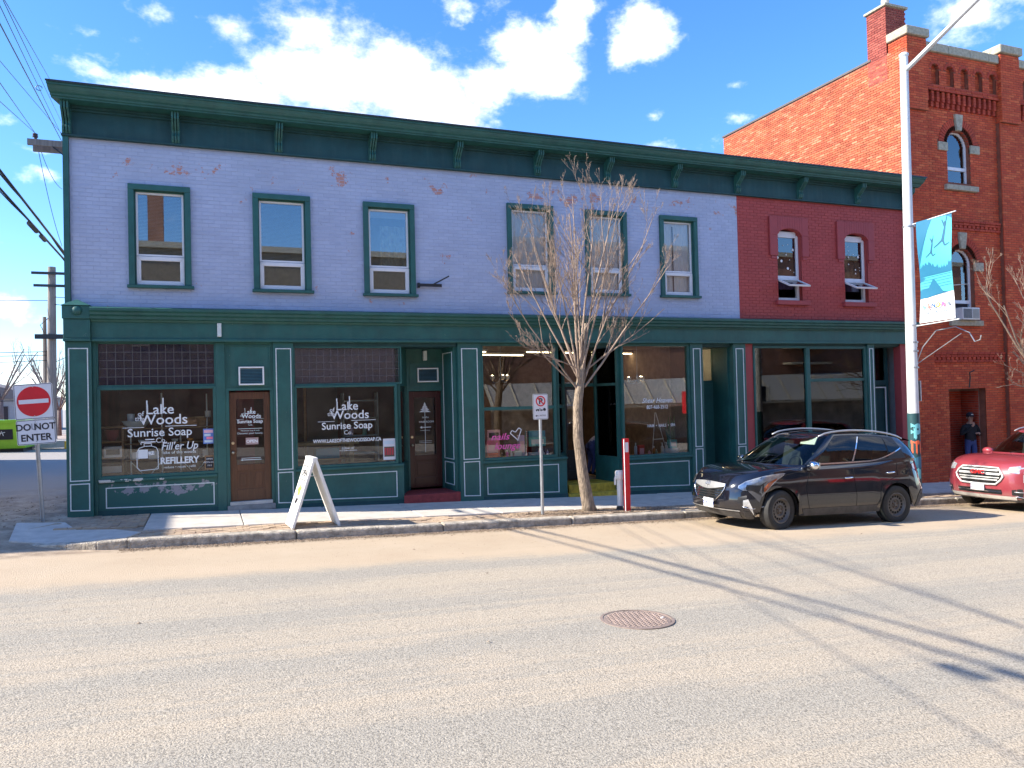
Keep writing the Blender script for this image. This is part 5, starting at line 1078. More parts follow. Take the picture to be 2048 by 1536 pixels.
PT = dict(tag='a', L=4.41, W=1.82, wheels=(.87, 3.51), R=.345, rim=.215, RF=.78, RR=.55, crown=.035, cen=.02, rc=.05, steer=rad(9), rimc=STEEL, nutc=RUST, mirc=CHROME, pch=True,
          shoulder=[(0, .86), (.15, .90), (.5, .965), (1.0, 1.005), (1.6, 1.02), (2.6, 1.045), (3.4, 1.10), (3.9, 1.15), (4.41, 1.12)],
          bottom=[(0, .26), (.35, .20), (.6, .24), (1.4, .235), (3.0, .245), (3.9, .29), (4.41, .34)],
          xf=[(0, .14), (.12, .05), (.3, .0), (.55, .01), (.8, .05), (1, .16)], xr=[(0, .10), (.2, .01), (.4, 0), (.6, .06), (.85, .10), (1, .13)],
          wz=[(.2, .93), (.34, .985), (.55, 1.0), (.72, .985), (.86, .975), (1.0, .94), (1.15, .915)],
          belt=[(.9, 1.085), (1.4, 1.075), (2.2, 1.085), (3.0, 1.115), (3.6, 1.16), (4.3, 1.19)], g0=(.96, 4.27, .82, .62), g1=(1.86, 4.06, .635, .40),
          roof=[(1.8, 1.535), (2.1, 1.60), (2.6, 1.63), (3.2, 1.615), (3.7, 1.565), (4.1, 1.49)], wsS=.86, doorS=[(1.02, 1.40), (1.425, 1.80), (1.815, 1.99)],
          dlo=lambda s: .10 if s < 1.6 else .10+.42*((s-1.6)/.39)**1.7, dhi=lambda s: .90-(.0 if s < 1.7 else .30*((s-1.7)/.29)**2), rail=(1.95, 3.95), mirror=(1.42, 1.10), mzb=.98, handles=((2.36, .86), (3.36, .92)),
          seams=[[(1.46, 1.0), (1.42, .7), (1.46, .36)], [(2.50, 1.03), (2.52, .7), (2.50, .36)], [(3.62, 1.1), (3.50, .88), (3.20, .72), (3.05, .5), (3.04, .38)], [(.95, .93), (1.25, 1.0)]], clad=[(1.2, .36), (3.2, .37)])
CARZ = g(9.6, 10.9)
car = thing('parked_car', 'black compact SUV with chrome mirrors and black steel wheels parked at the kerb', 'car', (8.17, 11.50, g(8.17, 11.5)+.0), local=True)
car.rotation_euler = (0, rad(1.98), 0); 
def det_black(bp, at, patch, body, hood, green, P):
    for sd in (1, -1):
        h = bp([(.16, .74, .78), (.22, .70, .85), (.34, .71, .90), (.5, .74, .945), (.66, .80, .965), (.82, .87, .975), (.93, .93, .972)], 'x', sd, .006).build('headlight', LAMPW, car, smooth=True)
        bp([(.25, .73, .80), (.36, .73, .85), (.46, .76, .87), (.54, .79, .88)], 'x', sd, .010).build('projector', LAMPD, h, smooth=True)
        bp([(.54, .765, .82), (.62, .79, .86), (.72, .84, .885), (.80, .88, .90)], 'x', sd, .010).build('turn_signal', ORL, h, smooth=True)
        bp([(.16, .74, .78), (.22, .70, .85), (.34, .71, .90), (.5, .74, .945), (.66, .80, .965), (.82, .87, .975), (.93, .93, .972)], 'x', sd, .014).build('lens', LENS, h, smooth=True)
        fd = bp([(.17, .50, .58), (.26, .42, .62), (.40, .40, .60), (.50, .47, .60), (.58, .575, .62)], 'x', sd, .004).build('fog_light_recess', PLAST, car, smooth=True); bp([(.23, .43, .53), (.29, .43, .56), (.35, .45, .56)], 'x', sd, .010).build('fog_light', LAMPW, fd, smooth=True)
        pts = [at(x, z=z, side=sd, off=.009) for x, z in ((.22, .42), (.34, .40), (.45, .43), (.53, .52), (.59, .62))]; MB().tube(pts, .007, 6).build('fog_trim', CHROME, fd, smooth=True)
        t = bp([(3.98, 1.00, 1.07), (4.08, .94, 1.10), (4.2, .90, 1.12), (4.30, .88, 1.12), (4.35, .87, 1.1)], 'x', sd, .008).build('tail_light', REDL, car, smooth=True)
        bp([(x, .0, .34) for x in (.22, .30, .38, .44)], 'x', sd, .007).build('bumper_cladding', CLAD, car, smooth=True)
        bp([(x, .0, .60-.1*(x < 4.05)) for x in (3.97, 4.05, 4.15, 4.25, 4.33, 4.385)], 'x', sd, .007).build('rear_bumper_cladding', CLAD, car, smooth=True)
    # six-sided grille with bright upper wing
    Ys = [-.42+.84*i/24 for i in range(25)]
    def both(cols, off, nm, mt, par=car, m=4):
        k = MB(); 
        for sd in (1, -1):
            a = bp([(max(.002, y), lo, hi) for y, lo, hi in cols], 'y', sd, off, m); k.add(a.v, a.f)
        return k.build(nm, mt, par, smooth=True)
    YY = [0, .06, .12, .18, .24, .30, .36, .42]
    gzt = lambda y: .80-.02*(y/.42)**2; gzb = lambda y: .475+max(0, (y-.24))*1.05
    gr = both([(y, gzb(y), gzt(y)) for y in YY], .004, 'grille', LINER)
    both([(y, gzt(y)-.115+.085*(y/.42)**1.6, gzt(y)+.01) for y in YY], .012, 'chrome_wing', SILV, gr)
    for k_ in range(4):
        z = .53+k_*.045; ym = min(.40, .24+(z-.475)/1.05-.01); both([(ym*i/6, z, z+.018) for i in range(7)], .011, 'grille_slat', CHROME, gr, 2)
    for sd in (1, -1):
        pts = [at(y=y, z=z, side=sd, off=.012) for y, z in ((.43, .785), (.425, .70), (.36, .60), (.25, .485), (.12, .468), (.004, .465))]; MB().tube(pts, .009, 6).build('grille_rim', CHROME, gr, smooth=True)
        e = [at(y=max(.004, .06*abs(math.cos(a))), z=.775+.032*math.sin(a), side=sd, off=.024) for a in [math.pi*(-.5+i/10) for i in range(11)]]; MB().tube(e, .005, 6).build('emblem_ring', CHROME, gr, smooth=True)
    for y0, y1, z0, z1 in ((-.032, -.022, .755, .795), (.022, .032, .755, .795), (-.028, .028, .768, .782)):
        a = at(y=abs(y0), z=z0, side=1 if y0 > 0 else -1, off=.022); b = at(y=abs(y1), z=z1, side=1 if y1 > 0 else -1, off=.022); MB().tube([a, b], .004, 5).build('emblem_bar', CHROME, gr)
    p0 = at(y=.12, z=.44, side=-1, off=.02); pl = MB(); pl.obox(Matrix.Translation((p0.x-.025, -.12+.0, .44)) @ Matrix.Rotation(rad(-3), 4, 'Z'), .006, .30, .155); po = pl.build('licence_plate', SIGNW, car, bevel=.002)
    Mt = Matrix.Translation((p0.x-.0295, -.12, .41)) @ Matrix.Rotation(rad(-93), 4, 'Z') @ Matrix.Rotation(rad(90), 4, 'X'); text('CHFT 214', pm('plate_blue', (.03, .06, .25), .5), po, Mt, .075, local=True, bold=.001)
    both([(y, .0, .31) for y in (0, .1, .2, .3, .4, .5, .6, .66)], .008, 'front_skirt', CLAD); both([(y, .325, .345) for y in (0, .1, .2, .3, .4, .5, .6, .68)], .014, 'skirt_trim', SILV, car, 1)
    sp_ = MB(); rows = []
    for i in range(13): y = -.60+1.2*i/12; rows.append([(3.96, y, 1.575-.03*(abs(y)/.6)**2), (4.14, y*1.0, 1.535-.03*(abs(y)/.6)**2), (4.14, y, 1.515-.03*(abs(y)/.6)**2), (3.98, y, 1.535-.03*(abs(y)/.6)**2)])
    sp_.grid(rows, close=True); sp_.build('roof_spoiler', BLK, car, smooth=40)
    for sd in (-.1, .45): a = hood(.0, .98); MB().tube([(1.0, sd, 1.10), (1.22, sd-.35, 1.19)], .008, 5).build('wiper', PLAST, car)
    MB().obox(Matrix.Translation((1.95, -.38, 1.50)) @ Matrix.Rotation(.5, 4, 'Y'), .02, .36, .15).build('sun_visor', pm('visor_white', (.7, .68, .62), .7, coords='obj'), car)
    MB().obox(Matrix.Translation((1.85, .0, 1.46)), .03, .22, .07).build('rear_view_mirror', PLAST, car)
suv(car, PT, BLK, det_black)
# red SUV at the right edge
PSIL = pm('pale_silver', (.66, .66, .64), .3, metal=.3, coords='obj')
REDC = carpaint('dusty_red_car_paint', (.27, .018, .035), (.44, .25, .23), .8, .1, .3, .08)
PG = dict(tag='b', L=4.63, W=1.86, wheels=(.92, 3.65), R=.36, rim=.23, RF=.62, RR=.5, nF=3.2, crown=.05, cen=.03, rc=.05, steer=rad(4), rimc=SILV, nutc=CHROME, mirc=REDC,
          shoulder=[(0, .93), (.15, .965), (.5, 1.03), (1.1, 1.08), (1.8, 1.07), (2.8, 1.09), (3.8, 1.13), (4.63, 1.12)],
          bottom=[(0, .27), (.35, .22), (.6, .26), (1.5, .25), (3.2, .25), (4.2, .31), (4.63, .34)],
          xf=[(0, .12), (.12, .04), (.35, .0), (.6, .0), (.85, .03), (1, .12)], xr=[(0, .10), (.2, .01), (.4, 0), (.6, .04), (.85, .08), (1, .12)],
          wz=[(.2, .93), (.34, .985), (.55, 1.0), (.75, .99), (.9, .98), (1.05, .94), (1.2, .91)],
          belt=[(1, 1.15), (1.5, 1.13), (2.3, 1.13), (3.2, 1.15), (4.0, 1.19), (4.5, 1.2)], g0=(1.08, 4.45, .84, .62), g1=(1.92, 4.2, .66, .40),
          roof=[(1.8, 1.57), (2.2, 1.64), (2.8, 1.67), (3.5, 1.65), (4.0, 1.60), (4.3, 1.54)], wsS=.86, doorS=[(1.02, 1.42), (1.44, 1.80), (1.815, 1.97)],
          dlo=lambda s: .10, dhi=lambda s: .90, rail=(2.0, 4.1), mirror=(1.55, 1.16), mzb=1.0, handles=((2.5, .90), (3.5, .94)),
          seams=[[(1.56, 1.05), (1.52, .7), (1.56, .38)], [(2.62, 1.07), (2.64, .7), (2.62, .38)]], clad=[(1.2, .38), (3.3, .38)])
car2 = thing('parked_car', 'dusty red SUV with big chrome grille parked at the kerb on the right edge', 'car', (14.93, 11.50, g(14.93, 11.5)), local=True); car2.rotation_euler = (0, rad(1.98), 0)
def det_red(bp, at, patch, body, hood, green, P):
    def both(cols, off, nm, mt, par=car2, m=4):
        k = MB()
        for sd in (1, -1): a = bp([(max(.002, y), lo, hi) for y, lo, hi in cols], 'y', sd, off, m); k.add(a.v, a.f)
        return k.build(nm, mt, par, smooth=True)
    ym = lambda z: .40+.10*(1-abs((z-.74)/.16)) if z > .74 else .50-.16*((.74-z)/.16)
    gr = both([(y, .58+max(0, y-.36)*1.2, .89-max(0, y-.40)*1.5) for y in (0, .08, .16, .24, .32, .36, .40, .44, .48)], .004, 'grille', LINER)
    for z, h in ((.845, .03), (.765, .045), (.70, .025), (.645, .03)): both([((.47-abs(z-.74)*.6)*i/8, z, z+h) for i in range(9)], .014, 'grille_bar', PSIL, gr, 2)
    for sd in (1, -1):
        pts = [at(y=y, z=z, side=sd, off=.016) for y, z in ((.004, .905), (.2, .903), (.40, .90), (.47, .83), (.52, .75), (.47, .66), (.38, .57), (.2, .562), (.004, .56))]; MB().tube(pts, .020, 8).build('grille_rim', PSIL, gr, smooth=True)
        h = bp([(.055, .84, .93), (.12, .82, .955), (.25, .80, .985), (.42, .80, 1.01), (.60, .86, 1.03), (.72, .93, 1.04)], 'x', sd, .006).build('headlight', LAMPW, car2, smooth=True)
        bp([(.20, .64, .80), (.30, .62, .80), (.42, .66, .80), (.50, .74, .80)], 'x', sd, .007).build('headlight_hook', LAMPW, h, smooth=True); bp([(.30, .86, .92), (.42, .86, .94), (.52, .89, .95)], 'x', sd, .011).build('projector', LAMPD, h, smooth=True)
        fr = bp([(.08, .36, .47), (.16, .34, .50), (.28, .34, .50), (.40, .38, .50), (.47, .44, .5)], 'x', sd, .005).build('fog_recess', PLAST, car2, smooth=True); pts = [at(x, z=z, side=sd, off=.01) for x, z in ((.10, .34), (.2, .325), (.34, .33), (.45, .40), (.49, .50))]; MB().tube(pts, .010, 6).build('fog_trim', CHROME, fr, smooth=True); MB().tube([at(x, z=.43, side=sd, off=.012) for x in (.1, .2, .3, .4)], .008, 6).build('fog_bar', SILV, fr, smooth=True)
        bp([(3.98, .98, 1.08), (4.2, .94, 1.1), (4.4, .92, 1.1), (4.55, .92, 1.1)], 'x', sd, .008).build('tail_light', REDL, car2, smooth=True)
        bp([(x, .0, .33) for x in (.1, .18, .28, .38, .46)], 'x', sd, .007).build('bumper_cladding', CLAD, car2, smooth=True)
    both([(y, .36, .46) for y in (0, .1, .2, .3, .4, .48)], .004, 'lower_intake', LINER); both([(y, .40, .425) for y in (0, .1, .2, .3, .4, .48)], .013, 'intake_bar', CHROME, car2, 1); both([(y, .27, .335) for y in (0, .15, .3, .45, .6, .72)], .012, 'skid_plate', PSIL, car2, 2); both([(y, .0, .26) for y in (0, .15, .3, .45, .6, .72)], .008, 'front_skirt', CLAD)
    p0 = at(y=.1, z=.50, side=-1, off=.02); Mz = Matrix.Rotation(rad(-90), 4, 'Z') @ Matrix.Rotation(rad(90), 4, 'X')
    po = MB().obox(Matrix.Translation((p0.x-.01, .0, .50)), .006, .30, .15).build('licence_plate', SIGNW, car2, bevel=.002); text('GREW 042', pm('plate_ink', (.2, .22, .4), .5), po, Matrix.Translation((p0.x-.0145, 0, .47)) @ Mz, .07, local=True)
    q = at(y=.05, z=.775, side=1, off=.02); text('GMC', pm('emblem_red', (.55, .03, .03), .3, coords='obj'), gr, Matrix.Translation((q.x-.016, 0, .762)) @ Mz, .105, local=True, bold=.003, ext=.006, name='emblem', sx=1.35)
    text('GMC', CHROME, gr, Matrix.Translation((q.x-.010, 0, .758)) @ Mz, .110, local=True, bold=.012, ext=.004, name='emblem_edge', sx=1.32)
    MB().tube([(1.1, .1, 1.17), (1.35, -.35, 1.27)], .008, 5).build('wiper', PLAST, car2)
suv(car2, PG, REDC, det_red)
# simple dark car beyond the skip
FC = thing('parked_car', 'dark car roof with bluish windows showing above the green skip at the left edge', 'car', (-11.5, 43, 0), local=True)
rows = []
for y, k in ((-.85, .0), (-.80, .75), (-.6, .97), (0, 1), (.6, .97), (.80, .75), (.85, 0)):
    rows.append([(x, y*(1 if z < 1 else .85), .35+(z-.35)*k) for x, z in ((-2.2, .55), (-2.15, .85), (-1.2, 1.0), (-.5, 1.45), (.9, 1.48), (1.7, 1.05), (2.2, .95), (2.25, .5))])
m = MB(); m.grid(rows); m.v = [(a*1.25, b*1.1, c*1.28) for a, b, c in m.v]; m.build('body', pm('far_car_dark', (.03, .04, .06), .25, coords='obj'), FC, smooth=True); m = MB(); m.hexa([(-1.0, -1.0, 1.35), (2.0, -1.0, 1.40), (2.0, -.9, 1.40), (-1.0, -.9, 1.35), (-.5, -.86, 1.78), (1.1, -.86, 1.8), (1.1, -.8, 1.8), (-.5, -.8, 1.78)]); m.build('side_window', pm('far_car_glass', (.05, .09, .12), .1, coords='obj'), FC)
for x in (-1.7, 1.75): MB().lathe([(.36, -.1), (.36, .1)], (x, -.85, .36), 18, Matrix.Rotation(rad(90), 3, 'X')).build('wheel', TYRE, FC)

# ------------------------------------------------------------------ people
def figure(root, nodes, bones, mats, extra=None):
    """nodes: name -> (pos, radius); bones: (a, b, material index). grown as one continuous skin"""
    names = list(nodes); idx = {n: i for i, n in enumerate(names)}
    me = bpy.data.meshes.new('body'); me.from_pydata([nodes[n][0] for n in names], [(idx[a], idx[b]) for a, b, _ in bones], []); me.update()
    o = bpy.data.objects.new('body', me); C.objects.link(o); md = o.modifiers.new('skin', 'SKIN'); md.use_smooth_shade = True; md.branch_smoothing = .5
    sv = me.skin_vertices[0].data
    for n in names: r_ = nodes[n][1]; sv[idx[n]].radius = r_ if hasattr(r_, '__len__') else (r_, r_)
    sv[0].use_root = True; sb_ = o.modifiers.new('sub', 'SUBSURF'); sb_.levels = 2; sb_.render_levels = 2
    bpy.context.view_layer.update(); m2 = bpy.data.meshes.new_from_object(o.evaluated_get(bpy.context.evaluated_depsgraph_get())); bpy.data.objects.remove(o)
    m2.materials.clear(); [m2.materials.append(m) for m in mats]; seg = [(Vector(nodes[a][0]), Vector(nodes[b][0]), m) for a, b, m in bones]
    for p in m2.polygons:
        c = p.center; best = min(seg, key=lambda s_: (c-(s_[0]+(s_[1]-s_[0])*max(0, min(1, (c-s_[0]).dot(s_[1]-s_[0])/max(1e-9, (s_[1]-s_[0]).length_squared))))).length); p.material_index = best[2]; p.use_smooth = True
    o = bpy.data.objects.new('body', m2); C.objects.link(o); o.parent = root; return o
SKIN = pm('skin', (.42, .22, .15), .6, coords='obj'); JACK = pm('black_jacket', (.012, .012, .016), .8, var=.3, scale=14, bump=.4, bscale=20, coords='obj'); JEAN = pm('blue_jeans', (.05, .07, .20), .8, var=.25, scale=20, coords='obj'); SHOE = pm('dark_shoe', (.02, .02, .02), .6, coords='obj'); CAPM = pm('dark_cap', (.02, .02, .035), .8, coords='obj'); HAIR = pm('brown_hair', (.04, .025, .015), .7, coords='obj')
def hand(nodes, bones, pre, wrist, d, up, sd, mi, curl=.5):
    d, up = Vector(d).normalized(), Vector(up).normalized(); side_ = d.cross(up).normalized()*sd; w = Vector(wrist); pm_ = w+d*.05; nodes[pre+'palm'] = (pm_, (.024, .036)); bones.append((pre+'wr', pre+'palm', mi)); kn = w+d*.085; nodes[pre+'kn'] = (kn, (.014, .036)); bones.append((pre+'palm', pre+'kn', mi))
    for i, (o_, l_) in enumerate(((-.027, .068), (-.009, .078), (.009, .073), (.026, .056))):
        a = kn+side_*o_; p1 = a+d*l_*.5-up*l_*.15*curl*2; p2 = p1+d*l_*.22-up*l_*.5*curl
        for j, (p, r_) in enumerate(((a+d*.008, .0095), (p1, .0088), (p2, .0075))): nodes['%sf%d%d' % (pre, i, j)] = (p, r_)
        bones += [(pre+'kn', '%sf%d0' % (pre, i), mi), ('%sf%d0' % (pre, i), '%sf%d1' % (pre, i), mi), ('%sf%d1' % (pre, i), '%sf%d2' % (pre, i), mi)]
    t0 = w+d*.025-side_*.032; t1 = t0+d*.03-side_*.018-up*.012; t2 = t1+d*.028-up*.012; nodes[pre+'t1'] = (t1, .0105); nodes[pre+'t2'] = (t2, .009); bones += [(pre+'palm', pre+'t1', mi), (pre+'t1', pre+'t2', mi)]
def person(name, label, loc, rz, top, legs, sh=None, pose='stand'):
    T = thing(name, label, 'person', loc, rz=rz, local=True); n, b = {}, []
    n['pelvis'] = ((0, 0, .95), (.155, .125)); n['waist'] = ((0, 0, 1.10), (.17, .13)); n['chest'] = ((0, -.01, 1.30), (.19, .135)); n['neckb'] = ((0, .0, 1.475), (.085, .075)); n['neck'] = ((0, -.01, 1.53), .052); n['jaw'] = ((0, -.03, 1.585), (.058, .066)); n['head'] = ((0, -.015, 1.66), (.072, .09)); n['crown'] = ((0, 0, 1.735), (.058, .072))
    b += [('pelvis', 'waist', 1), ('waist', 'chest', 1), ('chest', 'neckb', 1), ('neckb', 'neck', 0), ('neck', 'jaw', 0), ('jaw', 'head', 0), ('head', 'crown', 0)]
    for s_, q in ((-1, 'l'), (1, 'r')):
        n[q+'sh'] = ((s_*.185, 0, 1.42), .075); b.append(('chest', q+'sh', 1))
        if q == 'l': el, wr, d, up = (-.27, .02, 1.14), (-.24, -.12, .92), (.1, -.25, -1), (1, 0, 0)       # hanging, towards the pocket
        else: el, wr, d, up = (.29, .03, 1.15), (.13, -.22, 1.20), (-1, -.25, .15), (0, -.3, 1)               # bent across the chest
        if q == 'l' and pose == 'stand': el, wr, d, up = (-.28, .0, 1.15), (-.07, -.20, 1.40), (.35, -.2, 1), (0, -1, 0)
        n[q+'el'] = (el, .056); n[q+'wr'] = (wr, .033); b += [(q+'sh', q+'el', 1), (q+'el', q+'wr', 1)]; hand(n, b, q, wr, d, up, s_, 0)
        n[q+'hip'] = ((s_*.095, 0, .90), .095); n[q+'kn_'] = ((s_*.11, -.01, .50), .066); n[q+'an'] = ((s_*.115, .02, .10), .045); n[q+'ft'] = ((s_*.125, -.06, .045), (.045, .035)); n[q+'to'] = ((s_*.14, -.16, .035), (.04, .028))
        b += [('pelvis', q+'hip', 2), (q+'hip', q+'kn_', 2), (q+'kn_', q+'an', 2), (q+'an', q+'ft', 3), (q+'ft', q+'to', 3)]
    bd = figure(T, n, b, [SKIN, top, legs, SHOE]); fc = MB(); fc.ell((0, -.118, 1.645), .013, .018, .024, 8); fc.build('nose', SKIN, T, smooth=True)
    for s_ in (-1, 1): MB().ell((s_*.032, -.098, 1.675), .012, .008, .007, 8).build('eye', BLACKM, T, smooth=True); MB().ell((s_*.088, .0, 1.65), .012, .022, .03, 8).build('ear', SKIN, T, smooth=True)
    MB().tube([(-.025, -.102, 1.603), (0, -.110, 1.600), (.025, -.102, 1.603)], .005, 5).build('mouth', pm('lips_'+name+str(len(MATS)), (.3, .1, .08), .6, coords='obj'), T)
    MB().ell((0, .02, 1.69), .088, .095, .085, 12).build('hair', HAIR, T, smooth=True); return T
pr = person('person', 'person in a black jacket, dark cap and blue jeans standing in the brick doorway', (20.42, 15.90, -.84), rad(-18), JACK, JEAN)
cp_ = MB(); cp_.lathe([(.094, -.005), (.098, .02), (.092, .065), (.06, .10), (.001, .112)], (0, -.005, 1.70), 18, Matrix.Diagonal((.92, 1.12, 1))); co = cp_.build('cap', CAPM, pr, smooth=True); bl_ = MB(); bl_.grid([[(x, -.10-.085*math.cos(x*14)*k, 1.708-.012*k-abs(x)*.12*k) for x in (-.075, -.05, -.025, 0, .025, .05, .075)] for k in (0, .5, 1)]); bl_.build('peak', CAPM, co, smooth=True); bx(-.03, .03, -.117, -.110, 1.735, 1.752).build('cap_badge', WHITE, co)
ph = bx(-.03, .03, -.30, -.29, 1.42, 1.5); ph = None
pr.scale = (.99, .99, .99)
SHIRT = pm('pale_lavender_shirt', (.42, .40, .55), .85, var=.12, bump=.3, coords='obj')
T = thing('person', 'person in a pale lavender shirt bending over behind the salon window', 'person', (8.95, 17.1, -.28), local=True); n, b = {}, []
n.update(pelvis=((-.15, 0, .80), (.17, .16)), waist=((.0, 0, .88), (.2, .2)), chest=((.22, -.05, .92), (.21, .2)), neckb=((.42, -.08, .86), .085), neck=((.48, -.08, .82), .055), head=((.56, -.10, .78), (.085, .09)), crown=((.62, -.11, .74), (.06, .07)))
b += [('pelvis', 'waist', 1), ('waist', 'chest', 1), ('chest', 'neckb', 1), ('neckb', 'neck', 0), ('neck', 'head', 4), ('head', 'crown', 4)]
for s_, q in ((-1, 'l'), (1, 'r')):
    n[q+'sh'] = ((.33, -.05+s_*.19, .90), .08); n[q+'el'] = ((.42, -.05+s_*.26, .62), .055); n[q+'wr'] = ((.55, -.05+s_*.14, .48), .033); b += [('chest', q+'sh', 1), (q+'sh', q+'el', 1), (q+'el', q+'wr', 0)]; hand(n, b, q, n[q+'wr'][0], (1, -s_*.3, -.3), (0, 0, 1), s_, 0)
    n[q+'hip'] = ((-.16, s_*.1, .76), .10); n[q+'kn_'] = ((-.08, s_*.12, .42), .068); n[q+'an'] = ((-.16, s_*.12, .09), .046); n[q+'to'] = ((.0, s_*.13, .035), (.035, .04)); b += [('pelvis', q+'hip', 2), (q+'hip', q+'kn_', 2), (q+'kn_', q+'an', 2), (q+'an', q+'to', 3)]
figure(T, n, b, [SKIN, SHIRT, JEAN, SHOE, HAIR])
# ------------------------------------------------------------------ street furniture
def plate_text(s, mat, par, x, y, z, size, **k): return text(s, mat, par, FY(x, y, z), size, **k)
def rrect(x0, x1, z0, z1, r_, n=5):
    p = []
    for cx, cz, a in ((x1-r_, z0+r_, -90), (x1-r_, z1-r_, 0), (x0+r_, z1-r_, 90), (x0+r_, z0+r_, 180)):
        for i in range(n+1): t = rad(a+90*i/n); p.append((cx+r_*math.cos(t), cz+r_*math.sin(t)))
    return p
def ring(m, cx, cz, r0, r1, y0, y1, n=40):
    for i in range(n):
        a, b = 2*math.pi*i/n, 2*math.pi*(i+1)/n; P = lambda rr, t: (cx+rr*math.cos(t), cz+rr*math.sin(t))
        m.prism([P(r0, a), P(r0, b), P(r1, b), P(r1, a)], y0, y1)
# no-entry sign (leans a little)
NE = thing('no_entry_sign', 'red and white no-entry sign above a DO NOT ENTER plate on a steel post', 'road sign', (-2.60, 15.22, -.2), local=True)
m = MB()
for s_ in (-1, 1): m.box(*sorted((s_*.018, s_*.030)), -.012, .012, -.05, 2.25)
m.box(-.018, .018, .004, .012, -.05, 2.25); m.build('post', GALV, NE)
def sign_plate(par, x0, x1, z0, z1, y, name='sign_plate', bord=SIGNB, bw=.010, r_=.03):
    p = MB(); p.prism(rrect(x0, x1, z0, z1, r_), y, y+.004); o = p.build(name, SIGNW, par)
    q = MB(); A = rrect(x0+.008, x1-.008, z0+.008, z1-.008, r_*.8); Bq = rrect(x0+.008+bw, x1-.008-bw, z0+.008+bw, z1-.008-bw, r_*.6)
    for i in range(len(A)): j = (i+1) % len(A); q.prism([A[i], A[j], Bq[j], Bq[i]], y-.0015, y-.0005)
    q.build('border', bord, o); return o
zb = 1.74
p1 = sign_plate(NE, -.295, .295, zb, zb+.60, -.020, bw=.008); m = MB(); m.prism([(.255*math.cos(t*math.pi/24), zb+.30+.255*math.sin(t*math.pi/24)) for t in range(48)], -.0225, -.0205); m.build('red_disc', SIGNRED, p1)
bx(-.225, .225, -.0245, -.0228, zb+.265, zb+.335).build('white_bar', SIGNW, p1)
p2 = sign_plate(NE, -.29, .30, zb-.43, zb-.01, -.020, bw=.008)
text('DO NOT', SIGNB, p2, FY(0.0, -.022, zb-.185), .155, bold=.004, sx=.95, local=True); text('ENTER', SIGNB, p2, FY(0, -.022, zb-.365), .16, bold=.004, sx=.98, local=True)
GHO = pm('ghost_letter', (.38, .38, .42), .5); text('U', GHO, p2, FY(-.02, -.0215, zb-.18), .15, bold=.004, local=True)
for z in (zb+.55, zb+.05, zb-.05, zb-.38): m = MB(); m.lathe([(.011, 0), (.008, .006), (.001, .007)], (0, -.0245 if z == zb+.55 else -.0245, z), 8, Matrix.Rotation(rad(90), 3, 'X')); m.build('bolt', GALV, NE)
NE.rotation_euler = (0, rad(-3.0), rad(-6))
# no parking / tow-away sign
NP = thing('no_parking_sign', 'small white no-parking tow-away sign with red ring on a steel post near the tree', 'road sign', (5.78, 13.2, -.48), local=True)
m = MB(); m.tube([(0, .02, -.05), (.0, .02, 2.22)], .030, 12); m.build('post', GALV, NP, smooth=30)
q = sign_plate(NP, -.155, .150, 1.76, 2.235, -.018, bw=.006, r_=.03); m = MB(); ring(m, 0, 2.10, .075, .098, -.0215, -.0195); m.prism([(-.075, 2.155), (-.058, 2.172), (.075, 2.045), (.058, 2.028)], -.0225, -.0216); m.build('red_ring', SIGNRED, q)
text('P', SIGNB, q, FY(0, -.0205, 2.05), .15, bold=.005, local=True)
m = MB(); y0, y1 = -.021, -.0195     # tow-truck silhouette, arrow
m.prism([(-.10, 1.93), (-.03, 1.93), (-.025, 1.945), (-.05, 1.955), (-.08, 1.952), (-.10, 1.942)], y0, y1); m.prism([(-.02, 1.925), (.10, 1.925), (.105, 1.95), (.085, 1.972), (.055, 1.972), (.05, 1.945), (.02, 1.942), (-.03, 1.975), (-.034, 1.968), (.0, 1.94)], y0, y1)
for x in (-.085, -.045, .005, .08): m.lathe([(.012, 0), (.001, .001)], (x, -.0212, 1.925), 10, Matrix.Rotation(rad(90), 3, 'X'))
m.prism([(-.11, 1.83), (-.085, 1.85), (-.085, 1.835), (-.05, 1.835), (-.05, 1.825), (-.085, 1.825), (-.085, 1.81)], y0, y1); m.build('pictogram', SIGNB, q)
text('ANYTIME', SIGNB, q, FY(.035, -.0205, 1.825), .03, local=True)
# red hydrant marker with white cap post
RM = thing('red_marker_post', 'tall red square marker post with small white label beside the tree pit', 'marker post', (7.55, 13.18, -.55), local=True)
bx(-.055, .055, -.045, .045, -.05, 1.40).build('post', pm('marker_red', (.62, .01, .02), .45, var=.1, coords='obj'), RM, bevel=.006)
bx(-.0565, -.048, -.0449, -.022, 0, 1.39).build('side_stripe', SIGNW, RM); bx(-.035, .035, -.0475, -.0452, 1.14, 1.33).build('label_plate', SIGNW, RM)
WM = thing('white_pipe_marker', 'short white pipe marker standing just behind the red post', 'marker post', (7.50, 13.36, -.55), local=True)
MB().tube([(0, 0, -.05), (0, 0, .62)], .055, 14).build('pipe', WHITE, WM, smooth=30); MB().lathe([(.072, 0), (.085, .03), (.085, .14), (.07, .17), (.001, .175)], (0, 0, .60), 14).build('cap', WHITE, WM, smooth=30); MB().tube([(-.07, 0, .68), (-.10, 0, .62), (-.10, 0, .50)], .02, 8).build('spout', WHITE, WM, smooth=30)
MB().lathe([(.08, 0), (.06, .08), (.001, .1)], (-.02, -.02, 0), 8).build('dark_base', BLACKM, WM)
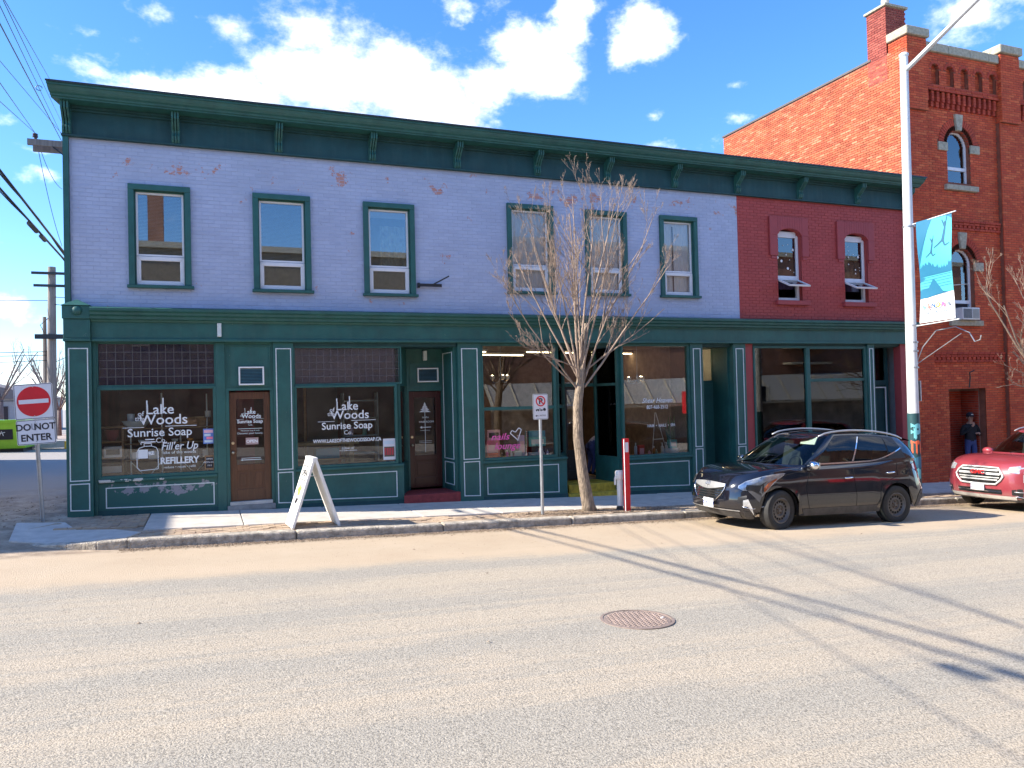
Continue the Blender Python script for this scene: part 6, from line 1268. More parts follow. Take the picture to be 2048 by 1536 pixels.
# A-frame sandwich board
AF = thing('sandwich_board', 'white folding sandwich board with green and black graphics standing on the sidewalk', 'sandwich board', (1.63, 13.30, -.33), local=True, rz=rad(4))
AW = pm('sandwich_white', (.80, .79, .76), .5, var=.1, scale=10, coords='obj')
for s_, tl in ((-1, 18.2), (1, -18.2)):
    M = Matrix.Translation((s_*.012, 0, 1.10)) @ Matrix.Rotation(rad(tl), 4, 'Y'); H = 1.16
    p = MB(); p.obox(M @ Matrix.Translation((0, 0, -H/2)), .05, .60, H); p.obox(M @ Matrix.Translation((0, -.26, -H-.01)), .045, .06, .03); p.obox(M @ Matrix.Translation((0, .26, -H-.01)), .045, .06, .03)
    pn = p.build('board', AW, AF, bevel=.012)
    if s_ < 0:
        # graphics on the left-facing board; local frame: x across board, y up
        G = M @ Matrix.Translation((-.0262, 0, 0)) @ Matrix(((0, 0, -1, 0), (-1, 0, 0, 0), (0, 1, 0, 0), (0, 0, 0, 1)))
        def flat(pts, mat, nm):
            k = MB(); k.prism(pts, 0, .0015, 'z'); k.v = [tuple(G @ Vector(v)) for v in k.v]; k.build(nm, mat, pn)
        k = MB(); 
        for a, b, c, d in ((-.22, .22, -.38, -.365), (-.22, .22, -.15, -.135), (-.22, -.205, -.365, -.15), (.205, .22, -.365, -.15)): k.box(a, b, c, d, 0, .0015)
        k.v = [tuple(G @ Vector(v)) for v in k.v]; k.build('black_outline', SIGNB, pn)
        text('OPEN', SIGNB, pn, G @ Matrix.Translation((0, -.31, 0)), .15, bold=.004, local=True)
        LG = pm('lime_green', (.25, .55, .08), .5); flat([(0, -.42), (.06, -.50), (.18, -.48), (.10, -.56), (.15, -.66), (.03, -.62), (-.06, -.68), (-.06, -.58), (-.17, -.56), (-.07, -.50)], LG, 'green_flower')
        flat([(.02, -.66), (.12, -.70), (.04, -.78), (-.10, -.76), (-.05, -.70)], SIGNB, 'black_leaf')
        for z_ in (-.84, -.92, -1.0): flat([(-.16, z_), (.16, z_), (.16, z_-.03), (-.16, z_-.03)], pm('grey_ink%d' % int(-z_*100), (.25, .25, .27), .6), 'text_line')
MB().obox(Matrix.Translation((0, 0, 1.11)), .09, .60, .035).build('top_hinge', AW, AF, bevel=.01)
MB().tube([(-.10, 0, .80), (.10, 0, .80)], .005, 4).build('spreader_chain', GALV, AF)

# street lamp with banner
LP = thing('street_lamp', 'tall pale grey street lamp pole with a long arm reaching over the road', 'street lamp', (14.84, 12.95, -.80))
m = MB(); m.tube([(14.84, 12.95, -.85), (14.86, 12.95, 3), (14.93, 12.95, 9.25)], [.125, .115, .085], 20); m.build('pole', PAINTG, LP, smooth=30)
m = MB(); m.tube([(14.93, 12.87, 8.93), (14.94, 11.0, 9.72), (14.95, 9.2, 10.35)], [.055, .05, .045], 12); m.build('arm', PAINTG, LP, smooth=30); MB().lathe([(.10, 0), (.10, .05), (.06, .08), (.001, .09)], (14.93, 12.95, 9.25), 14).build('finial_cap', PAINTG, LP)
MB().ell((14.95, 8.9, 10.40), .17, .35, .08).build('lamp_head', PAINTG, LP, smooth=True)
for z in (5.35, 3.10, 2.72, 2.15, 2.52): MB().lathe([(.124, -.02), (.13, -.015), (.13, .015), (.124, .02)], (14.86+.008*z, 12.95, z), 20).build('strap', GALV, LP)
for z in (5.38, 3.08): MB().tube([(14.90, 12.84, z), (14.89, 11.75, z+.05)], .014, 6).build('banner_arm', PAINTG, LP)
for z in (2.62, 2.22): bx(14.98, 15.03, 12.93, 12.97, z, z+.12).build('bracket_clip', WHITE, LP)
MB().tube([(15.0, 12.95, 2.25), (15.03, 12.8, 2.6), (15.1, 12.5, 2.95), (15.2, 12.1, 3.0), (15.3, 11.85, 2.85), (15.32, 11.75, 2.65), (15.35, 11.65, 2.68), (15.35, 11.62, 2.78)], .012, 6).build('basket_hook', GALV, LP)
MB().tube([(15.0, 12.9, 2.25), (15.25, 12.0, 2.85)], .009, 5).build('hook_brace', GALV, LP)
# painted vinyl wrap round the foot of the pole
wr = MB(); wr.tube([(14.84, 12.95, -.82), (14.85, 12.95, 1.12)], [.130, .127], 24, caps=False); o = wr.build('pole_wrap', pm('wrap_dark_teal', (.02, .07, .08), .5), LP, smooth=True)
def on_pole(pts, mat, nm):
    k = MB(); rows = []
    # pts: strip list of (angle deg, z_lo, z_hi)
    for a, z0, z1 in pts: t = rad(a); rows.append([(14.845+.1325*math.cos(t), 12.95+.1325*math.sin(t), z) for z in (z0, z1)])
    k.grid(rows); k.build(nm, mat, o)
TE = pm('wrap_aqua', (.18, .55, .60), .5); OR = pm('wrap_orange', (.75, .14, .06), .5); TE2 = pm('wrap_blue', (.04, .16, .25), .5)
for (a0, a1, z0, z1, mt) in ((-165, -60, .80, .88, TE), (-90, -60, .70, .88, TE), (-165, -60, .66, .73, TE), (-140, -110, .55, .80, TE), (-170, -60, .44, .50, OR), (-165, -148, .22, .46, OR), (-125, -108, .22, .46, OR), (-85, -65, .22, .46, OR), (-170, -40, -.1, .14, TE2), (-150, -80, -.35, -.12, TE)):
    on_pole([(a0+(a1-a0)*i/6, z0+.02*math.sin(i*1.3), z1+.02*math.cos(i*1.7)) for i in range(7)], mt, 'painted_motif')
BN = thing('pole_banner', 'turquoise and white KENORA banner of leaping figures hanging on the lamp pole', 'banner', (14.9, 12.3, 3.1))
YB0, YB1, ZB0, ZB1 = 12.74, 11.86, 3.13, 5.40
def bpt(u_, v_, dx=0):    # u 0 pole side ..1 free end; v 0 bottom..1 top
    y = YB0+(YB1-YB0)*u_+(-.03*math.sin(v_*3.1)*(1-u_)); return (14.895+.04*math.sin(v_*5+u_*2)*(.3+.7*math.sin(math.pi*v_))-dx, y, ZB0+.03*u_+(ZB1-ZB0)*v_)
def bpatch(fn, mat, nm, n=24, dx=.003, par=None):
    k = MB(); k.grid([[bpt(u_, v_, dx) for v_ in (lo+(hi-lo)*j/6 for j in range(7))] for u_, lo, hi in fn]); return k.build(nm, mat, par or BN, smooth=True)
AQ = pm('banner_aqua', (.07, .42, .48), .6, var=.03); DBL = pm('banner_blue', (.012, .15, .27), .6, var=.04); NAV = pm('banner_navy', (.01, .10, .20), .6)
k = MB(); k.grid([[bpt(i/10, j/20, 0) for j in range(21)] for i in range(11)]); cl = k.build('cloth', pm('banner_white', (.68, .68, .68), .6, var=.02), BN, smooth=True)
U = [i/24 for i in range(25)]
bpatch([(u_, .235+.03*u_, 1) for u_ in U], DBL, 'blue_field', par=cl)
bpatch([(u_, .46+.05*math.sin(u_*3.5), .985-(.55*max(0, .42-u_)*2 if u_ < .42 else 0)-.25*max(0, u_-.85)) for u_ in U], AQ, 'aqua_sky', par=cl, dx=.005)
rt = random.Random(9); bpatch([(i/60, .45, .52+.03*math.sin(i/9)+rt.uniform(0, .045)) for i in range(61)], DBL, 'treeline', par=cl, dx=.007)
bpatch([(u_, .26+.05*(1-u_), .445) for u_ in U], AQ, 'lake', par=cl, dx=.005)
for v_ in (.43, .405, .38, .35, .325): bpatch([(.03+.94*i/8, v_, v_+.006) for i in range(9)], DBL, 'ripple', par=cl, dx=.0065)
bpatch([(.15+.6*i/12, .235+.03*i/12, .42-.16*abs(i/12-.45)*2) for i in range(13)], DBL, 'bow_of_boat', par=cl, dx=.008)
bpatch([(0+.45*i/8, .62+.8*i/8*.45, .985) for i in range(9)], DBL, 'dark_bank', par=cl, dx=.0065)
def figure_on_banner(cu, cv, s_, nm):
    k = MB()
    def limb(a, b, w):
        (au, av), (bu, bv) = a, b; d = Vector((bu-au, (bv-av)*2.58)); n_ = Vector((-d.y, d.x)).normalized()*w
        q = [(au+n_.x, av+n_.y/2.58), (bu+n_.x*.6, bv+n_.y*.6/2.58), (bu-n_.x*.6, bv-n_.y*.6/2.58), (au-n_.x, av-n_.y/2.58)]
        k.add([bpt(cu+x*s_, cv+y*s_, .010) for x, y in q], [(0, 1, 2, 3)])
    for a, b, w in (((0, 0), (.05, .10), .035), ((.05, .10), (-.02, .17), .018), ((.05, .10), (.10, .19), .016), ((0, 0), (-.12, -.03), .025), ((-.12, -.03), (-.22, -.05), .016), ((0, 0), (.05, -.05), .025), ((.05, -.05), (.16, -.035), .015), ((.05, .115), (.05, .15), .028)): limb(a, b, w)
    k.build(nm, NAV, cl)
figure_on_banner(.76, .76, 1.15, 'leaping_figure'); figure_on_banner(.42, .67, .8, 'leaping_figure')
MB_ = Matrix(((0, 0, -1, 0), (-1, 0, 0, 0), (0, 1, 0, 0), (0, 0, 0, 1)))
cols = [(.18, .55, .60), (.85, .10, .08), (.03, .12, .30), (.85, .5, .05), (.75, .08, .30), (.20, .25, .30)]
for i, ch in enumerate('KENORA'):
    cm = pm('letter_ink_%d' % i, cols[i], .5); y = YB0-.14-i*.122; text(ch, cm, cl, Matrix.Translation((14.872, y, ZB0+.31+.002*i)) @ MB_, .135, bold=.005, sx=.95)
text('LAKE OF THE WOODS', NAV, cl, Matrix.Translation((14.878, YB0-.43, ZB0+.20)) @ MB_, .058, bold=.001)
# small parking plate on the far side of the pole
BP = thing('back_of_sign', 'small sign plate seen from behind on the street lamp pole', 'road sign', (15.1, 12.95, 1.4))
m = MB(); m.obox(Matrix.Translation((15.06, 13.0, 1.62)) @ Matrix.Rotation(rad(62), 4, 'Z'), .30, .008, .44); m.build('plate', GALV, BP, bevel=.003); m = MB(); m.obox(Matrix.Translation((15.075, 12.99, 1.62)) @ Matrix.Rotation(rad(62), 4, 'Z'), .30, .01, .46); m.build('rim', WHITE, BP)

# ------------------------------------------------------------------ bare trees
def tree(name, label, base, trunk, limbs, seed, spread, top, hmax, mat=TWIG, tmat=BARK, dens=1.0, leaf=0, nlev=4):
    T = thing(name, label, 'tree', base); rr = random.Random(seed)
    m = MB(); m.tube(trunk[0], trunk[1], 14); m.build('trunk', tmat, T, smooth=True)
    cr_ = MB(); cr_.tint = 0
    def grow(p, d, r_, ln, lev):
        n = 5 if lev < 2 else 4 if lev < 4 else 3; pts = [p]; rs = [r_]; q = p.copy(); dd = d.copy()
        for i in range(n):
            dd = (dd+Vector((rr.gauss(0, .09), rr.gauss(0, .09), rr.gauss(.035, .07)))*(1 if lev else .6)).normalized(); q = q+dd*ln/n; pts.append(q.copy()); rs.append(max(.0021, r_*(1-.66*(i+1)/n)))
        cr_.tube(pts, rs, 6 if lev < 2 else 4 if lev < 3 else 3, caps=False)
        if lev >= nlev: return
        k = rr.randint(5, 7) if lev < 1 else rr.randint(4, 6) if lev < 2 else rr.randint(3, 5)
        for _ in range(int(k*dens+.5)):
            t = rr.uniform(.22, 1.0); i = min(n-1, int(t*n)); bp = pts[i].lerp(pts[i+1], t*n-i)
            ax_ = Vector((rr.gauss(0, 1), rr.gauss(0, 1), rr.gauss(0, .5))).normalized(); nd = (dd*rr.uniform(.9, 1.3)+ax_*rr.uniform(.35, .8)+Vector((0, 0, .22))).normalized()
            grow(bp, nd, rs[i]*rr.uniform(.42, .62), ln*rr.uniform(.26, .48)*(1.2-.5*t), lev+1)
    for (p, d, r_, ln) in limbs: grow(Vector(p), Vector(d).normalized(), r_, ln, 0)
    cr_.build('crown', mat, T, smooth=True); return T
TB = (6.80, 13.4, -.55)
fx = Vector((6.72, 13.4, 1.95))
limbs = []
for (tx, ty, tz, r_) in ((7.62, 13.5, 5.95, .042), (7.0, 13.1, 5.6, .040), (6.45, 13.7, 5.6, .038), (5.9, 13.0, 5.2, .036), (5.3, 13.6, 4.7, .034), (4.9, 13.2, 4.1, .030), (4.95, 13.4, 3.3, .028), (8.3, 13.8, 5.1, .034), (8.7, 13.1, 4.5, .034), (8.85, 13.6, 3.6, .028), (5.6, 13.1, 5.2, .03), (8.0, 13.0, 5.6, .03), (7.4, 12.3, 5.5, .034), (6.4, 14.6, 5.3, .034), (5.9, 12.3, 4.5, .028), (7.9, 14.6, 4.8, .028), (7.3, 13.9, 6.2, .034), (5.2, 12.8, 2.75, .020)):
    off = Vector((0, 0, random.Random(tx*10).uniform(-.25, .5))); st_ = fx+off*.6+Vector(((tx-6.72)*.04, (ty-13.4)*.04, 0)); d = Vector((tx, ty, tz))-st_
    limbs.append((st_, d+Vector((0, 0, -.1)), r_*.66, d.length*.9))
tree('street_tree', 'bare young tree growing from the tree pit in front of the salon', TB, ([(6.88, 13.42, -.62), (6.82, 13.4, -.4), (6.72, 13.4, .2), (6.64, 13.4, .9), (6.65, 13.4, 1.5), (6.72, 13.4, 1.95), (6.80, 13.4, 2.5), (6.86, 13.4, 3.1)], [.17, .125, .105, .095, .09, .08, .055, .03]), limbs, 4, 1, 1, 1)
TB2 = (19.9, 13.3, -1.0); f2 = Vector((19.85, 13.3, 1.6)); limbs = []
for (tx, ty, tz, r_) in ((18.0, 13.2, 3.7, .05), (17.6, 12.7, 2.6, .045), (18.2, 13.8, 4.6, .05), (19.0, 13.0, 5.2, .05), (20.5, 13.2, 5.6, .05), (21.6, 13.6, 4.6, .05), (18.4, 12.3, 2.0, .035), (20.8, 12.5, 4.5, .04), (18.1, 13.0, 1.5, .03), (18.6, 12.9, 4.4, .04)):
    d = Vector((tx, ty, tz))-f2; limbs.append((f2, d, r_*.75, d.length*.95))
tree('street_tree', 'bare tree at the right edge with branches reaching across the brick building', TB2, ([(19.9, 13.3, -1.15), (19.86, 13.3, .3), (19.85, 13.3, 1.7)], [.17, .13, .10]), limbs, 14, 1, 1, 1, dens=.9)
# background trees beyond the side street
def far_tree(x, y, h, seed, label):
    rr = random.Random(seed); z = g(min(x, -2), 14); lm = []
    for i in range(7): a = i*.9+rr.random(); lm.append(((x, y, z+h*.3), (math.cos(a)*.55, math.sin(a)*.55, 1.0), .05*h/5, h*.55))
    tree('street_tree', label, (x, y, z), ([(x, y, z-.1), (x, y, z+h*.32)], [.03*h, .022*h]), lm, seed, 1, 1, 1, mat=BARKD, tmat=BARKD, dens=.7, nlev=3)
far_tree(-13.0, 62, 7.5, 31, 'bare grey tree rising beyond the green skip, left of the no-entry sign')
far_tree(-10.6, 66, 7.0, 33, 'bare grey tree behind the far utility pole'); far_tree(-15.3, 58, 6.0, 35, 'bare grey tree at the far left edge'); far_tree(-8.6, 56, 5.0, 37, 'small bare tree just left of the building corner')

# ------------------------------------------------------------------ utility poles and wires
UP = thing('utility_pole', 'weathered wooden utility pole with crossarm beside the left end of the building', 'utility pole', (-2.95, 26.2, -.2), group=None)
MB().tube([(-2.9, 26.2, -.3), (-2.9, 26.2, 10.2)], [.17, .12], 12).build('pole', POLEW, UP, smooth=30)
m = MB(); m.box(-4.70, -2.2, 25.98, 26.06, 9.42, 9.60); UPc = m.build('crossarm', POLEW, UP); m = MB(); m.box(-4.62, -2.2, 26.33, 26.41, 9.34, 9.50); m.build('crossarm', POLEW, UP)
MB().tube([(-4.05, 26.02, 9.42), (-2.98, 26.1, 8.55)], .02, 6).build('arm_brace', BLACKM, UP)
for x in (-4.5,): MB().lathe([(.03, 0), (.03, .05), (.075, .06), (.075, .1), (.045, .11), (.07, .12), (.07, .16), (.001, .19)], (x, 26.02, 9.60), 12).build('insulator', pm('brown_glaze', (.06, .03, .025), .25), UP, smooth=30)
FP = thing('utility_pole', 'far utility pole with two crossarms and a transformer above the no-entry sign', 'utility pole', (-7.95, 50, 0))
MB().tube([(-8.05, 50, -.3), (-7.93, 50, 9.7)], [.27, .20], 12).build('pole', POLEW, FP, smooth=30); MB().tube([(-8.37, 50.2, -.3), (-8.36, 50.2, 6.9)], [.13, .10], 8).build('stub_pole', POLEW, FP, smooth=30)
for z, a, b in ((9.25, -8.9, -6.2), (8.55, -8.8, -6.2)): bx(a, b, 49.75, 49.87, z, z+.14).build('crossarm', BLACKM, FP)
bx(-8.75, -6.2, 49.6, 49.8, 5.62, 5.88).build('equipment_arm', BLACKM, FP); MB().lathe([(.001, 0), (.22, .0), (.24, .9), (.12, 1.0), (.001, 1.02)], (-7.15, 49.7, 6.1), 14).build('transformer', GALV, FP, smooth=30)
m = MB(); m.tube([(-7.9, 49.9, 7.6), (-7.2, 49.8, 7.5), (-6.9, 49.7, 7.2)], .02, 5); m.tube([(-7.9, 49.9, 8.0), (-7.2, 49.8, 7.95)], .02, 5); m.tube([(-8.3, 49.9, 5.9), (-8.5, 49.8, 6.4), (-8.1, 49.8, 6.8)], .02, 5); m.tube([(-7.9, 50, 4.3), (-6.5, 50, 5.0)], .02, 5); m.tube([(-7.9, 50, 3.0), (-6.2, 50, 1.2)], .025, 5); m.build('jumper_wires', CABLE, FP, stuff=True)
def wire(pts, r_, label, sag=.0, n=24, bundle=None, grp=None, name='overhead_wire', mat=CABLE):
    m = MB(); a, b = Vector(pts[0]), Vector(pts[-1]); P = [a.lerp(b, i/n)+Vector((0, 0, -sag*4*(i/n)*(1-i/n))) for i in range(n+1)]
    m.tube(P, r_, 6)
    if bundle: m.tube([p+Vector((bundle*math.cos(i*1.1), 0, bundle*math.sin(i*1.1)-r_)) for i, p in enumerate(P)], r_*.55, 5)
    o = m.build(name, mat, smooth=True); tag(o, label, 'wire', grp); return o
GW = 'overhead wires at the top left corner'
def service(a0, b0, c0, d0, r_, bu, label):
    P = lambda Y: (a0+b0*Y, Y, c0+d0*Y); wire([P(-22), P(21.5)], r_, label, 0, 60, bu, GW)
service(-3.89, .0757, 7.33, -.144, .020, .024, 'thick black cable bundle, upper of the two heavy ones dropping to the building')
service(-4.78, .1385, 7.66, -.186, .018, .022, 'thick black cable bundle, lower of the two heavy ones dropping to the building')
lowc = lambda Y: (-4.78+.1385*Y, Y, 7.66-.186*Y-.04); m = MB(); m.tube([lowc(15.0), lowc(15.35)], .04, 8); m.tube([lowc(15.55), lowc(15.75)], .035, 8); m.tube([lowc(5.2), lowc(5.7)], .05, 8); tag(m.build('splice_case', CABLE), 'black splice cases clipped on the lower cable bundle', 'splice case')
m = MB(); m.tube([(-4.1, 5.5, 6.45), (-4.05, 5.9, 6.4)], .045, 8); m.tube([(-4.05, 5.9, 6.4), lowc(6.2)], .006, 4); m.tube([(-4.1, 5.5, 6.45), lowc(5.1)], .006, 4); tag(m.build('cable_terminal', CABLE), 'small terminal box hanging under the overhead cables above the road', 'cable terminal')
# thin conductors running to the crossarm and past the roof corner
def px(x, y, Y): 
    d = f+r2*((x-1024)/1550)-u2*((y-768)/1550); return EYE+d*(Y/d.y)
ins = Vector((-4.5, 26.02, 9.78))
for i, ((xa, ya, Ya), (xb, yb, Yb), rr_, lb) in enumerate([((0, 122, 16), (124, 268, 26.2), .006, 'thin wire from the left edge to the roof corner'), ((0, 48, 13), (121, 278, 26.0), .010, 'darkest thin wire running down to the roof corner'), ((0, 12, 12), (120, 264, 26.2), .006, 'thin wire carrying a small curled loop'), ((6, 0, 12), (119, 236, 26.4), .006, 'thin wire just above the looped one'), ((9, 0, 14), (106, 170, 26.6), .007, 'rightmost thin wire ending at the cornice tip')]):
    a, b = px(xa, ya, Ya), px(xb, yb, Yb); wire([a+(a-b)*1.2, b+(b-a)*.05], rr_, lb, 0, 8, grp=GW)
for (xa, ya, Ya, lb) in ((0, 166, 14, 'thin wire arriving steeply at the brown insulator'), (0, 203, 16, 'thin wire arriving flatly at the brown insulator')):
    a = px(xa, ya, Ya); wire([a+(a-ins)*1.2, ins], .007, lb, 0, 8, grp=GW)
for (xb, yb, lb) in ((124, 492, 'slack tap wire dropping from the insulator, left one'), (124, 378, 'slack tap wire dropping from the insulator, right one')): wire([ins, px(xb, yb, 30)], .009, lb, .3, 12, grp=GW)
m = MB(); c_ = px(78, 176, 19); m.tube([c_+Vector((.06*math.cos(t/2), 0, .05*math.sin(t/2))) for t in range(12)], .008, 4); tag(m.build('wire_loop', CABLE), 'small curled loop of wire hanging on a thin line', 'wire')
GF = 'far horizontal wires behind the no-entry sign'
for y_, lb in ((601, 'far wire level with the pole crossarms'), (703, 'far wire in the middle of the pale sky'), (710, 'far wire just beneath the middle one'), (724, 'lowest of the far sloping wires'), (800, 'low far wire in front of the bare trees')):
    a, b = px(-60, y_+(4 if y_ > 700 else 0), 50), px(104, y_+(-4 if y_ == 724 else 0), 50); wire([a+(a-b)*3, b], .018, lb, 0, 4, grp=GF); 

# ------------------------------------------------------------------ things beyond the side street
SK = thing('waste_skip', 'lime green waste skip with a black logo panel standing across the side street', 'skip', (-9, 38, 0))
m = MB(); m.prism([(37.0, .12), (39.2, .12), (39.4, 1.28), (36.8, 1.28)], -13.6, -6.9, 'x'); m.build('body', pm('lime_skip', (.28, .58, .03), .45, var=.08), SK, bevel=.03)
m = MB(); m.box(-13.7, -6.85, 36.72, 36.8, 1.18, 1.30); [m.box(-13.5+i*1.6, -13.42+i*1.6, 36.78, 36.86, .15, 1.18) for i in range(4)]; m.build('rim', MATS['lime_skip'], SK); bx(-13.5, -7.0, 37.1, 39.1, -.05, .118).build('base', BLACKM, SK)
lp_ = bx(-8.02, -7.32, 36.85, 36.93, .50, .92).build('logo_panel', SIGNB, SK)
m = MB(); m.tube([(-7.9+.06*math.cos(t*.7), 36.84, .68+.06*math.sin(t*.7)) for t in range(10)], .014, 4); m.tube([(-7.80, 36.84, .62), (-7.70, 36.84, .85), (-7.64, 36.84, .66)], .014, 4); m.tube([(-7.78, 36.84, .76), (-7.58, 36.84, .80)], .014, 4); m.build('logo', WHITE, lp_)
BH = thing('far_brick_building', 'red brick building with pale fascia glimpsed past the no-entry sign', 'building', (-5, 52, 0))
bx(-7.1, 8, 50.8, 60, -.3, 3.0).build('wall', pm('far_brick', (.30, .07, .05), .9, var=.3, scale=4), BH); bx(-7.3, 8.2, 50.6, 60.2, 3.0, 3.75).build('fascia', pm('far_fascia', (.38, .33, .33), .8), BH); bx(-6.6, -5.8, 50.75, 50.8, .3, 2.2).build('window', DARK, BH)
FH = thing('far_house', 'low grey house with a shallow roof behind the parked car', 'house', (-20, 70, 0))
bx(-26, -12, 72, 80, -.3, 2.6).build('wall', pm('far_siding', (.32, .32, .34), .8), FH); m = MB(); m.prism([(-26.5, 2.6), (-11.5, 2.6), (-19, 4.6)], 71.5, 80.5); m.build('roof', pm('far_shingle', (.16, .14, .14), .9), FH); bx(-16, -14.6, 71.9, 72, .8, 2).build('window', DARK, FH)
YC = thing('yellow_kerb_block', 'small yellow and white concrete wheel stops beyond the side street', 'wheel stop', (-6.6, 37.6, 0)); bx(-5.55, -5.0, 37.3, 37.6, .0, .32).build('yellow_block', YEL, YC); bx(-6.1-.9, -5.6, 38.8, 39.6, .0, .3).build('white_block', CONC, YC)

# ------------------------------------------------------------------ things inside the shops
def item(o, label, cat, group=None): return tag(o, label, cat, group)
def bottle(x, y, z, r_, h, col, label, pump=False, cap=WHITE, grp=None, nm='bottle'):
    t = thing(nm, label, 'bottle', (x, y, z), group=grp, local=True)
    MB().lathe([(r_*.95, 0), (r_, .01), (r_, h*.68), (r_*.85, h*.76), (r_*.35, h*.82), (r_*.35, h*.86)], n=14).build('body', col, t, smooth=30); MB().lathe([(r_*.42, h*.86), (r_*.42, h), (.001, h)], n=10).build('cap', cap, t)
    if pump: bx(-r_*1.0, r_*.2, -.008, .008, h, h+.015).build('spout', cap, t)
    return t
def carton(x, y, z, w, d, h, col, label, cat='box', rz=0, face=None, nm='carton', grp=None):
    t = thing(nm, label, cat, (x, y, z), group=grp, rz=rz, local=True); bx(-w/2, w/2, -d/2, d/2, 0, h).build('box', col, t, bevel=.003)
    if face: bx(-w*.38, w*.38, -d/2-.002, -d/2-.0005, h*.25, h*.75).build('printed_panel', face, t)
    return t
c_ = lambda n, *rgb, **k: MATS.get(n) or pm(n, rgb, .5, var=.06, **k)
PK = c_('pale_pink', .88, .48, .55); PKR = c_('pink_red', .90, .22, .34); ORG = c_('orange_red', .92, .14, .05); LILA = c_('lilac', .55, .42, .68); TEAL = c_('teal_box', .03, .32, .45); AQB = c_('aqua_box', .10, .50, .48); BLW = c_('bluish_white', .55, .66, .74); REDB = c_('red_carton', .60, .06, .04); AMB = c_('amber', .45, .20, .04); OLV = c_('sage_box', .35, .42, .27); PUR = c_('purple_card', .12, .05, .28); BLU = c_('blue_print', .08, .12, .40); MAG = c_('magenta_tube', .85, .12, .55)
LZ = .362
carton(5.80, 15.95, LZ, .30, .2, .42, PKR, 'tall pinkish red carton at the left of the salon window', face=PK); carton(5.82, 15.95, LZ+.42, .30, .2, .22, PK, 'pale pink box on top of the tall red carton', face=BLACKM)
carton(5.74, 15.78, LZ, .24, .14, .15, ORG, 'orange red basket box at the left foot of the salon window'); carton(6.47, 15.9, LZ, .13, .13, .50, LILA, 'tall lilac carton standing in the middle of the salon window', face=PK)
carton(6.86, 16.0, LZ+.45, .40, .22, .13, TEAL, 'teal hairdryer box lying on top of its stack'); carton(6.87, 16.0, LZ+.24, .40, .22, .205, AQB, 'white and aqua box under the teal one', face=WHITE); carton(6.87, 16.0, LZ, .34, .22, .235, DARK, 'dark box at the bottom of the stack by the window edge')
carton(6.32, 15.72, LZ, .16, .08, .17, BLW, 'pale blue box before the lilac carton'); carton(6.70, 15.74, LZ, .24, .08, .12, BLW, 'low pale blue tray box right of the lilac carton', face=WHITE)
for i, (x, h, col, lb, pu) in enumerate(((5.95, .15, BLACKM, 'small black bottle at the front of the salon window', 0), (6.07, .20, MAG, 'magenta tube bottle in the salon window', 0), (6.17, .18, WHITE, 'white bottle right of the magenta tube', 0), (6.25, .15, LILA, 'lilac small bottle in the salon window', 0), (6.40, .18, TEAL, 'teal jar bottle beside the pale blue box', 0), (6.52, .14, WHITE, 'short white bottle below the lilac carton', 0), (6.83, .20, PK, 'pale pink bottle behind the sign post', 0), (6.93, .14, WHITE, 'white bottle near the window edge', 0), (7.03, .16, LILA, 'last lilac bottle at the right of the salon window', 0))):
    bottle(x, 15.72, LZ, .028, h, col, lb)
LZ = .232
carton(8.98, 15.8, LZ, .16, .10, .30, OLV, 'sage green photo box beside the entry of the salon', face=BLW)
carton(9.46, 15.80, LZ, .15, .09, .28, REDB, 'bright red carton with pale print in the right salon window', face=PK); carton(9.62, 15.74, LZ, .20, .08, .05, BLW, 'low grey tray at the foot of the right salon window')
carton(10.25, 15.78, LZ, .40, .14, .17, BLW, 'long bluish white box with a dark oval in the right salon window', face=WHITE); carton(10.32, 15.80, LZ+.17, .20, .12, .20, AQB, 'aqua carton with figures on top of the long white box', face=WHITE)
bottle(9.32, 15.8, LZ, .035, .34, BLW, 'tall bluish bottle left of the red carton'); bottle(9.66, 15.76, LZ+.05, .03, .10, PK, 'tiny pink bottle on the low tray'); bottle(9.80, 15.78, LZ, .035, .24, AMB, 'amber spray bottle in the right salon window'); bottle(9.88, 15.80, LZ, .028, .16, OLV, 'small dull green bottle right of the amber one')
bottle(10.02, 15.76, LZ, .038, .30, WHITE, 'left of the two white pump bottles', True); bottle(10.13, 15.76, LZ, .038, .31, WHITE, 'right of the two white pump bottles', True)
# easel, snake plant
E_ = thing('display_easel', 'thin white A-shaped easel behind the right salon window', 'easel', (10.1, 16.2, .23)); m = MB()
for a, b in (((9.95, 16.1, .23), (10.12, 16.2, 1.25)), ((10.38, 16.1, .23), (10.14, 16.2, 1.25))): m = MB(); m.tube([a, b], .008, 5); m.build('leg', WHITE, E_)
bx(10.0, 10.3, 16.13, 16.14, .60, .62).build('ledge', WHITE, E_)
SP = thing('snake_plant', 'tall dark green snake plant at the right end of the salon window', 'plant', (10.5, 16.0, .23)); MB().lathe([(.10, 0), (.14, .16), (.12, .16)], (10.48, 16.05, .23), 14).build('pot', c_('brown_pot', .12, .07, .04), SP)
rl = random.Random(2); LF = pm('snake_leaf', (.03, .12, .035), .4, var=.5, scale=14, stretch=(1, 1, 3))
for i in range(9):
    a = rl.uniform(0, 6.28); x0, y0 = 10.48+.07*math.cos(a), 16.05+.07*math.sin(a); h = rl.uniform(.5, .8); dx = rl.uniform(-.12, .12); m = MB()
    m.grid([[(x0-w+dx*t*t, y0+.01, .38+h*t), (x0+dx*t*t, y0-.01, .38+h*t), (x0+w+dx*t*t, y0+.01, .38+h*t)] for t, w in ((0, .02), (.4, .035), (.8, .025), (1, .002))]); m.build('leaf', LF, SP)
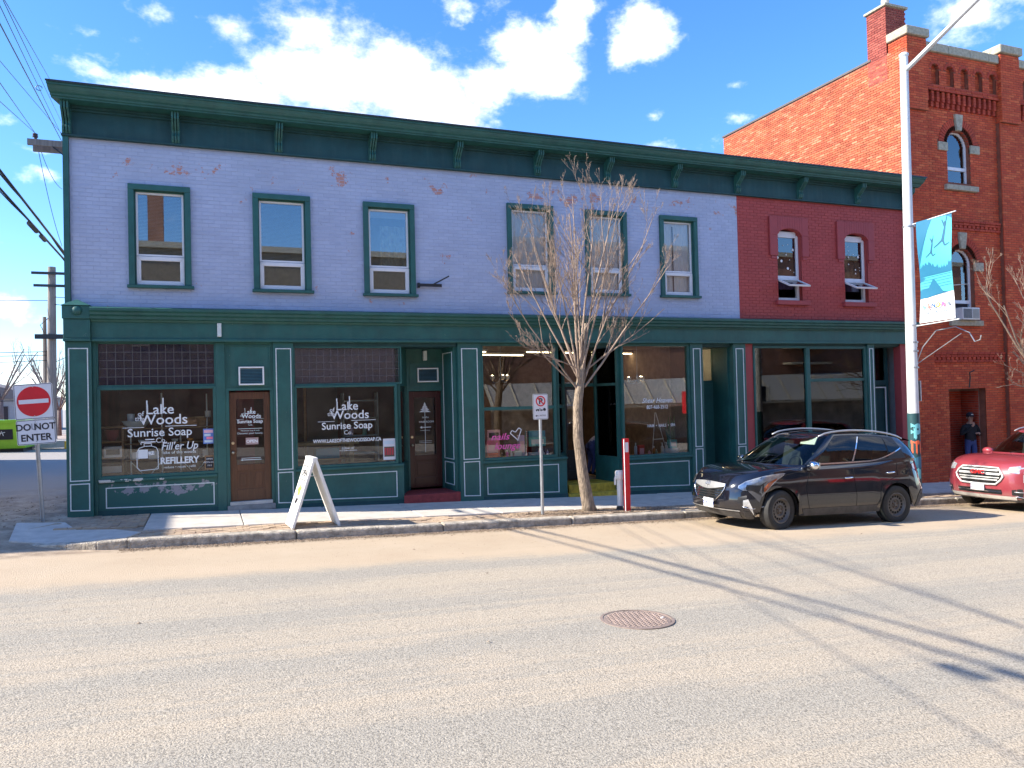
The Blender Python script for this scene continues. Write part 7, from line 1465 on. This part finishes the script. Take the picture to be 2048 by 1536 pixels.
# chandeliers and ceiling tubes
LIT = em('lamp_glow', (1, .78, .45), 14.0); TUBE = em('fluorescent_tube', (1, .80, .45), 5.0); SHD = pm('frosted_shade', (.75, .65, .5), .4)
def chandelier(x, y, z, label, arms=3, k=1.0):
    t = thing('chandelier', label, 'chandelier', (x, y, z), group='chandeliers hanging in the shop windows', local=True)
    MB().tube([(0, 0, .15), (0, 0, 2.9-z)], .006, 6).build('rod', GALV, t); MB().ell((0, 0, .08), .03, .03, .09).build('stem', GALV, t, smooth=True)
    for i in range(arms):
        a = 2*math.pi*i/arms+.4; c, s_ = math.cos(a), math.sin(a); R_ = .20*k; am = MB().tube([(0, 0, .08), (c*R_*.35, s_*R_*.35, -.05), (c*R_*.8, s_*R_*.8, -.06), (c*R_, s_*R_, 0)], .007, 6).build('arm', GALV, t)
        MB().lathe([(.025, 0), (.05, .04), (.062, .10), (.060, .10)], (c*R_, s_*R_, 0), 12, caps=False).build('shade', SHD, am, smooth=True); MB().ell((c*R_, s_*R_, .085), .025, .025, .03).build('bulb', LIT, am, smooth=True)
chandelier(6.15, 16.2, 2.10, 'chandelier with two visible cream cups in the left salon window', 3); chandelier(9.65, 16.2, 2.02, 'chandelier with three cream cups in the right salon window', 3); chandelier(13.35, 16.4, 2.05, 'chandelier with glowing bulbs in the left window of the red bay', 5); chandelier(15.0, 16.5, 2.0, 'chandelier with two glowing bulbs in the right window of the red bay', 5)
for x, y, ln, lb in ((5.6, 17.6, 1.6, 'yellow fluorescent ceiling light at the top left of the salon window'), (7.0, 19.0, 2.0, 'yellow fluorescent ceiling light behind the salon window middle'), (8.2, 18.0, 1.5, 'yellow fluorescent ceiling light above the salon entry'), (10.7, 18.6, 1.3, 'yellow fluorescent ceiling light behind the right salon window'), (13.1, 16.9, 1.0, 'yellow fluorescent ceiling light at the top left of the red bay window'), (12.0, 17.1, .01, None)):
    if lb: t = thing('ceiling_light', lb, 'ceiling light', (x, y, 2.8)); MB().obox(Matrix.Translation((x, y, 2.86)) @ Matrix.Rotation(.25, 4, 'Z'), ln, .16, .05).build('housing', WHITE, t); MB().obox(Matrix.Translation((x, y, 2.825)) @ Matrix.Rotation(.25, 4, 'Z'), ln*.96, .12, .02).build('tube', TUBE, t)
t = thing('ceiling_light', 'yellow fluorescent light behind the transom over the recessed green door', 'ceiling light', (12, 17.2, 2.6)); bx(11.1, 12.1, 17.1, 17.2, 2.55, 2.62).build('tube', TUBE, t)
bx(11.05, 12.1, 18.2, 18.25, 1.8, 2.9).build('passage_wall', CEIL, B)
PL = thing('pendant_lamp', 'small warm pendant lamp glowing behind the first leaded transom', 'lamp', (.05, 17.3, 2.45)); MB().tube([(.05, 17.3, 2.5), (.05, 17.3, 2.9)], .006, 5).build('cord', BLACKM, PL); MB().ell((.05, 17.3, 2.42), .05, .05, .06).build('bulb', LIT, PL, smooth=True)
# soap shop: white pipe shelving and goods
SR = thing('display_rack', 'white pipe display rack with wooden shelves in the soap shop window', 'rack', (-.6, 16.1, .4)); RW = c_('rack_white', .70, .74, .72)
for x in (-1.30, -.77, -.45, .02): MB().tube([(x, 16.0, .40), (x, 16.0, 1.95 if x in (-.77,) else 1.30 if x < -1 else 1.25 if x == -.45 else 1.92)], .013, 8).build('upright', RW, SR)
for z in (.70, 1.0, 1.28): bx(-1.45, .12, 15.97, 16.3, z, z+.018).build('shelf', PINE, SR)
for a, b in (((-1.30, .68), (-1.08, .42)), ((-.77, .68), (-.98, .42)), ((-.45, .68), (-.22, .42)), ((.02, .68), (-.2, .42))): MB().tube([(a[0], 15.99, a[1]), (b[0], 15.99, b[1])], .009, 6).build('brace', RW, SR)
def bowl(x, y, z, r_, h, col, label, nm='bowl', cat='bowl'): o = MB().lathe([(r_*.45, 0), (r_*.8, h*.4), (r_, h), (r_*.93, h), (r_*.7, h*.45), (.001, h*.15)], (x, y, z), 18).build(nm, col, smooth=30); return tag(o, label, cat)
bowl(-1.22, 16.12, 1.30, .24, .14, BLW, 'wide pale enamel basin on the top left of the soap rack', 'basin', 'basin'); bowl(-.06, 16.1, 1.298, .14, .17, PINE, 'wooden bucket on the top right of the soap rack', 'bucket', 'bucket')
m = MB(); m.lathe([(.075, -.30), (.085, -.28), (.085, .28), (.075, .30)], (-.30, 16.12, 1.40), 16, Matrix.Rotation(rad(90), 3, 'Y')); tag(m.build('rolling_log', c_('log_wood', .38, .20, .08), smooth=30), 'orange wooden roll lying on the top shelf of the soap rack', 'roll')
MB_m = MB(); MB_m.lathe([(.06, 0), (.065, .13), (.001, .135)], (-1.30, 16.1, 1.44), 12); tag(MB_m.build('jar', BLW, smooth=30), 'small pale jar standing in the enamel basin', 'jar'); m = MB(); m.lathe([(.05, 0), (.055, .12), (.001, .125)], (.04, 16.05, 1.47), 12); tag(m.build('jar', WHITE, smooth=30), 'small white jar standing in the wooden bucket', 'jar')
for i, (x, col, lb) in enumerate(((-1.12, BLW, 'grey dish on the middle shelf, leftmost'), (-.90, AMB, 'amber dish on the middle shelf'), (-.55, BLW, 'pale dish on the middle shelf, third from left'), (-.28, AMB, 'yellow dish on the middle shelf, right of centre'))): bowl(x, 16.05, 1.018, .065, .06, col, lb, 'dish', 'dish')
for i, (x, w, h, col, lb) in enumerate(((-1.22, .12, .14, WHITE, 'white soap box on the low shelf, leftmost'), (-1.08, .10, .13, PINE, 'tan soap box on the low shelf'), (-.92, .16, .15, BLW, 'bluish soap box on the low shelf'), (-.20, .12, .20, c_('dark_tin', .12, .08, .09), 'dark tin on the low shelf'), (-.02, .09, .13, WHITE, 'short white jar box on the low shelf, rightmost'))): carton(x, 16.02, .718, w, .1, h, col, lb)
CR = thing('wooden_crate_stand', 'wooden crate stand holding red wares at the left of the soap shop window', 'stand', (-1.6, 16.2, .4)); 
for z in (.42, .75, 1.05, 1.32): bx(-1.90, -1.40, 16.0, 16.5, z, z+.03).build('shelf', PINE, CR)
bx(-1.45, -1.42, 16.0, 16.5, .42, 1.32).build('side_board', PINE, CR); bx(-1.92, -1.90, 16.0, 16.5, .42, 1.35).build('side_board', PINE, CR)
bowl(-1.62, 16.15, 1.08, .13, .2, c_('maroon_pot', .25, .03, .04), 'round maroon pot in the wooden stand', 'pot', 'pot'); carton(-1.6, 16.1, .78, .3, .2, .2, WHITE, 'white framed box in the wooden stand', face=DARK); bx(-1.86, -1.46, 16.0, 16.01, .5, .62).build('tilted_panel', WHITE, CR)
tag(bx(.60, .95, 17.2, 17.25, .2, 2.2).build('red_curtain', c_('red_cloth', .25, .02, .04)), 'dark red drape inside the soap shop seen right of the posters', 'curtain')
# posters on the glass
def poster(x0, x1, z0, z1, label, base, parts): 
    t = thing('poster', label, 'poster', ((x0+x1)/2, 15.60, z0)); p = bx(x0, x1, 15.597, 15.600, z0, z1).build('sheet', base, t)
    for (a, b, c, d, mt) in parts: bx(x0+(x1-x0)*a, x0+(x1-x0)*b, 15.5875-.0095+.018, 15.5965, z0+(z1-z0)*c, z0+(z1-z0)*d).build('print', mt, p)
def poster(x0, x1, z0, z1, label, base, parts):
    t = thing('poster', label, 'poster', ((x0+x1)/2, 15.58, z0)); p = bx(x0, x1, 15.583, 15.5855, z0, z1).build('sheet', base, t)
    for (a, b, c, d, mt) in parts: bx(x0+(x1-x0)*a, x0+(x1-x0)*b, 15.5815, 15.5827, z0+(z1-z0)*c, z0+(z1-z0)*d).build('print', mt, p)
    return p
poster(-.05, .135, .98, 1.26, 'blue and pink poster taped inside the soap shop window', c_('poster_blue', .12, .22, .55), [(.08, .92, .72, .92, PK), (.1, .7, .50, .66, BLW), (.3, .9, .30, .46, PKR), (.1, .9, .08, .24, BLW)])
PB = poster(-.03, .135, .50, .76, 'small blackboard notice with tan frame in the soap shop window', PINE, [(.1, .9, .1, .9, SIGNB)])
for i, s_ in enumerate(('OPEN', 'MON-SAT', '10-5')): text(s_, LETTER, PB, FY(.05, 15.581, .68-i*.06), .045)
PP = poster(3.33, 3.58, .50, .93, 'white poster with a photograph of hockey players in the second shop window', SIGNW, [(.08, .92, .15, .62, c_('photo_dark', .10, .08, .06)), (.1, .9, .74, .9, BLW)])
for i in range(4): bx(3.355+i*.05, 3.39+i*.05, 15.5805, 15.5813, .60, .74).build('print', c_('jersey_red', .45, .04, .06), PP)
# second soap window: counter and shelves
CT = thing('shop_counter', 'long pine counter inside the second soap shop window', 'counter', (2.4, 17, .4)); bx(1.55, 3.1, 17.0, 17.6, .78, .84).build('counter_top', c_('pale_pine', .40, .29, .14), CT); bx(2.9, 3.0, 17.05, 17.55, .2, .78).build('leg', MATS['pale_pine'], CT); bx(1.7, 1.8, 17.05, 17.55, .2, .78).build('leg', MATS['pale_pine'], CT); bx(1.7, 3.0, 17.1, 17.5, .45, .48).build('lower_shelf', MATS['pale_pine'], CT)
carton(2.45, 17.3, .48, .5, .3, .22, TEAL, 'teal storage box under the pine counter'); SW = thing('wall_shelf', 'white wall shelf unit at the back of the soap shop', 'shelf', (3.3, 18, 0))
for z in (.5, .9, 1.3, 1.7): bx(2.9, 3.7, 17.8, 18.1, z, z+.03).build('shelf', BLW, SW)
for x in (2.9, 3.68): bx(x, x+.03, 17.8, 18.1, -.1, 1.9).build('side', BLW, SW)
for i, (x, z) in enumerate(((3.05, 1.33), (3.2, 1.33), (3.4, .93), (3.1, .93))): bottle(x, 17.9, z, .05, .22, (BLW, WHITE, AQB, LILA)[i], ('pale bottle, upper left on the back wall shelf', 'white bottle, upper shelf next to the pale one', 'aqua bottle on the lower back wall shelf', 'lilac bottle on the lower back wall shelf')[i])
bx(2.05, 2.10, 17.9, 18.0, -.1, 2.9).build('interior_column', PINE, B); bx(2.2, 2.9, 18.6, 18.65, 0, 2.4).build('interior_partition', c_('dim_grey', .14, .12, .13), B)
# red bay shop: shelves of goods, floor fan
PS = thing('goods_rack', 'black wire goods rack inside the red bay shop', 'rack', (13.5, 16.8, .2))
for z in (.25, .75, 1.2): bx(12.7, 14.15, 16.6, 17.0, z, z+.025).build('shelf', BLACKM, PS)
for x in (12.7, 13.4, 14.13): bx(x, x+.02, 16.6, 16.62, -.4, 1.5).build('upright', BLACKM, PS)
for i, (x, z, w, h, col, lb) in enumerate(((13.05, .775, .28, .18, AMB, 'orange carton on the goods rack, left'), (13.05, .275, .28, .22, AMB, 'orange carton low on the goods rack'), (13.40, .775, .14, .26, WHITE, 'white carton in the middle of the goods rack'), (13.62, 1.225, .40, .14, PUR, 'purple box on the top of the goods rack'), (13.85, .775, .16, .34, ORG, 'orange red carton on the goods rack, right'), (14.03, .275, .2, .34, PUR, 'purple carton low on the goods rack'), (12.85, .275, .2, .3, BLW, 'grey carton low on the goods rack, far left'))): carton(x, 16.72, z, w, .15, h, col, lb)
tag(bx(12.70, 14.18, 15.72, 15.74, 1.86, 2.02).build('window_banner', c_('banner_blue_white', .55, .62, .72)), 'pale blue strip banner across the left window of the red bay', 'banner')
FN = thing('standing_fan', 'dark standing fan inside the right window of the red bay', 'fan', (15.3, 16.2, .1)); m = MB(); ring(m, 15.35, 1.02, .20, .215, 16.18, 16.20, 28); [m.tube([(15.35, 16.18, 1.02), (15.35+.2*math.cos(a*math.pi/8), 16.18, 1.02+.2*math.sin(a*math.pi/8))], .003, 3) for a in range(16)]; m.build('guard', GALV, FN, stuff=True); MB().ell((15.35, 16.24, 1.02), .06, .08, .06).build('motor', BLACKM, FN, smooth=True)
for k in range(3): M = Matrix.Translation((15.35, 16.2, 1.02)) @ Matrix.Rotation(k*2.09, 4, 'Y') @ Matrix.Translation((0, 0, .10)) @ Matrix.Rotation(.4, 4, 'Z'); MB().obox(M, .10, .006, .15).build('blade', BLACKM, FN)
MB().tube([(15.36, 16.24, .95), (15.37, 16.24, -.35)], .018, 8).build('stand', BLACKM, FN); MB().lathe([(.16, 0), (.14, .03), (.001, .04)], (15.37, 16.24, -.38), 16).build('base', BLACKM, FN)
WSH = thing('white_counter', 'white angled counter panel behind the right window of the red bay', 'counter', (15, 16.6, 0)); bx(14.5, 16.2, 16.8, 16.85, -.3, 1.0).build('panel', c_('pale_panel', .45, .45, .48), WSH); carton(14.85, 16.3, .55, .3, .2, .22, WHITE, 'white box with black slot in the right window of the red bay', face=SIGNB); bx(14.4, 15.3, 16.1, 16.5, .50, .54).build('table_top', DARK, WSH)
